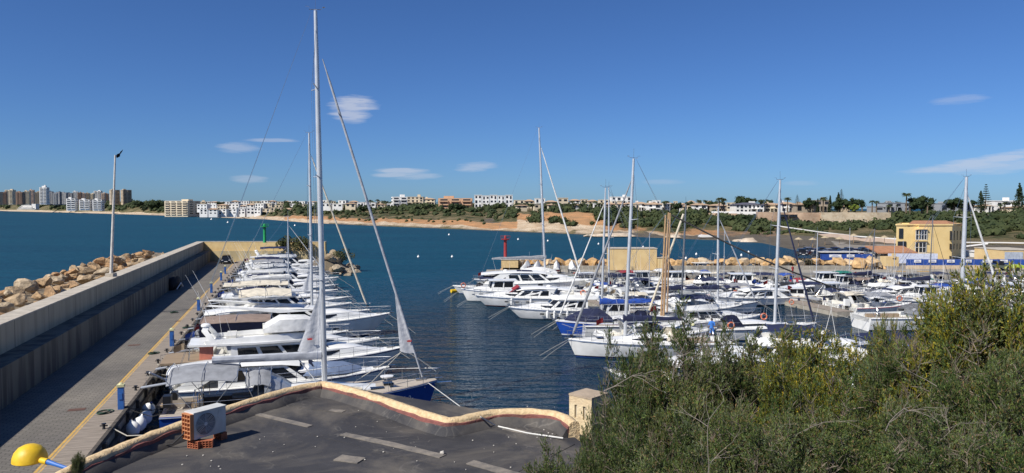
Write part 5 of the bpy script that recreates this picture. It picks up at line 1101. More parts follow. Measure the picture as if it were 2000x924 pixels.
# blue-hulled sailing yacht
LY=13.4; c0=Q(1.75+LY/2,3.55); random.seed(21)
yl,H=mk('sail','large blue-hulled sailing yacht nearest the roof, with tall silver mast and grey cockpit awning',(c0.x,c0.y,0),QA,L=LY,B=4.2,c='grey',hullc=mat('hull navy blue',(.012,.05,.26),.18,var=.05),stripe='white',opt=('teak',),name='sailing_yacht')
def yloc(v): v=Vector(v); d=v-Vector((c0.x,c0.y,0)); return Vector((d.x*math.cos(QA)+d.y*math.sin(QA),-d.x*math.sin(QA)+d.y*math.cos(QA),d.z))
mbase=P(632,740,z=1.75)
xm=7.55-LY/2-.05; mwp=Q(1.75+LY/2+xm,3.55); mtop=P(622,22,d=mwp.y).z
mast=rig(yl,xm,1.5,mtop,(LY/2-.8,0,1.75),(-LY/2,0,1.4),mw=.145,sp=(.30,.57,.8),half=2.0,boomL=5.3,boomz=2.0,cover=None,furl=None,rake=.27)
# furled headsail with its clew hanging loose, in-mast mainsail clew, boom bag
a=Vector((LY/2-.85,0,2.0)); b=Vector((xm+.05,0,P(640,115,d=mwp.y).z)); mb=MB(); mb.tube([a+(b-a)*f for f in (0,.12,.3,.7,.93,.96,1)],[.04,.05,.072,.068,.058,.035,.02],10); mb.build('furled_headsail',canvas('silver'),mast)
def crown_mark(par,M):
    """small red crown printed on the sail cloth"""
    mb=MB(); s=.11; pts=[(-1,0),(-1.15,1.0),(-.55,.55),(-.3,1.15),(0,.6),(.3,1.15),(.55,.55),(1.15,1.0),(1,0)]
    for sd in (-.018,.018): mb.add([M@Vector((x*s,sd,z*s)) for x,z in pts],[(0,1,2),(0,2,4),(2,3,4),(0,4,8),(4,5,6),(4,6,8),(6,7,8)])
    mb.build('crown_print',mat('red print',(.55,.03,.03),.7),par,0)
sc=canvas('silver')
# main clew
def tri_sail(name,tri,par,seg=9,belly=.12):
    A,B_,C_=[Vector(q) for q in tri]; g=[]
    for i in range(seg):
        f=i/(seg-1); l=A.lerp(B_,f); r=A.lerp(C_,f); g.append([tuple(l.lerp(r,k)+Vector((0,belly*math.sin(PI*k)*f*math.sin(f*2.2+k*3),-.07*math.sin(PI*k)*f))) for k in np.linspace(0,1,6)])
    mb=MB(); vs=[]; n=6
    for s in (-.008,.008): vs += [(x,y+s,z) for r in g for x,y,z in r]
    o=n*seg; fs=[]
    for i in range(seg-1):
        for j in range(n-1): q=(i*n+j,i*n+j+1,(i+1)*n+j+1,(i+1)*n+j); fs += [q,tuple(o+k for k in reversed(q))]
    ring=[(i,0) for i in range(seg)]+[(seg-1,j) for j in range(1,n)]+[(i,n-1) for i in range(seg-2,-1,-1)]
    for (i,j),(k,l) in zip(ring,ring[1:]): fs.append((i*n+j,k*n+l,o+k*n+l,o+i*n+j))
    mb.add(vs,fs); return mb.build(name,mat('sail cloth',(.60,.61,.63),.8,var=.06,vs=2,bump=.2,bs=5),par,60)
kk=mwp.y/FPX; zb_=P(628,690,d=mwp.y).z; zt_=P(628,565,d=mwp.y).z
cl=tri_sail('mainsail_clew',((xm-.16,0,zt_),(xm-.16,0,zb_-.05),(xm-.16-1.16,0,zb_+.18)),mast); crown_mark(cl,Matrix.Translation((xm-.72,-.16,zb_+.75)))
f1,f2=.29,.08; pa=a+(b-a)*f1; pb=a+(b-a)*f2
jl=tri_sail('headsail_clew',(tuple(pa),tuple(pb),(pb.x-.78,0,pb.z+.15)),mast,belly=.05); crown_mark(jl,Matrix.Translation((pb.x-.30,-.10,pb.z+.62)))
mb=MB(); mb.tube([(pb.x-.68,0,pb.z+.12),(xm+1.9,-.9,1.75)],.02,4); mb.tube([(pb.x-.68,0,pb.z+.1),(xm+1.5,.9,1.75)],.02,4); mb.build('jib_sheet',rope,mast)
mb=MB(); secs=[]
for f in np.linspace(0,1,7): x=xm-.15-5.2*f; secs.append([(x,.15*math.cos(q),3.5+.05*f+.22*math.sin(q)*(1-.2*f)) for q in np.linspace(0,2*PI,9)[:-1]])
mb.loft(secs,closed=True); mb.build('boom_bag',canvas('silver'),mast)
bimini(yl,-LY/2+.3,-LY/2+3.4,1.75,3.35,'grey',leg=1.9,fall=.2,sag=.03,name='cockpit_awning'); bimini(yl,-LY/2+3.75,-LY/2+4.9,1.5,2.95,'grey',leg=1.3,fall=.2,name='sprayhood_top')
mb=MB(); secs=[[(x,s*w,z) for s,z in ((-1,1.5),(-.95,1.5+h*.7),(-.5,1.5+h),(.5,1.5+h),(.95,1.5+h*.7),(1,1.5))] for x,w,h in ((-LY/2+4.6,1.5,1.3),(-LY/2+5.5,1.45,.8),(-LY/2+6.2,1.3,.25))]; mb.loft(secs,cap=False); mb.build('sprayhood_window',mat('spray vinyl',(.35,.37,.40),.2),yl,40)
for s in (-1,1):
    mb=MB(); mb.torus((-LY/2+1.6,s*.85,1.75),.42,.025,18,5,ax='x'); mb.tube([(-LY/2+1.6,s*.85,1.2),(-LY/2+1.6,s*.85,1.75)],.08,6); mb.build('steering_wheel',steel,yl)
for c_,d_ in (((-LY/2+2.4,0,1.45),(1.3,.5,.7)),((-LY/2+.25,-.9,1.9),(.35,.5,.55)),((-LY/2+.3,1.0,1.7),(.3,.4,.4))): mb=MB(); mb.box(c_,d_); mb.build('cockpit_locker',black,yl,0)
mb=MB(); mb.lathe([(.45,0),(.45,.05)],18,(xm+1.35,-1.1,1.85)); mb.build('round_cushion',canvas('cream'),yl)
mb=MB()
for x in (2.2,3.4,4.4): mb.box((x,-.7*(1-x*.06),1.72),(.7,.42,.06))
mb.build('deck_window',glass,yl,0); mb=MB(); mb.lathe([(.03,.5),(.34,.5),(.36,.56),(.05,.6)],16,(4.1,1.0,1.4)); mb.tube([(4.1,1.0,1.4),(4.1,1.0,1.95)],.03,5); mb.build('deck_table',gel,yl)
mb=MB(); mb.box((LY/2+.25,0,1.62),(1.0,.2,.1)); mb.box((LY/2+.15,0,1.42),(.5,.1,.25)); mb.build('anchor_roller',steel,yl,0)
ft=bpy.data.curves.new('hull_lettering','FONT'); ft.body='7ª BA-2-'; ft.size=.34; ft.extrude=.004; fo=bpy.data.objects.new('tmp',ft); COL.objects.link(fo); bpy.context.view_layer.update(); me=bpy.data.meshes.new_from_object(fo); bpy.data.objects.remove(fo); lo=bpy.data.objects.new('hull_lettering',me); COL.objects.link(lo); me.materials.clear(); me.materials.append(gel); lo.parent=yl
pA=H.pt(.885,-1,-.03,-.45); pB=H.pt(.94,-1,-.03,-.45); lo.location=(pA.x-1.0,pA.y-.33,pA.z-.25); lo.rotation_euler=(R(83),0,math.atan2(pB.y-pA.y,pB.x-pA.x)-.05)
ropes_=MB()
# mooring line running from the bow to the right
e=P(1100,856,z=6.05); s0=Q(1.75+LY-.6,3.2,1.75); pts=[s0,P(900,795,d=27)+Vector((0,0,.0)),P(940,815,z=6.32),P(970,832,z=6.03),P(1030,846,z=6.03),e]
ropes_.tube(pts,.018,5); tag(ropes_.build('mooring_rope',mat('white rope',(.65,.64,.60),.8)),'white rope from the blue yacht bow over the roof edge and across the roof','rope')
mb=MB(); mb.tube([P(800,760,z=1.5)+Vector((0,-.3,0)),P(790,790,z=.05)],.015,4)
for q in (780,812,838): mb.tube([Q(1.75+LY-.8,3.0,1.6),P(q,795,z=-.1)],.015,4)
tag(mb.build('bow_ropes',rope),'thin ropes dropping from the blue yacht bow into the water','rope')
# second: motor yacht behind the blue one
random.seed(4)
row=[(9.2,'hard',12.0,'steel',(),'white hardtop motor yacht with pale blue foredeck cover, behind the blue yacht boom'),
 (14.0,'fly',13.6,None,('r',),'long white flybridge yacht with orange box on its stern and tan bathing platform'),
 (19.0,'cruiser',12.6,'taupe',('camper2','r'),'white cruiser with taupe cockpit canopy and navy curtains'),
 (24.2,'cruiser',10.8,None,('r',),'low white cruiser between the taupe-canopied boat and the swept white yacht'),
 (29.3,'hard',14.8,None,('r','arch'),'large white yacht with swept wing pillars and long black side window'),
 (34.6,'sail',13.6,'cream',('r',),'white sailing yacht with grey mast and beige sprayhood, second mast along the long quay'),
 (40,'fly',12.4,'cream',('r',),'white flybridge boat with flat cream awning'),
 (45,'hard',12.5,'navy',('r',),'white yacht with navy roof cover halfway along the long quay'),
 (49.6,'cruiser',10,'navy',('camper','arch','r'),'white cruiser with boxy navy canvas at its stern'),
 (54.2,'sail',12,'navy',('r',),'small white sailboat with navy sprayhood beyond the navy-canvas cruiser'),
 (58.6,'fly',12,None,('r',),'white flybridge cruiser with raked radar arch'),
 (63.2,'cruiser',11.5,'navy',('arch','r'),'white cruiser with navy bimini, fourth beyond the boxy navy canvas'),
 (67.8,'fly',13,'grey',('r',),'white flybridge yacht with grey awning towards the far end'),
 (72.2,'hard',12,'navy',(),'white hardtop yacht with navy roof cover, sixth from the far end of the long quay'),
 (76.8,'cruiser',10.5,'white',(),'white cruiser with white bimini, fifth from the far end of the long quay'),
 (81.2,'fly',11.5,'navy',(),'white flybridge boat with navy bimini, fourth from the far end of the long quay'),
 (85.8,'cruiser',11,None,('arch',),'bare white cruiser with arch, third from the far end of the long quay'),
 (90.4,'hard',12,'navy',(),'white hardtop yacht with navy cover, second from the far end of the long quay'),
 (95.5,'fly',14,'navy',(),'white flybridge yacht with navy canopy, last boat before the end wall')]
for v,kd,L,c,opt,lab in row:
    r_,h_=mk(kd,lab,qloc(v,L),QA+random.uniform(-.03,.03),L=L,B=L*.275 if kd!='sail' else None,c=c,stripe=random.choice(('navy','white','navy','silver')),grp=GL,opt=opt)
    if kd=='hard' and v==9.2:
        mb=MB(); secs=[[(x,s*w,h_.sheer(.7)+.15+z) for s,z in ((-1,0),(-.7,h*.8),(0,h),(.7,h*.8),(1,0))] for x,w,h in ((.9,1.1,.2),(1.3,1.15,.55),(3.2,1.,.5),(4.2,.5,.15))]; mb.loft(secs); mb.build('foredeck_cover',canvas('steel'),r_,40)
    if v==14.0:
        mb=MB(); mb.box((-L/2+1.3,-.9,2.2),(.75,.6,.8)); mb.box((-L/2+1.3,-.9,2.62),(.8,.64,.08)); mb.build('storage_box',mat('salmon plastic',(.70,.24,.16),.6),r_,0)
        mb=MB(); mb.box((-L/2+.1,0,1.78),(2.6,3.4,.12)); mb.build('bathing_platform',teak,r_,0)
        mb=MB(); secs=[[(x,s*w,zf) for s,zf in ((-1,3.3),(-.9,3.3+h),(0,3.3+h*1.15),(.9,3.3+h),(1,3.3))] for x,w,h in ((-2.2,1.3,.2),(-1.2,1.4,.75),(.4,1.2,.7),(1.8,.6,.1))]; mb.loft(secs); mb.build('fly_cover',canvas('white'),r_,40)
    if v==19.0: bimini(r_,-L/2+.5,-L/2+5.0,1.75,3.6,'taupe',leg=1.7,name='canopy',curt=True); tri=None
    if v==29.3:
        mb=MB()
        for s in (-1,1): mb.loft([[(-L/2-.2,s*2.0,3.3),(-L/2+.3,s*1.9,3.35),(-L/2+.3,s*1.6,3.3),(-L/2-.2,s*1.7,3.25)],[(-L/2+5.4,s*2.0,2.5),(-L/2+8.2,s*1.9,2.55),(-L/2+8.2,s*1.5,2.5),(-L/2+5.4,s*1.7,2.45)]],closed=True)
        mb.build('wing_panel',gel,r_,0); bimini(r_,-L/2+2.3,-L/2+6.4,1.6,4.4,'cream',leg=.9,fall=.22,sag=.12,name='canopy')
    if v==34.6:
        base=Q(1.4+L/2,v); mx=None
        # mast under photo x 607
        for s in np.linspace(-L/2,L/2,200):
            q=Q(1.4+L/2+s,v)
            if 1000+q.x/q.y*FPX>607: mx=s; mq=q; break
        zt2=P(610,260,d=mq.y).z; m_=rig(r_,mx,1.7,zt2,(L/2-.3,0,1.7),(-L/2,0,1.4),mw=.13,sp=(.42,.7),half=1.9,boomL=4.9,boomz=1.7,furl=(.10,'cream'),rake=.1)
        tri_sail('mainsail_clew',((mx-.14,0,5.2),(mx-.14,0,3.1),(mx-1.0,0,3.5)),m_)
    if v==54.2: rig(r_,.3,1.5,10,(L/2-.3,0,1.6),(-L/2,0,1.4),mw=.08,sp=(.5,),half=1.5,boomL=4,boomz=1.3,cover='white',furl=(.06,'white'))
    if v==40: bimini(r_,-L/2+.3,-L/2+6.2,1.6,3.9,'cream',leg=.9,fall=.08,sag=.1,name='awning')
    if v in(24.2,58.6,72.2,81.2):
        mb=MB(); 
        for s in (-1,1): mb.tube([(-L/2+1.,s*1.4,2.4),(-L/2-.9,s*1.9,6.2)],[.025,.008],4)
        mb.build('outrigger_pole',gel,r_)
    # gangway to the quay
    g=thing('gangway',f'narrow gangway from the quay to the {ORD[min(19,row.index((v,kd,L,c,opt,lab)))]} motor boat row berth from the blue yacht','gangway',Q(.1,v-.8,QZ+.1),QA,'gangways onto the long quay'); mb=MB(); mb.box((.8,0,.16),(2.1,.34,.05),M=Matrix.Rotation(-.12,3,'Y')); mb.build('plank',alu,g,0); mb=MB(); mb.tube([(0,.17,.1),(0,.17,.8),(1.7,.17,1.1)],.015,4); mb.build('handrail',steel,g)
# ---- right basin -----------------------------------------------------------
random.seed(33)
PN=thing
def pontoon(name,label,x0,d0,d1,sl=-.225,w=1.9):
    a=Vector((x0+(d0-78)*sl,d0,0)); b=Vector((x0+(d1-78)*sl,d1,0)); L=(b-a).length; rz=math.atan2((b-a).y,(b-a).x)
    t=thing('pontoon',label,'pontoon',tuple(a),rz); mb=MB(); mb.box((L/2,0,.22),(L,w,.5)); mb.build('float',conc,t,0); mb=MB(); x=0
    while x<L: mb.box((x+.12,0,.5),(.21,w+.06,.05)); x+=.24
    mb.build('decking',plank,t,0); return t
pontoon('p','grey plank pontoon left of the two near boat rows, leading to the pier',10.6,43,105); pontoon('p','grey plank pontoon in the middle of the crowded basin',33,74,105); pontoon('p','grey plank pontoon in the right part of the basin, before the harbour office',53,74,105)
YB=math.atan(.225)          # boats lie square to the pontoons
GR='boats in the crowded right-hand basin'
def place(kind,px,py,L,lab,c='navy',left=True,hullc=None,stripe='navy',opt=('r',),dy=0.,B=None,grp=GR):
    yaw=(PI+YB if left else YB)+dy; p=bwpt(px,py,L,yaw); return mk(kind,lab,(p.x,p.y,0),yaw,L=L,B=B,c=c,hullc=hullc,stripe=stripe,opt=opt,grp=grp)
# named foreground boats left of the first pontoon
r3,h3=place('fly',998,622,9.8,'cream-white flybridge boat with dark saloon windows, lying broadside in open water',None,stripe='white',dy=-.12,B=3.3,opt=('r','f'))
r4,h4=place('hard',932,598,10.6,'white sports yacht with dark red windscreen cover and maroon hull side',None,stripe='maroon',dy=-.12)
mb=MB(); hw=h4.half(.55)*.7; z=h4.sheer(.5); mb.add([(h4.X(.67),-hw*.7,z+.35),(h4.X(.67),hw*.7,z+.35),(h4.X(.53),hw*.85,z+1.25),(h4.X(.53),-hw*.85,z+1.25),(h4.X(.67)-.05,-hw*.7,z+.28),(h4.X(.67)-.05,hw*.7,z+.28),(h4.X(.53)-.05,hw*.85,z+1.18),(h4.X(.53)-.05,-hw*.85,z+1.18)],[(0,1,2,3),(7,6,5,4),(0,4,5,1),(1,5,6,2),(2,6,7,3),(3,7,4,0)]); mb.build('windscreen_cover',canvas('red'),r4,0)
place('cab',905,588,9.2,'white cabin boat with black-framed wheelhouse windows at the left tip of the basin',None,stripe='white',dy=-.1)
r6,h6=place('open',888,573,8.,'white open boat with navy bimini and yellow fender, leftmost in the right basin','navy',stripe='white',dy=-.1)
mb=MB(); mb.tube([(4.2,-.5,.25),(3.2,-1.1,.25),(1.8,-1.3,.25)],.24,10); mb.build('yellow_float',mat('yellow plastic',(.75,.50,.02),.5),r6)
mk('sail','white sailing yacht with grey boom cover lying along the far pier, bow to the right',(2.6,100.6,0),.02,L=14.5,c='navy',stripe='navy',grp=None)[0]
yr=[o for o in COL.objects if o.get('label','').startswith('white sailing yacht with grey boom cover')][0]
rig(yr,2.0,1.6,P(1006,250,d=100.6).z,(6.95,0,1.7),(-7,0,1.5),mw=.16,sp=(.35,.62),half=2.2,boomL=7.4,boomz=2.4,cover='grey',furl=(.13,'white'),rake=.9)
mk('hard','white motor yacht with black windscreen band moored in front of the far sailing yacht',(3.5,95.6,0),.03,L=14.5,B=4.2,c='navy',stripe='white',grp=None)
place('cruiser',930,566,12,'white cruiser with white canvas hood behind the red-covered sports yacht','white',opt=('camper','r'),stripe='silver')
place('open',1088,566,7,'small white boat with navy cover behind the cream flybridge boat','navy',left=True)
place('cruiser',1050,585,9,'white cruiser with orange life rings on its rail by the first pontoon',None,left=True)
# main white sailing yacht, blue sail cover
yaw=PI+.10; L=12.2; p=bwpt(1118,697,L,yaw); r5,h5=mk('sail','white sailing yacht with royal blue boom cover and dark furled headsail, beside the large bush',(p.x,p.y,0),yaw,L=L,B=3.9,c='cream',stripe='navy',opt=('r',),grp=None)
def rigat(root,h,yaw,p,pxm,topx,topy,dy_=0,**k):
    best=min(np.linspace(-h.L/2,h.L/2,300),key=lambda s:abs(1000+(p.x+s*math.cos(yaw))/(p.y+s*math.sin(yaw))*FPX-pxm)); d=p.y+best*math.sin(yaw); top=P(topx,topy,d=d); xt=((top.x-p.x)*math.cos(yaw)+(top.y-p.y)*math.sin(yaw)); return rig(root,best,h.sheer(.5)+.2,top.z,(h.L/2-.3,0,h.F1+.1),(-h.L/2,0,h.F0),rake=best-xt,**k)
rigat(r5,h5,yaw,p,1222,1238,310,mw=.13,sp=(.36,.66),half=1.8,boomL=4.6,boomz=1.2,cover='navy',furl=(.10,'grey'))
ft=bpy.data.curves.new('t','FONT'); ft.body='XYORA'; ft.size=.26; ft.extrude=.004; fo=bpy.data.objects.new('tmp',ft); COL.objects.link(fo); bpy.context.view_layer.update(); me=bpy.data.meshes.new_from_object(fo); bpy.data.objects.remove(fo); lo=bpy.data.objects.new('hull_lettering',me); COL.objects.link(lo); me.materials.clear(); me.materials.append(mat('letter grey',(.12,.12,.14),.5)); lo.parent=r5
pA=h5.pt(.80,1,-.04,-.35); pB=h5.pt(.74,1,-.04,-.35); lo.location=pA; lo.rotation_euler=(R(84),0,math.atan2(pB.y-pA.y,pB.x-pA.x))
yaw2=PI+.12; L=12.; p=bwpt(1092,655,L,yaw2); r7,h7=mk('sail','sailing yacht with blue bow and large navy cockpit cover, second behind the white yacht',(p.x,p.y,0),yaw2,L=L,B=3.8,c='navy',hullc='royal',stripe='white',opt=('r',),grp=None)
rigat(r7,h7,yaw2,p,1175,1183,367,mw=.10,sp=(.5,),half=1.7,boomL=4.,boomz=1.3,cover='royal',furl=(.07,'white'))
mb=MB(); secs=[[(x,s*w,h7.sheer(.7)+.1+z) for s,z in ((-1,0),(-.8,h*.75),(0,h),(.8,h*.75),(1,0))] for x,w,h in ((1.2,1.3,.35),(2.0,1.35,.95),(3.4,1.1,1.0),(4.6,.7,.5),(5.2,.3,.2))]; mb.loft(secs); mb.build('foredeck_cover',canvas('navy'),r7,40)
place('cab',1120,640,8.0,'small blue boat tucked behind the navy-covered sailing yacht','royal',hullc='royal')
# masts deeper in the basin: (kind args) bow px,py, L, mast px, top, ...
def sailer(bpx,bpy_,L,lab,mpx,tx,ty,yaw,c='navy',cover='navy',furl=(.08,'silver'),mm=None,mw=.1,sp=(.5,),boomL=3.6,hullc=None,stripe='navy',opt=('r',),**k):
    p=bwpt(bpx,bpy_,L,yaw); r_,h_=mk('sail',lab,(p.x,p.y,0),yaw,L=L,c=c,hullc=hullc,stripe=stripe,opt=opt,grp=None); rigat(r_,h_,yaw,p,mpx,tx,ty,mw=mw,sp=sp,half=L*.14,boomL=boomL,boomz=1.3,cover=cover,furl=furl,mm=mm,**k); return r_,h_,p
sailer(1098,585,11,'white sailing yacht hidden behind the motor cruisers, with slim pale mast',1190,1189,366,PI+YB,mw=.10,furl=None)
rw,hw_,pw=sailer(1420,655,13,'traditional sailing boat with thick varnished wooden mast',1297,1306,415,.05,c=None,cover=None,furl=None,mm=wood,mw=.11,sp=(.6,),boomL=0,gear=False,hullc='white')
# wooden spar pair and long dark stay belong to the wooden-masted boat
def loc2(root,p,yaw,w): d=w-Vector((p.x,p.y,0)); return Vector((d.x*math.cos(yaw)+d.y*math.sin(yaw),-d.x*math.sin(yaw)+d.y*math.cos(yaw),d.z))
def stick(nm,a,b,r,m,root,p,yaw,sag=0): 
    a,b=loc2(root,p,yaw,a),loc2(root,p,yaw,b); mb=MB(); mb.tube([a.lerp(b,f)-Vector((0,0,sag*math.sin(PI*f))) for f in np.linspace(0,1,7)],r,8); mb.build(nm,m,root)
dm=pw.y
stick('topmast_spar',P(1303,610,d=dm-.2),P(1309,416,d=dm-.2),.07,wood,rw,pw,.05); stick('gaff_spar',P(1300,420,d=dm),P(1290,640,d=dm),.08,wood,rw,pw,.05)
stick('dark_stay',P(1312,420,d=dm),P(1640,566,d=dm+3),.07,drope,rw,pw,.05,.35)
stick('diagonal_spar',P(1335,418,d=dm+1.5),P(1268,606,d=dm+1.5),.10,mat('pale spar',(.62,.55,.42),.6),rw,pw,.05)
sailer(1400,612,10.5,'white sailing boat with dark grey mast right of the wooden mast',1332,1340,398,.1,c='navy',cover='navy',mm=alud,mw=.11,furl=None,sp=(.45,))
sailer(1475,612,11,'white sailing boat with silver mast and forestay slanting right, mid basin',1403,1403,404,.12,c='navy',cover='navy',furl=(.09,'silver'),mw=.12)
sailer(1588,660,11.5,'white sailing yacht with silver mast and dark furled headsail in the middle water',1516,1524,352,.06,c='navy',cover=None,furl=(.09,'navy'),mw=.13,sp=(.38,.68),boomL=0)
sailer(1960,640,14,'large white yacht with thick silver mast, farthest right',1881,1888,346,.05,c='grey',cover='grey',furl=(.12,'white'),mw=.19,sp=(.40,.7),boomL=4)
sailer(1745,572,9,'small sailboat with thin grey mast before the harbour office steps',1702,1710,447,.2,cover='navy',furl=None,mm=alud,mw=.08)
sailer(1650,575,8,'small sailboat with short thin mast in the back row',1596,1597,455,.2,cover=None,furl=None,mw=.06,boomL=0)
sailer(1860,585,9,'sailboat with thin dark mast in front of the yellow harbour office',1817,1823,420,.15,cover='navy',furl=(.03,'black'),mm=alud,mw=.06)
for px,ty,d_ in ((1272,455,92),(1420,450,95),(1668,445,100),(1757,462,96),(1774,470,99)):
    a=P(px,0,d=d_); t=thing('thin_mast',{1272:'thin pale mast rising beside the ochre store',1420:'thin pale mast right of the silver-masted sailing boat',1668:'thin pale mast before the beach carport',1757:'thin mast left of the harbour office windows',1774:'short thin mast under the harbour office windows'}[px],'mast',(a.x,d_,.5)); mb=MB(); mb.tube([(0,0,0),(0,0,P(px,ty,d=d_).z-.5)],[.05,.03],6); mb.build('spar',alu,t); mb=MB(); mb.lathe([(.1,0),(.3,-.0),(.25,-.45)],8,(0,0,0)); mb.tube([(0,-.5,4.2),(0,.5,4.2)],.02,4); mb.build('spreader',alu,t)
# double-ended fishing boat with life ring
rf,hf=place('fish',1482,592,8.6,'white double-ended fishing boat with maroon waterline and small wheelhouse',None,dy=-.30,stripe=None)
lf,_=place('cab',1378,570,9.,'white cabin boat with orange ring and sloping bow rails, mid basin','navy',dy=-.3)
def ring(p,label):
    mb=MB(); mb.torus((0,0,0),.25,.06,18,8,ax='y'); o=mb.build('life_ring',mat('faded ring orange',(.55,.14,.06),.6)); o.location=p; tag(o,label,'life ring')
    mb=MB()
    for a in range(4): mb.torus((.25*math.cos(a*PI/2+.7),0,.25*math.sin(a*PI/2+.7)),.072,.012,8,4,ax='z' if a%2 else 'x')
    mb.build('band',gel,o)
for px,py,d_,lab in ((1436,572,84,'orange life ring on the stern rail of the mid-basin cabin boat'),(1546,590,80,'orange life ring on the stern of the double-ended fishing boat'),(1428,636,57.5,'orange-brown life ring hanging on the navy-topped near boat'),(1139,572,74,'orange life ring on a stern rail right of the cream flybridge'),(905,557,86,'orange life ring on the leftmost boat of the right basin'),(1757,583,73,'pale red life ring on the bow rail of the boat before the blue cover'),(1123,536,108,'orange life ring standing by the covered jet skis on the pier'),(1492,618,63,'orange fender ring standing on the near boat stern')): ring(P(px,py,d=d_),lab)
# near boats right of the first pontoon
for a in [('cruiser',1330,570,8.5,'white cruiser with navy bimini just right of the wooden mast top deck','navy',False,('arch',)),
 ('hard',1385,598,9.6,'white hardtop boat with raked pillars left of the mid-basin sailing boats','navy',True,('r',)),
 ('fly',1480,640,10.,'white flybridge boat with navy canopy above the bush centre','navy',False,('camper',)),
 ('cruiser',1395,668,9.6,'white cruiser with wide navy awning, stern towards the bush','navy',False,('arch',)),
 ('hard',1445,617,9.5,'white sloping hardtop boat with black side glass above the bush','black',False,()),
 ('cruiser',1330,610,8.,'white boat with navy canopy right behind the wooden mast','navy',False,()),
 ('cruiser',1325,592,9.5,'white arched cruiser with tinted windscreen left of the wooden mast',None,False,('arch',)),
 ('cab',1300,560,7.5,'small red-trimmed cabin boat behind the ochre store mast','red',False,()),
 ('cover',1283,551,7.,'boat with bright sky-blue cover near the ochre store','sky',True,()),
 ('cover',1345,552,7.,'boat under a rounded cream cover near the pier','cream',True,()),
 ('cover',1395,553,6.6,'boat under a lumpy white cover near the pier','white',True,()),
 ('cab',1330,540,6.6,'small boat under a tan cover next to the sky-blue one','tan',True,())]:
    place(a[0],a[1],a[2],a[3],a[4],a[5],left=a[6],opt=a[7])
# blue-shirted person standing on the near boat
person(tuple(P(1390,662,d=58.5)),2.6,'blue','blue','person in a blue shirt bending over on the near boat with navy top',1.65,shorts=True)
# pontoon 2 and 3 rows, by berth
def xp(base,d): return base+(d-78)*-.225
cc=['navy','navy','navy','black','grey','royal','white','cream','taupe',None,None,'green']
kd=['cruiser','cruiser','open','cab','cover','hard','cruiser','fly','open']
FX={('b',0):('cover','navy'),}
k=0
COLN={'navy':'navy blue','black':'black','grey':'grey','royal':'bright blue','white':'white','cream':'cream','taupe':'brown','green':'dark green',None:'no'}
KN={'cruiser':'white cruiser','open':'small open motorboat','cab':'white cabin boat','cover':'tarpaulined motorboat','hard':'white hardtop boat','fly':'white flybridge boat','fish':'fishing boat'}
def row_(base,side,d0,d1,step,skip,rowname,first=None):
    global k
    d=d0; i=0
    while d<d1:
        kk=first[i] if first and i<len(first) else (random.choice(kd),random.choice(cc),random.uniform(5.6,7.8)); K,c,L=kk
        if not (skip and skip(d)):
            yaw=(PI+YB if side<0 else YB)+random.uniform(-.06,.06); x=xp(base,d)+side*(1.5+L/2); dd=d+side*(1.5+L/2)*.225
            cs=f'{COLN[c]} canvas' if c else 'no canvas'
            mk(K,f'{KN[K]} with {cs}, {ORD[i]} from the near end, {rowname}',(x,dd,0),yaw,L=L,c=c,opt=('r',) if d<82 else (),grp=GR,stripe=random.choice(('navy','white','red','royal')))
        d+=step; i+=1
row_(33,-1,88,103,2.8,None,'left of middle pontoon')
row_(33,1,75.5,103,2.8,None,'right of middle pontoon',[('open','grey',7.5),('cruiser','cream',8.5),('cruiser','navy',8.8),('cab','navy',8),('hard','navy',9),('cruiser','black',8)])
row_(53,-1,75.5,103,2.8,None,'left of right pontoon',[('open','black',7.),('cruiser',None,8.4),('cruiser','grey',8.6),('cab','royal',7.),('hard','navy',9.5)])
row_(53,1,74.5,103,2.8,None,'right of right pontoon',[('cruiser','navy',9.5),('cover','royal',10.5),('cruiser','white',9),('cab','navy',8)])
row_(10.6,1,80,103,2.8,None,'right of first pontoon')
# back row against the pier
i=0; x=16.; bc=['navy','cream','white','black','blue','navy','green','navy','royal','red','navy','navy','black','grey','navy','black','navy','white','grey','navy','navy']
while x<80:
    L=random.uniform(5.6,7.2); K=random.choice(('open','cab','cover','cruiser','open')); c=bc[i%len(bc)]; c='royal' if c=='blue' else c
    px=round(1000+x/101*FPX)
    mk(K,f'{KN[K] if K!="cruiser" else "small white cruiser"} with {C and c} canvas, {ORD[min(i,19)]} from left in back row',(x,101.6,0),PI/2*random.choice((1,-1,-1))+random.uniform(-.25,.25),L=L,c=c,grp='small boats against the outer pier',opt=()); x+=2.75; i+=1
# near row on the bush side, seen through the leaves
i=0
for x,y,yaw,K,L,c in ((9.5,42,2.5,'cruiser',9,'navy'),(16.5,49,2.9,'fly',10,'navy'),(14.5,44,.2,'hard',11,None),(18,39.5,2.8,'cruiser',10,'white'),(24,44,.3,'fly',11,'navy'),(23,53,.25,'cruiser',9,'navy'),(29,50,.3,'cover',8.5,'royal'),(30,41,2.9,'hard',11,None),(36,47,.25,'cruiser',10,'white'),(38,54.5,.3,'cruiser',9,None),(27,37,.3,'hard',12,None),(45,53,.2,'fly',10,'white'),(36,40,.2,'cruiser',10,'white'),(46,62,.2,'cruiser',9,'grey'),(22,34,2.9,'cruiser',10,None)):
    mk(K,f'{KN[K]} with {COLN[c]} canvas behind the bush, {ORD[i]} of the near row',(x,y,0),yaw,L=L,c=c,opt=(),grp='boats half hidden behind the bushes'); i+=1
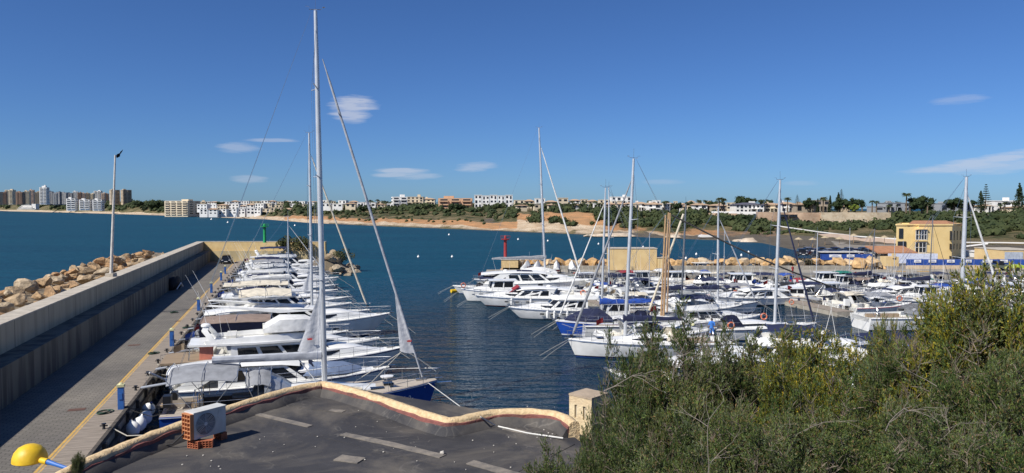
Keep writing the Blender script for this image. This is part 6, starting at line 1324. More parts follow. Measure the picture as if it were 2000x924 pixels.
# covered jet skis on maroon trailers, pier
for i,px in enumerate((1030,1052,1092,1124)):
    p=P(px,540,z=PZ+.02); t=thing('jet_ski',f'white-covered jet ski on a {"maroon" if i<3 else "grey"} trailer on the pier, {ORD[i]} from the left','jet ski',(p.x,109.5,PZ+.02),1.1+.2*i,'covered jet skis on the pier')
    mb=MB(); mb.loft([[(x,-w,.6),(x,-w*.8,.6+h*.6),(x,0,.6+h),(x,w*.8,.6+h*.6),(x,w,.6)] for x,w,h in ((-1.4,.4,.4),(-.6,.5,.75),(0,.5,1.25),(.5,.45,1.3),(.8,.4,.8),(1.5,.12,.35))],closed=True); mb.build('cover',canvas('white'),t,50)
    mb=MB(); mb.box((0,0,.45),(2.6,.9,.2)); mb.box((0,-.5,.75),(1.4,.06,.5)); mb.tube([(1.2,0,.4),(2.4,0,.4)],.05,5); mb.build('trailer',paint('maroon') if i<3 else alud,t,0)
    for s in (-.55,.55): mb=MB(); mb.lathe([(.1,-.08),(.27,-.08),(.27,.08),(.1,.08)],12,(-.2,s,.27),ax='y'); mb.build('wheel',rubber,t)
# pedestals, buoys
def pedestal(p,rz,label,grp,c='royal',cap='cream',h=1.1,hs=1.):
    t=thing('service_pedestal',label,'power post',p,rz,grp); mb=MB(); mb.box((0,0,h/2*hs),(.26,.26,h*hs)); mb.box((.0,-.14,h*.6*hs),(.16,.05,.3)); mb.build('housing',mat('pedestal blue',(.03,.13,.42),.5),t,0); mb=MB(); mb.box((0,0,h*hs+.06),(.32,.32,.12)); mb.lathe([(.14,h+.12),(.05,h+.2)],8); mb.build('cap',mat('pedestal cap',(.62,.60,.34),.6),t,0); mb=MB(); mb.tube([(0,.13,h*.5),(-.1,.35,.4),(0,.4,.03),(.3,.3,.03)],.02,5); mb.build('hose',drope,t)
i=0
for px,py in ((237,799),(336,676),(388,607),(413,572),(432,548),(440,535)):
    p=P(px,py,z=QZ+.05); pedestal(tuple(p),QA,f'blue water and power post on the long quay, {ORD[i]} from the near end','service posts on the long quay'); i+=1
for d_ in (60,75,86,97): pedestal((xp(10.6,d_)+.3,d_,.52),0,f'blue service post on the left pontoon, {ORD[(60,75,86,97).index(d_)]} from the near end','service posts on the pontoon',h=.8)
i=0
for px,py in ((817,502),(877,459),(576,441),(1012,468),(1070,471),(1169,477),(1256,483),(1360,497),(1448,499),(1462,493),(883,341+161),(384,422),(413,429),(445,435),(1340,505)):
    p=P(px,py,z=.1); mb=MB(); mb.lathe([(.03,-.3),(.28,-.15),(.34,.05),(.24,.3),(.08,.42),(.08,.6)],10); o=mb.build('mooring_buoy',gel); o.location=p; k_=max(.8,p.y/260); o.scale=(k_,)*3; tag(o,'small white mooring buoy afloat in the bay beyond the basin','buoy','mooring buoys in the bay'); i+=1
# quay clutter
for i,(px,py,s) in enumerate(((150,800,1.),(262,674,.8),(352,627,.6),(385,584,.5))): p=P(px,py,z=QZ+.012); mb=MB(); mb.box((0,0,0),(.75,.42,.014)); o=mb.build('manhole_cover',mat('rust iron',(.12,.06,.045),.8)); o.location=p; o.rotation_euler=(0,0,QA); tag(o,f'rust-brown drain cover in the quay paving, {ORD[i]} from the near end','drain cover','drain covers in the quay road')
for i,(px,py) in enumerate(((290,800),(283,817),(272,829),(260,838))):
    p=P(px,py,z=.55); mb=MB(); mb.lathe([(.02,-.34),(.2,-.28),(.32,-.08),(.33,.08),(.24,.26),(.09,.38),(.06,.46)],14); o=mb.build('ball_fender',gel); o.location=p; o.rotation_euler=(.3,.5,i); tag(o,f'round white fender between the quay and the blue yacht, {ORD[i]} from the top','fender','round fenders under the quay edge'); mb=MB(); mb.lathe([(.07,.36),(.07,.5)],8); mb.build('eyelet',paint('navy'),o)
for i,(px,py) in enumerate(((205,805),(340,610),(300,690),(365,640))):
    p=P(px,py,z=QZ+.07); mb=MB()
    for q in range(5): mb.torus((.05*math.sin(q*2),.04*q*math.cos(q),.02*q),.32-.03*q,.018,18,4)
    o=mb.build('hose_coil',mat('green hose',(.02,.06,.035),.5)); o.location=p; o.scale=(1,1.3,1); tag(o,f'dark green hose coil lying on the quay planks, {ORD[i]} of four from the near end','hose','hose coils on the quay')
# cleats, mooring lines and struts on the quay edge
for i in range(26):
    v=1+i*3.6; t=thing('mooring_bollard','small dark mooring bollard on the quay edge planks','bollard',Q(-.35,v,QZ+.05),QA,'bollards along the quay edge'); mb=MB(); mb.lathe([(.09,0),(.06,.05),(.05,.2),(.1,.22),(.1,.26)],8); mb.build('post',black,t); mb=MB(); mb.tube([(-.16,0,.16),(.16,0,.16)],.03,5); mb.build('bar',black,t)
for i in range(34):
    v=-2+random.uniform(0,96); L_=random.uniform(1.2,2.2); mb=MB(); a=Q(-.3,v,QZ+.15); b=Q(L_+.3,v+random.uniform(-1.3,1.3),1.1); mid=a.lerp(b,.5)-Vector((0,0,random.uniform(.15,.5))); mb.tube([a,mid,b],.022,4); tag(mb.build('mooring_line',random.choice((rope,drope,rope)),smooth=60),'slack mooring line from the quay edge to a boat stern','rope','mooring lines along the long quay')
for i,(a_,b_) in enumerate((((323,700),(352,738)),((292,728),(330,745)),((398,628),(372,664)))):
    a=P(*a_,z=1.6); b=P(*b_,z=.9); mb=MB(); mb.tube([a,b],.07,6); tag(mb.build('gangway_strut',alu),f'grey metal strut leaning from the quay beside the awning yacht, {ORD[i]} of three','strut')
# dark upturned dinghy against the wall
p=P(342,566,z=QZ); t=thing('dinghy','black covered dinghy tipped on its side against the sea wall','dinghy',(p.x,p.y,QZ),QA+PI/2-.3); mb=MB(); mb.loft([[(x,.0,.05),(x,-w*.5,h*.5),(x,-w*.2,h),(x,w*.5,h*.85),(x,w*.6,.1)] for x,w,h in ((-1.3,.7,.9),(-.9,1.1,1.5),(0,1.2,1.7),(.8,1.0,1.5),(1.4,.3,.8))],closed=True); mb.build('cover',canvas('black'),t,60); mb=MB(); mb.tube([(-.9,-.62,.15),(0,-.72,.85),(.8,-.6,.3)],.06,6); mb.build('rim',gel,t)
# ---------------------------------------------------------------- foreground roof
RZ=6.0; PT=6.3
path=[(60,965),(120,918),(180,889),(240,865),(300,841),(350,823),(400,806),(450,790),(505,773),(560,757),(600,748),(632,744),(665,750),(700,760),(740,772),(780,785),(830,802),(875,815),(900,812),(930,805),(960,799),(1000,797),(1040,797),(1080,801),(1105,809),(1122,822)]
pp=[P(x,y,z=PT+.06) for x,y in path]; pp=[Vector((q.x,q.y,0)) for q in pp]
roofb=thing('flat_roof_building','near building with dark bitumen flat roof and cream rounded parapet','building',(0,0,0))
rp=[(q.x,q.y) for q in pp]+[(2.6,12.2),(2.2,9.8),(-9,9.8)]
def bitumen():
    m,n,l,b=node_mat('bitumen felt'); b.inputs['Roughness'].default_value=.78; b.inputs['Specular IOR Level'].default_value=.35
    t=n.new('ShaderNodeTexCoord')
    def noi(s,d=6,sc=None,r=.6,dist=0):
        mp=n.new('ShaderNodeMapping'); l.new(t.outputs['Object'],mp.inputs[0])
        if sc: mp.inputs['Scale'].default_value=sc
        z=n.new('ShaderNodeTexNoise'); z.inputs['Scale'].default_value=s; z.inputs['Detail'].default_value=d; z.inputs['Roughness'].default_value=r; z.inputs['Distortion'].default_value=dist; l.new(mp.outputs[0],z.inputs[0]); return z.outputs[0]
    def ramp(src,a,ca,b_,cb): r=n.new('ShaderNodeValToRGB'); r.color_ramp.elements[0].position=a; r.color_ramp.elements[0].color=(*ca,1); r.color_ramp.elements[1].position=b_; r.color_ramp.elements[1].color=(*cb,1); l.new(src,r.inputs[0]); return r.outputs[0]
    def mix(f,a,c,bt='MIX',k=None):
        q=n.new('ShaderNodeMixRGB'); q.blend_type=bt
        if f is None: q.inputs[0].default_value=k
        else: l.new(f,q.inputs[0])
        l.new(a,q.inputs[1]); l.new(c,q.inputs[2]); return q.outputs[0]
    base=ramp(noi(1.1),.3,(.028,.028,.032),.7,(.052,.050,.052)); fine=ramp(noi(60,2),.3,(.8,.8,.8),.7,(1.25,1.25,1.25)); c=mix(None,base,fine,'MULTIPLY',1.)
    dust=ramp(noi(.42,7,(1,1,1),.65,.6),.47,(0,0,0),.70,(.62,.62,.62)); g=n.new('ShaderNodeRGB'); g.outputs[0].default_value=(.19,.165,.13,1); c=mix(dust,c,g.outputs[0])
    # pale dried water rings
    z=noi(.5,3,(1,1.6,1),.5,1.2); w=n.new('ShaderNodeMath'); w.operation='PINGPONG'; w.inputs[1].default_value=.085; l.new(z,w.inputs[0]); ln=n.new('ShaderNodeMapRange'); ln.inputs[1].default_value=.0; ln.inputs[2].default_value=.009; ln.inputs[3].default_value=1; ln.inputs[4].default_value=0; l.new(w.outputs[0],ln.inputs[0])
    msk=ramp(noi(.35,2),.44,(0,0,0),.60,(.35,.35,.35)); mm_=n.new('ShaderNodeMath'); mm_.operation='MULTIPLY'; l.new(ln.outputs[0],mm_.inputs[0]); l.new(msk,mm_.inputs[1]); g2=n.new('ShaderNodeRGB'); g2.outputs[0].default_value=(.24,.22,.19,1); c=mix(mm_.outputs[0],c,g2.outputs[0])
    l.new(c,b.inputs['Base Color']); bu=n.new('ShaderNodeBump'); bu.inputs['Strength'].default_value=.35; bu.inputs['Distance'].default_value=.02; l.new(noi(45,3),bu.inputs['Height']); l.new(bu.outputs[0],b.inputs['Normal']); return m
bit=bitumen(); mb=MB(); mb.prism(rp,RZ-.25,RZ); mb.build('roof_felt',bit,roofb,0)
mb=MB(); mb.prism(rp,.9,RZ-.26); mb.build('wall',ochre,roofb,0)
# felt laps: long low ridges
def lap(x0,y0,x1,y1):
    a=P(x0,y0,z=RZ);b=P(x1,y1,z=RZ); d=b-a; mb=MB(); mb.box(((a.x+b.x)/2,(a.y+b.y)/2,RZ+.004),(d.length,1.0,.012),math.atan2(d.y,d.x)); return mb
mb=MB()
for q in ((470,800,1010,924),(660,765,1100,842),(200,895,820,1010),(900,835,1100,880),(560,780,960,838)):
    a=P(q[0],q[1],z=RZ);b=P(q[2],q[3],z=RZ); d=b-a; k=len(mb.v); mb.box(((a.x+b.x)/2,(a.y+b.y)/2,RZ+.001),(d.length,.95,.014),math.atan2(d.y,d.x))
for i,v in enumerate(mb.v): mb.v[i]=(v[0],v[1],v[2]+.0013*(i//8))
bb=[v for v in mb.v]; mb.build('felt_lap',bit,roofb,0)
# parapet: rounded cream coping, pinkish inner face, dark upstand
def ribbon(secfun,name,m,sm=60):
    secs=[]; cum=0
    pts=[]; 
    for i in range(len(pp)-1):
        for f in (0,.25,.5,.75): pts.append(pp[i].lerp(pp[i+1],f))
    pts.append(pp[-1])
    for i,q in enumerate(pts):
        t=(pts[min(i+1,len(pts)-1)]-pts[max(i-1,0)]).normalized(); nrm=Vector((t.y,-t.x,0)); secs.append([tuple(q+nrm*a+Vector((0,0,z))) for a,z in secfun(i,q)])
    mb=MB(); mb.loft(secs,closed=True); return mb.build(name,m,roofb,sm)
nn=lambda q,s,a:noise.noise(q*s+Vector((a,0,0)))
ribbon(lambda i,q:[(-.12,5.9),(-.13+.01*nn(q,3,1),PT-.04),(-.09,PT+.03+.02*nn(q,4,2)),(0,PT+.05+.02*nn(q,5,3)),(.08,PT+.03+.03*nn(q,6,4)),(.12+.03*nn(q,7,5),PT-.02+.02*nn(q,3,8)),(.14,5.98)],'parapet',mat('stucco coping',(.66,.50,.29),.9,vs=9,col2=(.46,.32,.17),bump=.8,bs=25,thr=(.42,.75)))
ribbon(lambda i,q:[(.12,PT-.05+.04*nn(q,2.5,9)),(.155+.02*nn(q,4,6),PT-.06+.04*nn(q,2.5,9)),(.165,PT-.2),(.12,PT-.2)],'red_membrane',mat('faded red membrane',(.26,.09,.075),.85,vs=3,col2=(.13,.06,.05),bump=.5,bs=15))
ribbon(lambda i,q:[(.13,PT-.11+.06*nn(q,1.8,12)),(.18,PT-.12+.06*nn(q,1.8,12)),(.30,6.004),(.15,6.0)],'felt_upstand',bit)
# patches of grey felt on the roof, little stones
pat=mat('felt patch',(.23,.20,.165),.9,vs=4,col2=(.12,.11,.10),bump=.3,bs=20)
for i,(pts,wd) in enumerate(((((455,815),(490,807),(606,834)),.085),(((670,849),(760,868),(865,893)),.10),(((650,773),(688,785)),.10),(((645,802),(672,805)),.09),(((660,895),(706,901)),.16),(((985,838),(1036,848)),.09),(((918,904),(1010,930)),.12))):
    q=[P(x,y,z=RZ) for x,y in pts]; mb=MB(); secs=[]
    fine=[]
    for a,b in zip(q,q[1:]): 
        for f in np.linspace(0,1,8)[:-1]: fine.append(a.lerp(b,f))
    fine.append(q[-1])
    for j,c_ in enumerate(fine):
        t=(fine[min(j+1,len(fine)-1)]-fine[max(j-1,0)]).normalized(); nrm=Vector((-t.y,t.x,0)); w_=wd*(1+.18*noise.noise(c_*6)); secs.append([tuple(c_+nrm*w_+Vector((0,0,.024))),tuple(c_-nrm*w_+Vector((0,0,.024))),tuple(c_-nrm*w_+Vector((0,0,.002))),tuple(c_+nrm*w_+Vector((0,0,.002)))])
    mb.loft(secs,closed=True); o=mb.build('felt_patch',pat,roofb,0)
rr=random.Random(2)
mb=MB()
for i in range(80):
    x,y=rr.choice(((rr.uniform(640,1100),rr.uniform(775,905)),(rr.uniform(1060,1110),rr.uniform(820,850)),(rr.gauss(720,25),rr.gauss(790,5)),(rr.uniform(300,1000),rr.uniform(840,920)))); p=P(x,y,z=RZ+.01)
    if x<340+(900-y)*1.: continue
    s=rr.uniform(.008,.022)*(2.2 if i==7 else 1); core(mb,(p.x,p.y,RZ+.012+s*.3),s,.6)
tag(mb.build('gravel_bits',mat('pale grit',(.50,.47,.42),.9),smooth=0),'scattered pale grit and stones lying on the dark roof','grit',kind='stuff')
p=P(864,887,z=RZ+.02); mb=MB(); core(mb,(0,0,.03),.05,.8,0,1); o=mb.build('stone',mat('pale grit',(.5,.47,.42))); o.location=p; tag(o,'single pale stone at the right end of the long grey felt strip','stone')
mb=MB(); mb.tube([P(995,806,z=RZ+.25),P(1012,812,z=RZ+.05),P(1035,820,z=RZ+.03),P(1060,822,z=RZ+.03)],.02,6); mb.tube([P(1072,821,z=RZ+.05),P(1090,827,z=RZ+.06),P(1104,838,z=RZ+.04)],.02,6,); tag(mb.build('roof_cable',mat('grey cable',(.34,.31,.27),.7)),'dark cable with pale end lying by the curved right parapet','cable')
# air conditioner --------------------------------------------------------
ap=P(399,868,z=RZ); AY=R(57); ac=thing('air_conditioner','white outdoor air-conditioning unit with round fan on the dark roof','air conditioner',(ap.x,ap.y+.1,RZ+.16),AY)
aw=mat('ac paint',(.60,.60,.57),.5,var=.06,vs=3,col2=(.50,.49,.45)); acf=mat('ac front grey',(.55,.55,.54),.55)
mb=MB(); W_,D_,H_=.86,.34,.62; mb.box((0,0,H_/2+.03),(W_,D_,H_)); mb.build('casing',aw,ac,0); mb=MB(); mb.box((0,0,H_+.04),(W_+.03,D_+.03,.03)); mb.build('lid',aw,ac,0)
mb=MB(); fx=-.13; fy=-D_/2
mb.lathe([(.0,-.004),(.255,-.004),(.255,.012),(.0,.012)],32,(fx,fy,.35),ax='y'); mb.build('fan_opening',mat('fan dark',(.03,.03,.032),.6),ac,0)
mb=MB()
for k in range(8): mb.torus((fx,fy-.022,.35),.045+.03*k,.0065,32,5,ax='y')
for k in range(8): a_=k*PI/4; mb.tube([(fx+.04*math.cos(a_),fy-.02,.35+.04*math.sin(a_)),(fx+.262*math.cos(a_),fy-.02,.35+.262*math.sin(a_))],.004,4)
mb.lathe([(.0,-.03),(.04,-.03),(.045,-.012),(0,-.01)],14,(fx,fy,.35),ax='y'); mb.build('fan_grille',acf,ac)
mb=MB()
for k in range(5): a_=k*2*PI/5; c_,s_=math.cos(a_),math.sin(a_); mb.add([(fx+.03*c_,fy-.006,.35+.03*s_),(fx+.22*math.cos(a_-.25),fy-.014,.35+.22*math.sin(a_-.25)),(fx+.22*math.cos(a_+.3),fy-.006,.35+.22*math.sin(a_+.3))],[(0,1,2)])
mb.build('fan_blades',mat('fan blade',(.12,.12,.12),.5),ac,0)
mb=MB(); mb.torus((fx,fy-.008,.35),.275,.012,32,6,ax='y'); mb.build('fan_ring',aw,ac)
mb=MB(); mb.tube([(.22,fy-.02,.60),(.30,fy-.02,.585),(.22,fy-.02,.56),(.22,fy-.02,.40)],.008,5); mb.build('handle_line',aw,ac)
mb=MB(); tc=mat('terracotta lattice',(.55,.22,.09),.85,bump=.2)
xx=-W_/2-.05
for k in range(7): mb.box((xx,0,.05+k*.098),(.10,D_-.02,.018))
for k in (-.16,-.05,.05,.15): mb.box((xx,k,.34),(.10,.016,.6))
mb.build('side_lattice',tc,ac,0); mb=MB()
for s in (-.3,.3): mb.box((s,0,.015),(.05,.42,.03))
mb.build('feet',black,ac,0)
brm=mat('red clay brick',(.42,.13,.06),.9,var=.15,vs=12,bump=.2,bs=40)
ac.scale=(.88,.88,.88)
def brick(p,rz,label):
    o=thing('hollow_brick',label,'brick',p,rz,'hollow bricks under the air conditioner'); mb=MB(); L_,Wb,Hb=.27,.15,.15; r_=4;c_=3; th=.013
    for i in range(r_+1): mb.box((-L_/2+th/2+(L_-th)*i/r_,0,Hb/2),(th,Wb,Hb))
    for j in range(c_+1): mb.box((0,.001*j,th/2+(Hb-th)*j/c_),(L_-.002,Wb-.004,th-.001))
    mb.box((0,.0,Hb/2),(L_-.01,.02,Hb-.004)); mb.build('clay_body',brm,o,0)
ca,sa=math.cos(AY),math.sin(AY)
def acp(x,y): return (ap.x+x*ca-y*sa,ap.y+.1+x*sa+y*ca,RZ+.005)
brick(acp(-.32,-.09),AY-R(75),'hollow red brick at the left foot of the air conditioner'); brick(acp(-.17,-.25),AY-R(45),'hollow red brick standing nearest the camera under the air conditioner'); brick(acp(.34,.0),AY-R(90),'hollow red brick under the far right foot of the air conditioner')
mb=MB(); mb.tube([acp(-.43,.05)[:2]+(RZ+.35,),acp(-.6,.25)[:2]+(RZ+.1,),acp(-.7,.6)[:2]+(RZ+.03,)],.018,6); tag(mb.build('refrigerant_pipe',black),'short dark pipe behind the air conditioner','pipe')
# yellow dome on a blue arm outside the parapet
dp=P(58,889,d=13.6); t=thing('dome_float','round yellow float on a blue and yellow handle beyond the parapet','float',tuple(dp)); ym=mat('yellow dome',(.78,.50,.02),.5,var=.1,vs=6,bump=.08,bs=8)
mb=MB(); mb.lathe([(.02,-.14),(.24,-.13),(.295,-.10),(.29,-.03),(.255,.07),(.19,.15),(.10,.195),(.01,.205)],28); mb.build('dome',ym,t,60)
q1=P(80,899,d=13.5)-dp; q2=P(93,902,d=13.45)-dp; q3=P(111,908,d=13.4)-dp; mb=MB(); mb.tube([q1,q2],[.055,.06],12); mb.build('collar',ym,t); mb=MB(); mb.tube([q2,q3,q3+(q3-q2)*1.5],[.05,.035,.035],10); mb.build('arm',mat('blue arm',(.03,.15,.5),.5),t)
# small cream turret with slots at the right end of the parapet
tz=P(1118,768,d=17.4).z; pc=P(1150,768,d=17.25); ct=thing('roof_turret','small cream block with narrow slots at the right end of the parapet','turret',(pc.x,pc.y,1.0),R(-43)); tm=mat('cream render',(.68,.56,.36),.9,vs=4,col2=(.55,.42,.26),bump=.5,bs=18)
h=tz-1.0; sd=.33; th=.09; z0=h-.52; z1=h-.20
def wseg(mb,a,b,za,zb,face):
    c_=(a+b)/2; d_=b-a
    if face=='f': mb.box((c_,-sd+th/2,(za+zb)/2),(d_,th,zb-za))
    elif face=='r': mb.box((sd-th/2,c_,(za+zb)/2),(th,d_,zb-za))
mb=MB()
for face,sl_ in (('f',((-.17,-.10),(.08,.15))),('r',((-.17,-.07),(.07,.17)))):
    lo_=-sd if face=='f' else -sd+th+.002; hi_=sd; xs=[lo_]+[v for q in sl_ for v in q]+[hi_]
    for i in range(0,6,2): wseg(mb,xs[i],xs[i+1],0,h,face)
    for q in sl_: wseg(mb,q[0],q[1],0,z0,face); wseg(mb,q[0],q[1],z1,h,face)
mb.box((0,sd-th/2,h/2),(2*sd-2*th-.004,th,h)); mb.box((-sd+th/2,th/2,h/2),(th,2*sd-th-.004,h)); mb.build('wall',tm,ct,0)
mb=MB(); mb.box((-.08,-sd+th*.62,(z0+z1)/2),(.46,.02,z1-z0+.06)); mb.build('slot_infill',mat('pale infill',(.50,.44,.34),.9),ct,0)
mb=MB(); mb.box((0,0,h+.02),(2*sd+.02,2*sd+.02,.045)); mb.build('top',mat('turret top',(.42,.33,.24),.95,bump=.5),ct,0)
# ---------------------------------------------------------------- hillside and bushes
mb=MB(); g=[]
for i in range(60):
    x=-2+i*1.2; r_=[]
    for j in range(40):
        y=.5+j*.75; base=9.1-.33*y if y<24 else 1.18; base=max(1.18,base); 
        if x<3.2: base=min(base,5.2-.0*x) if y>8.5 else min(base,7.2)
        r_.append((x,y,base+.12*noise.noise(Vector((x*.6,y*.6,0)))))
    g.append(r_)
mb.loft(g,cap=False); struct('hillside',mb,mat('hill soil',(.10,.075,.05),.95,vs=1,col2=(.05,.05,.025),bump=.6,bs=4),60)
mb=MB(); mb.box((40,29.5,.1),(76,5,2.15)); struct('near_quay',mb,conc)
def sprig_leaves(pos,dirs,nl,ll,lw,spread,seed):
    """vectorised: for each sprig nl small leaves along a short stem; returns verts (k,4,3)"""
    r=np.random.default_rng(seed); n=len(pos); s=r.random((n,nl))**.8; L=spread
    o=pos[:,None,:]+dirs[:,None,:]*(s*L)[...,None]
    a=r.normal(size=(n,nl,3)); a/=np.linalg.norm(a,axis=2,keepdims=True); d=dirs[:,None,:]*.95+a*.6; d/=np.linalg.norm(d,axis=2,keepdims=True)
    b=r.normal(size=(n,nl,3)); w=np.cross(d,b); w/=np.linalg.norm(w,axis=2,keepdims=True)+1e-9
    l=ll*(.6+.8*r.random((n,nl,1))); ww=lw*(.7+.6*r.random((n,nl,1)))
    q=np.stack([o,o+d*l*.55+w*ww,o+d*l,o+d*l*.55-w*ww],2); return q.reshape(-1,4,3)
def quadmesh(name,q,m,tint=None):
    n=len(q); me=bpy.data.meshes.new(name); me.vertices.add(n*4); me.vertices.foreach_set('co',q.reshape(-1).astype(np.float32)); me.loops.add(n*4); me.loops.foreach_set('vertex_index',np.arange(n*4,dtype=np.int32)); me.polygons.add(n); me.polygons.foreach_set('loop_start',np.arange(0,n*4,4,dtype=np.int32)); me.polygons.foreach_set('loop_total',np.full(n,4,dtype=np.int32)); me.materials.append(m)
    if tint is not None: c=me.color_attributes.new('tint','FLOAT_COLOR','POINT'); c.data.foreach_set('color',np.repeat(tint,4,0).astype(np.float32).ravel())
    me.update(); me.validate(); return me
def leafm(name):
    m,n,l,b=node_mat(name); b.inputs['Roughness'].default_value=.55; b.inputs['Specular IOR Level'].default_value=.3; a=n.new('ShaderNodeAttribute'); a.attribute_name='tint'; oi=n.new('ShaderNodeObjectInfo'); rp_=n.new('ShaderNodeValToRGB'); e_=rp_.color_ramp.elements; e_[0].color=(.78,.85,.80,1); e_[1].color=(1.2,1.12,1.0,1); l.new(oi.outputs['Random'],rp_.inputs[0]); mu=n.new('ShaderNodeMixRGB'); mu.blend_type='MULTIPLY'; mu.inputs[0].default_value=1; l.new(a.outputs['Color'],mu.inputs[1]); l.new(rp_.outputs[0],mu.inputs[2]); l.new(mu.outputs[0],b.inputs['Base Color'])
    tr=n.new('ShaderNodeBsdfTranslucent'); l.new(a.outputs['Color'],tr.inputs[0]); mx=n.new('ShaderNodeMixShader'); mx.inputs[0].default_value=.25; l.new(b.outputs[0],mx.inputs[1]); l.new(tr.outputs[0],mx.inputs[2]); l.new(mx.outputs[0],n['Material Output'].inputs[0]); return m
lm=leafm('shrub leaves'); twm=mat('grey twigs',(.21,.17,.13),.9,vs=6,col2=(.10,.08,.06))
def bush_template(seed,kind,H=3.2,Rd=1.2):
    r=np.random.default_rng(seed); rr=random.Random(seed); SP=[];SD=[];tw=MB(); TT=[]
    nb=50
    for b in range(nb):
        an=rr.uniform(0,2*PI); rad=Rd*rr.random()**.5; hz=H*(1-.30*(rad/Rd)**2)*rr.uniform(.6,1.0); tip=Vector((math.cos(an)*rad,math.sin(an)*rad,hz)); base=Vector((math.cos(an)*rad*.25,math.sin(an)*rad*.25,0))
        pts=[]; 
        for i in range(9):
            f=i/8; p=base.lerp(tip,f); p.x+=.25*(f-f*f)*math.cos(an)*3*Rd*.3+.07*rr.gauss(0,1)*f; p.y+=.25*(f-f*f)*math.sin(an)*3*Rd*.3+.07*rr.gauss(0,1)*f; pts.append(p)
        tw.tube(pts,[.020*(1-.85*i/8) for i in range(9)],4,cap=False)
        bt=rr.choice((0.,.15,.35,.6,.9,1.1)); dead=rr.random()<.17
        for i in range(2,9):
            for s in range(1 if i<4 else (3 if i<6 else 6)):
                p=pts[i]+Vector((rr.gauss(0,.03),rr.gauss(0,.03),rr.uniform(-.2,.1))); out=Vector((rr.gauss(0,1),rr.gauss(0,1),rr.uniform(.1,1.4)))+Vector((math.cos(an),math.sin(an),0))*.5; out.normalize(); ln=rr.uniform(.18,.5)*(1.15-.4*(i/8)); e=p+out*ln; mid=p.lerp(e,.5)+Vector((rr.gauss(0,.03),rr.gauss(0,.03),.02)); tw.tube([p,mid,e],[.008,.006,.003],3,cap=False)
                if dead and rr.random()<.8:
                    for z in range(6): tw.tube([mid,mid+Vector((rr.gauss(0,.1),rr.gauss(0,.1),rr.uniform(0,.18)))],[.004,.002],3,cap=False)
                    continue
                for z in range(8 if i>3 else 5):
                    f=rr.uniform(.1,1.05); q=p.lerp(e,f)+Vector((rr.gauss(0,.035),rr.gauss(0,.035),rr.gauss(0,.035))); dd=(out*.6+Vector((rr.gauss(0,.6),rr.gauss(0,.6),rr.uniform(0,1.1)))).normalized(); SP.append(q);SD.append(dd);TT.append((bt+rr.gauss(0,.16),f*.3+i/8))
    SP=np.array(SP);SD=np.array(SD);TT=np.array(TT); nl=19
    if kind=='wattle': q=sprig_leaves(SP,SD,16,.052,.0075,.16,seed)
    else: q=sprig_leaves(SP,SD,nl,.046,.0058,.16,seed)
    per=len(q)//len(SP); T=np.repeat(TT,per,0); n=len(q)
    # mats of leaf colour: olive, grey green, brownish dry
    ol=np.array([.066,.088,.022]); gg=np.array([.080,.092,.054]); br=np.array([.13,.085,.040]); dk=np.array([.024,.044,.012]); yl_=np.array([.21,.19,.022])
    u=np.clip(T[:,0]+r.normal(0,.12,n),0,1)[:,None]; c=dk*(1-u)+gg*u; v=r.random((n,1)); c=np.where(v<.40,ol*(.8+.5*r.random((n,1))),c); c=np.where(v>.90,br,c); c=c*(.6+.8*r.random((n,1)))*1.65
    if kind=='wattle': c=np.where(r.random((n,1))<.25+.5*(T[:,:1]%1>.5),yl_*1.1,c*1.1)
    tint=np.concatenate([c,np.ones((n,1))],1)
    return quadmesh('foliage',q,lm,tint),tw,SP
TP=[]
for s,kd_ in ((1,'a'),(2,'a'),(3,'a'),(4,'wattle')):
    me,tw,SP=bush_template(s,kd_); two=tw.build('tmp',twm); tme=two.data; bpy.data.objects.remove(two); fl=None
    if kd_=='wattle':
        r=np.random.default_rng(9); sel=SP[r.choice(len(SP),1500)]; sel=sel[sel[:,2]>1.3]; q=sprig_leaves(sel+np.array([0,0,.06]),np.tile([0,0,1.],(len(sel),1)),8,.017,.010,.06,5); c=np.tile([.55,.42,.04,1],(len(q),1)); c[:,:3]*=(.6+.6*r.random((len(q),1))); fl=quadmesh('blossom',q,lm,c)
    TP.append((me,tme,fl))
def gz(x,y): return 9.1-.33*y if x>3.2 or y<8.5 else 5.2
def bush(px,py,d,wpx,k,label,grp='wild shrubs on the slope',rz=None,zb=None):
    top=P(px,py,d=d); x=top.x; w=wpx/FPX*d; zg=(gz(x,d)-.2) if zb is None else zb; h=top.z-zg; me,tme,fl=TP[k]
    t=thing('shrub',label,'shrub',(x,d,zg),random.uniform(0,6.28) if rz is None else rz,grp); 
    for nm,m_ in (('foliage',me),('branches',tme),('blossom',fl)):
        if m_ is None: continue
        o=bpy.data.objects.new(nm,m_); COL.objects.link(o); o.parent=t
    sx=w/2.4 if (px<1280 or zb is not None or wpx<100) else max(w/2.4,.6*h/3.2); t.scale=(sx,sx,h/3.2); return t
random.seed(5)
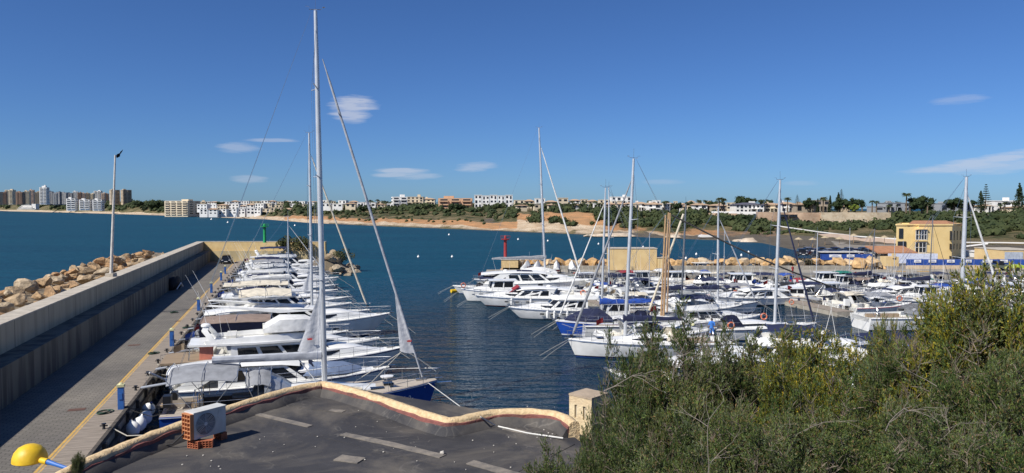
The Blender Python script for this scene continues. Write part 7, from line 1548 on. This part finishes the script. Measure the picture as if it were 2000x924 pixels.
BU=[(1225,672,10.5,150,0,'upright shrub at the left edge of the thicket, just above the cream turret'),(1245,775,9.0,130,1,'low shrub spilling over the right corner of the dark roof'),(1075,905,7.6,150,2,'small shrub tip at the bottom of the roof'),
 (1170,864,8.0,140,0,'shrub at the lower left of the thicket beside the roof'),(1330,612,12.,190,1,'tall pointed shrub at the foot of the wooden mast'),(1290,700,10.5,170,2,'green shrub right of the upright left one'),(1392,655,11.5,95,0,'grey-green shrub before the near navy-topped boats'),
 (1490,652,12.5,120,1,'narrow shrub tip beside the orange life ring'),(1560,650,12.5,150,3,'yellow-flecked shrub in the middle of the thicket top'),(1650,662,12.,150,3,'yellow flowering shrub second from the middle top'),(1726,630,12.2,95,3,'small round yellow-flowered shrub against the water'),
 (1800,640,11,190,0,'shrub right of the small round yellow one'),(1868,590,10.8,180,3,'tall yellow-flowered shrub at the right'),(1935,532,10.2,180,3,'tallest yellow-flowered shrub near the right edge'),(2010,560,9.5,210,1,'dark shrub cut by the right edge of the view'),
 (1370,775,9.0,230,2,'shrub in the lower left middle of the thicket'),(1490,785,9.0,240,0,'shrub in the middle of the thicket below the life ring'),(1575,695,9.8,200,3,'yellowish shrub below the yellow-flecked tops'),(1745,775,9.0,250,2,'brownish shrub right of centre'),(1900,705,8.8,240,0,'dense shrub below the tall yellow ones'),(1980,700,8.2,260,2,'dense shrub at the lower right edge'),
 (1270,800,8.0,230,1,'shrub right behind the turret, low in view'),(1420,840,7.2,260,1,'lowest shrub left of the middle, cut by the frame'),(1560,830,7.2,280,2,'lowest shrub in the middle, cut by the frame'),(1700,850,7.0,280,0,'lowest shrub right of the middle'),(1850,820,7.0,300,1,'lowest shrub at the right'),(1990,830,6.6,300,0,'bottom right corner shrub'),(1290,890,6.8,250,2,'bottom shrub left of centre'),(1620,770,8.4,240,0,'olive shrub at the heart of the thicket'),(1500,800,8.0,240,2,'grey twiggy shrub in the lower middle')]
for a in BU: bush(*a)
BX=[(1885,602,10.4,230,3,'broad yellow-flowered shrub left of the tallest one'),(1988,562,10.6,230,0,'broad shrub right of the tallest yellow one'),(1815,615,11,180,1,'grey shrub below the harbour office'),(1100,880,7.4,170,1,'low shrub creeping over the roof at the bottom')]
for a in BX: bush(*a)
bush(152,884,12.9,26,1,'tiny weed growing at the outer foot of the near parapet',grp=None,zb=6.12)
# bare twigs
rr=random.Random(8)
for i in range(8):
    p=P(rr.uniform(1200,1990),rr.uniform(700,900),d=rr.uniform(6.3,8.5)); mb=MB(); d_=Vector((rr.gauss(0,.6),rr.gauss(0,.2),rr.uniform(.2,1))).normalized()
    def grow(p,d_,l,r_,n):
        pts=[p]; 
        for _ in range(4): d_=(d_+Vector((rr.gauss(0,.2),rr.gauss(0,.2),rr.gauss(0,.15)))).normalized(); pts.append(pts[-1]+d_*l/4)
        mb.tube(pts,[r_*(1-.15*i_) for i_ in range(5)],4,cap=False)
        if n:
            for _ in range(3): grow(pts[rr.randint(1,4)],(d_+Vector((rr.gauss(0,.6),rr.gauss(0,.5),rr.gauss(0,.4)))).normalized(),l*.6,r_*.55,n-1)
    grow(p-d_*.2,d_,.5,.006,3); o=mb.build('dead_branch',mat('bleached twigs',(.27,.23,.19),.9)); tag(o,'bleached leafless twigs sticking out of the shrub thicket','branch','bare twigs in the thicket')
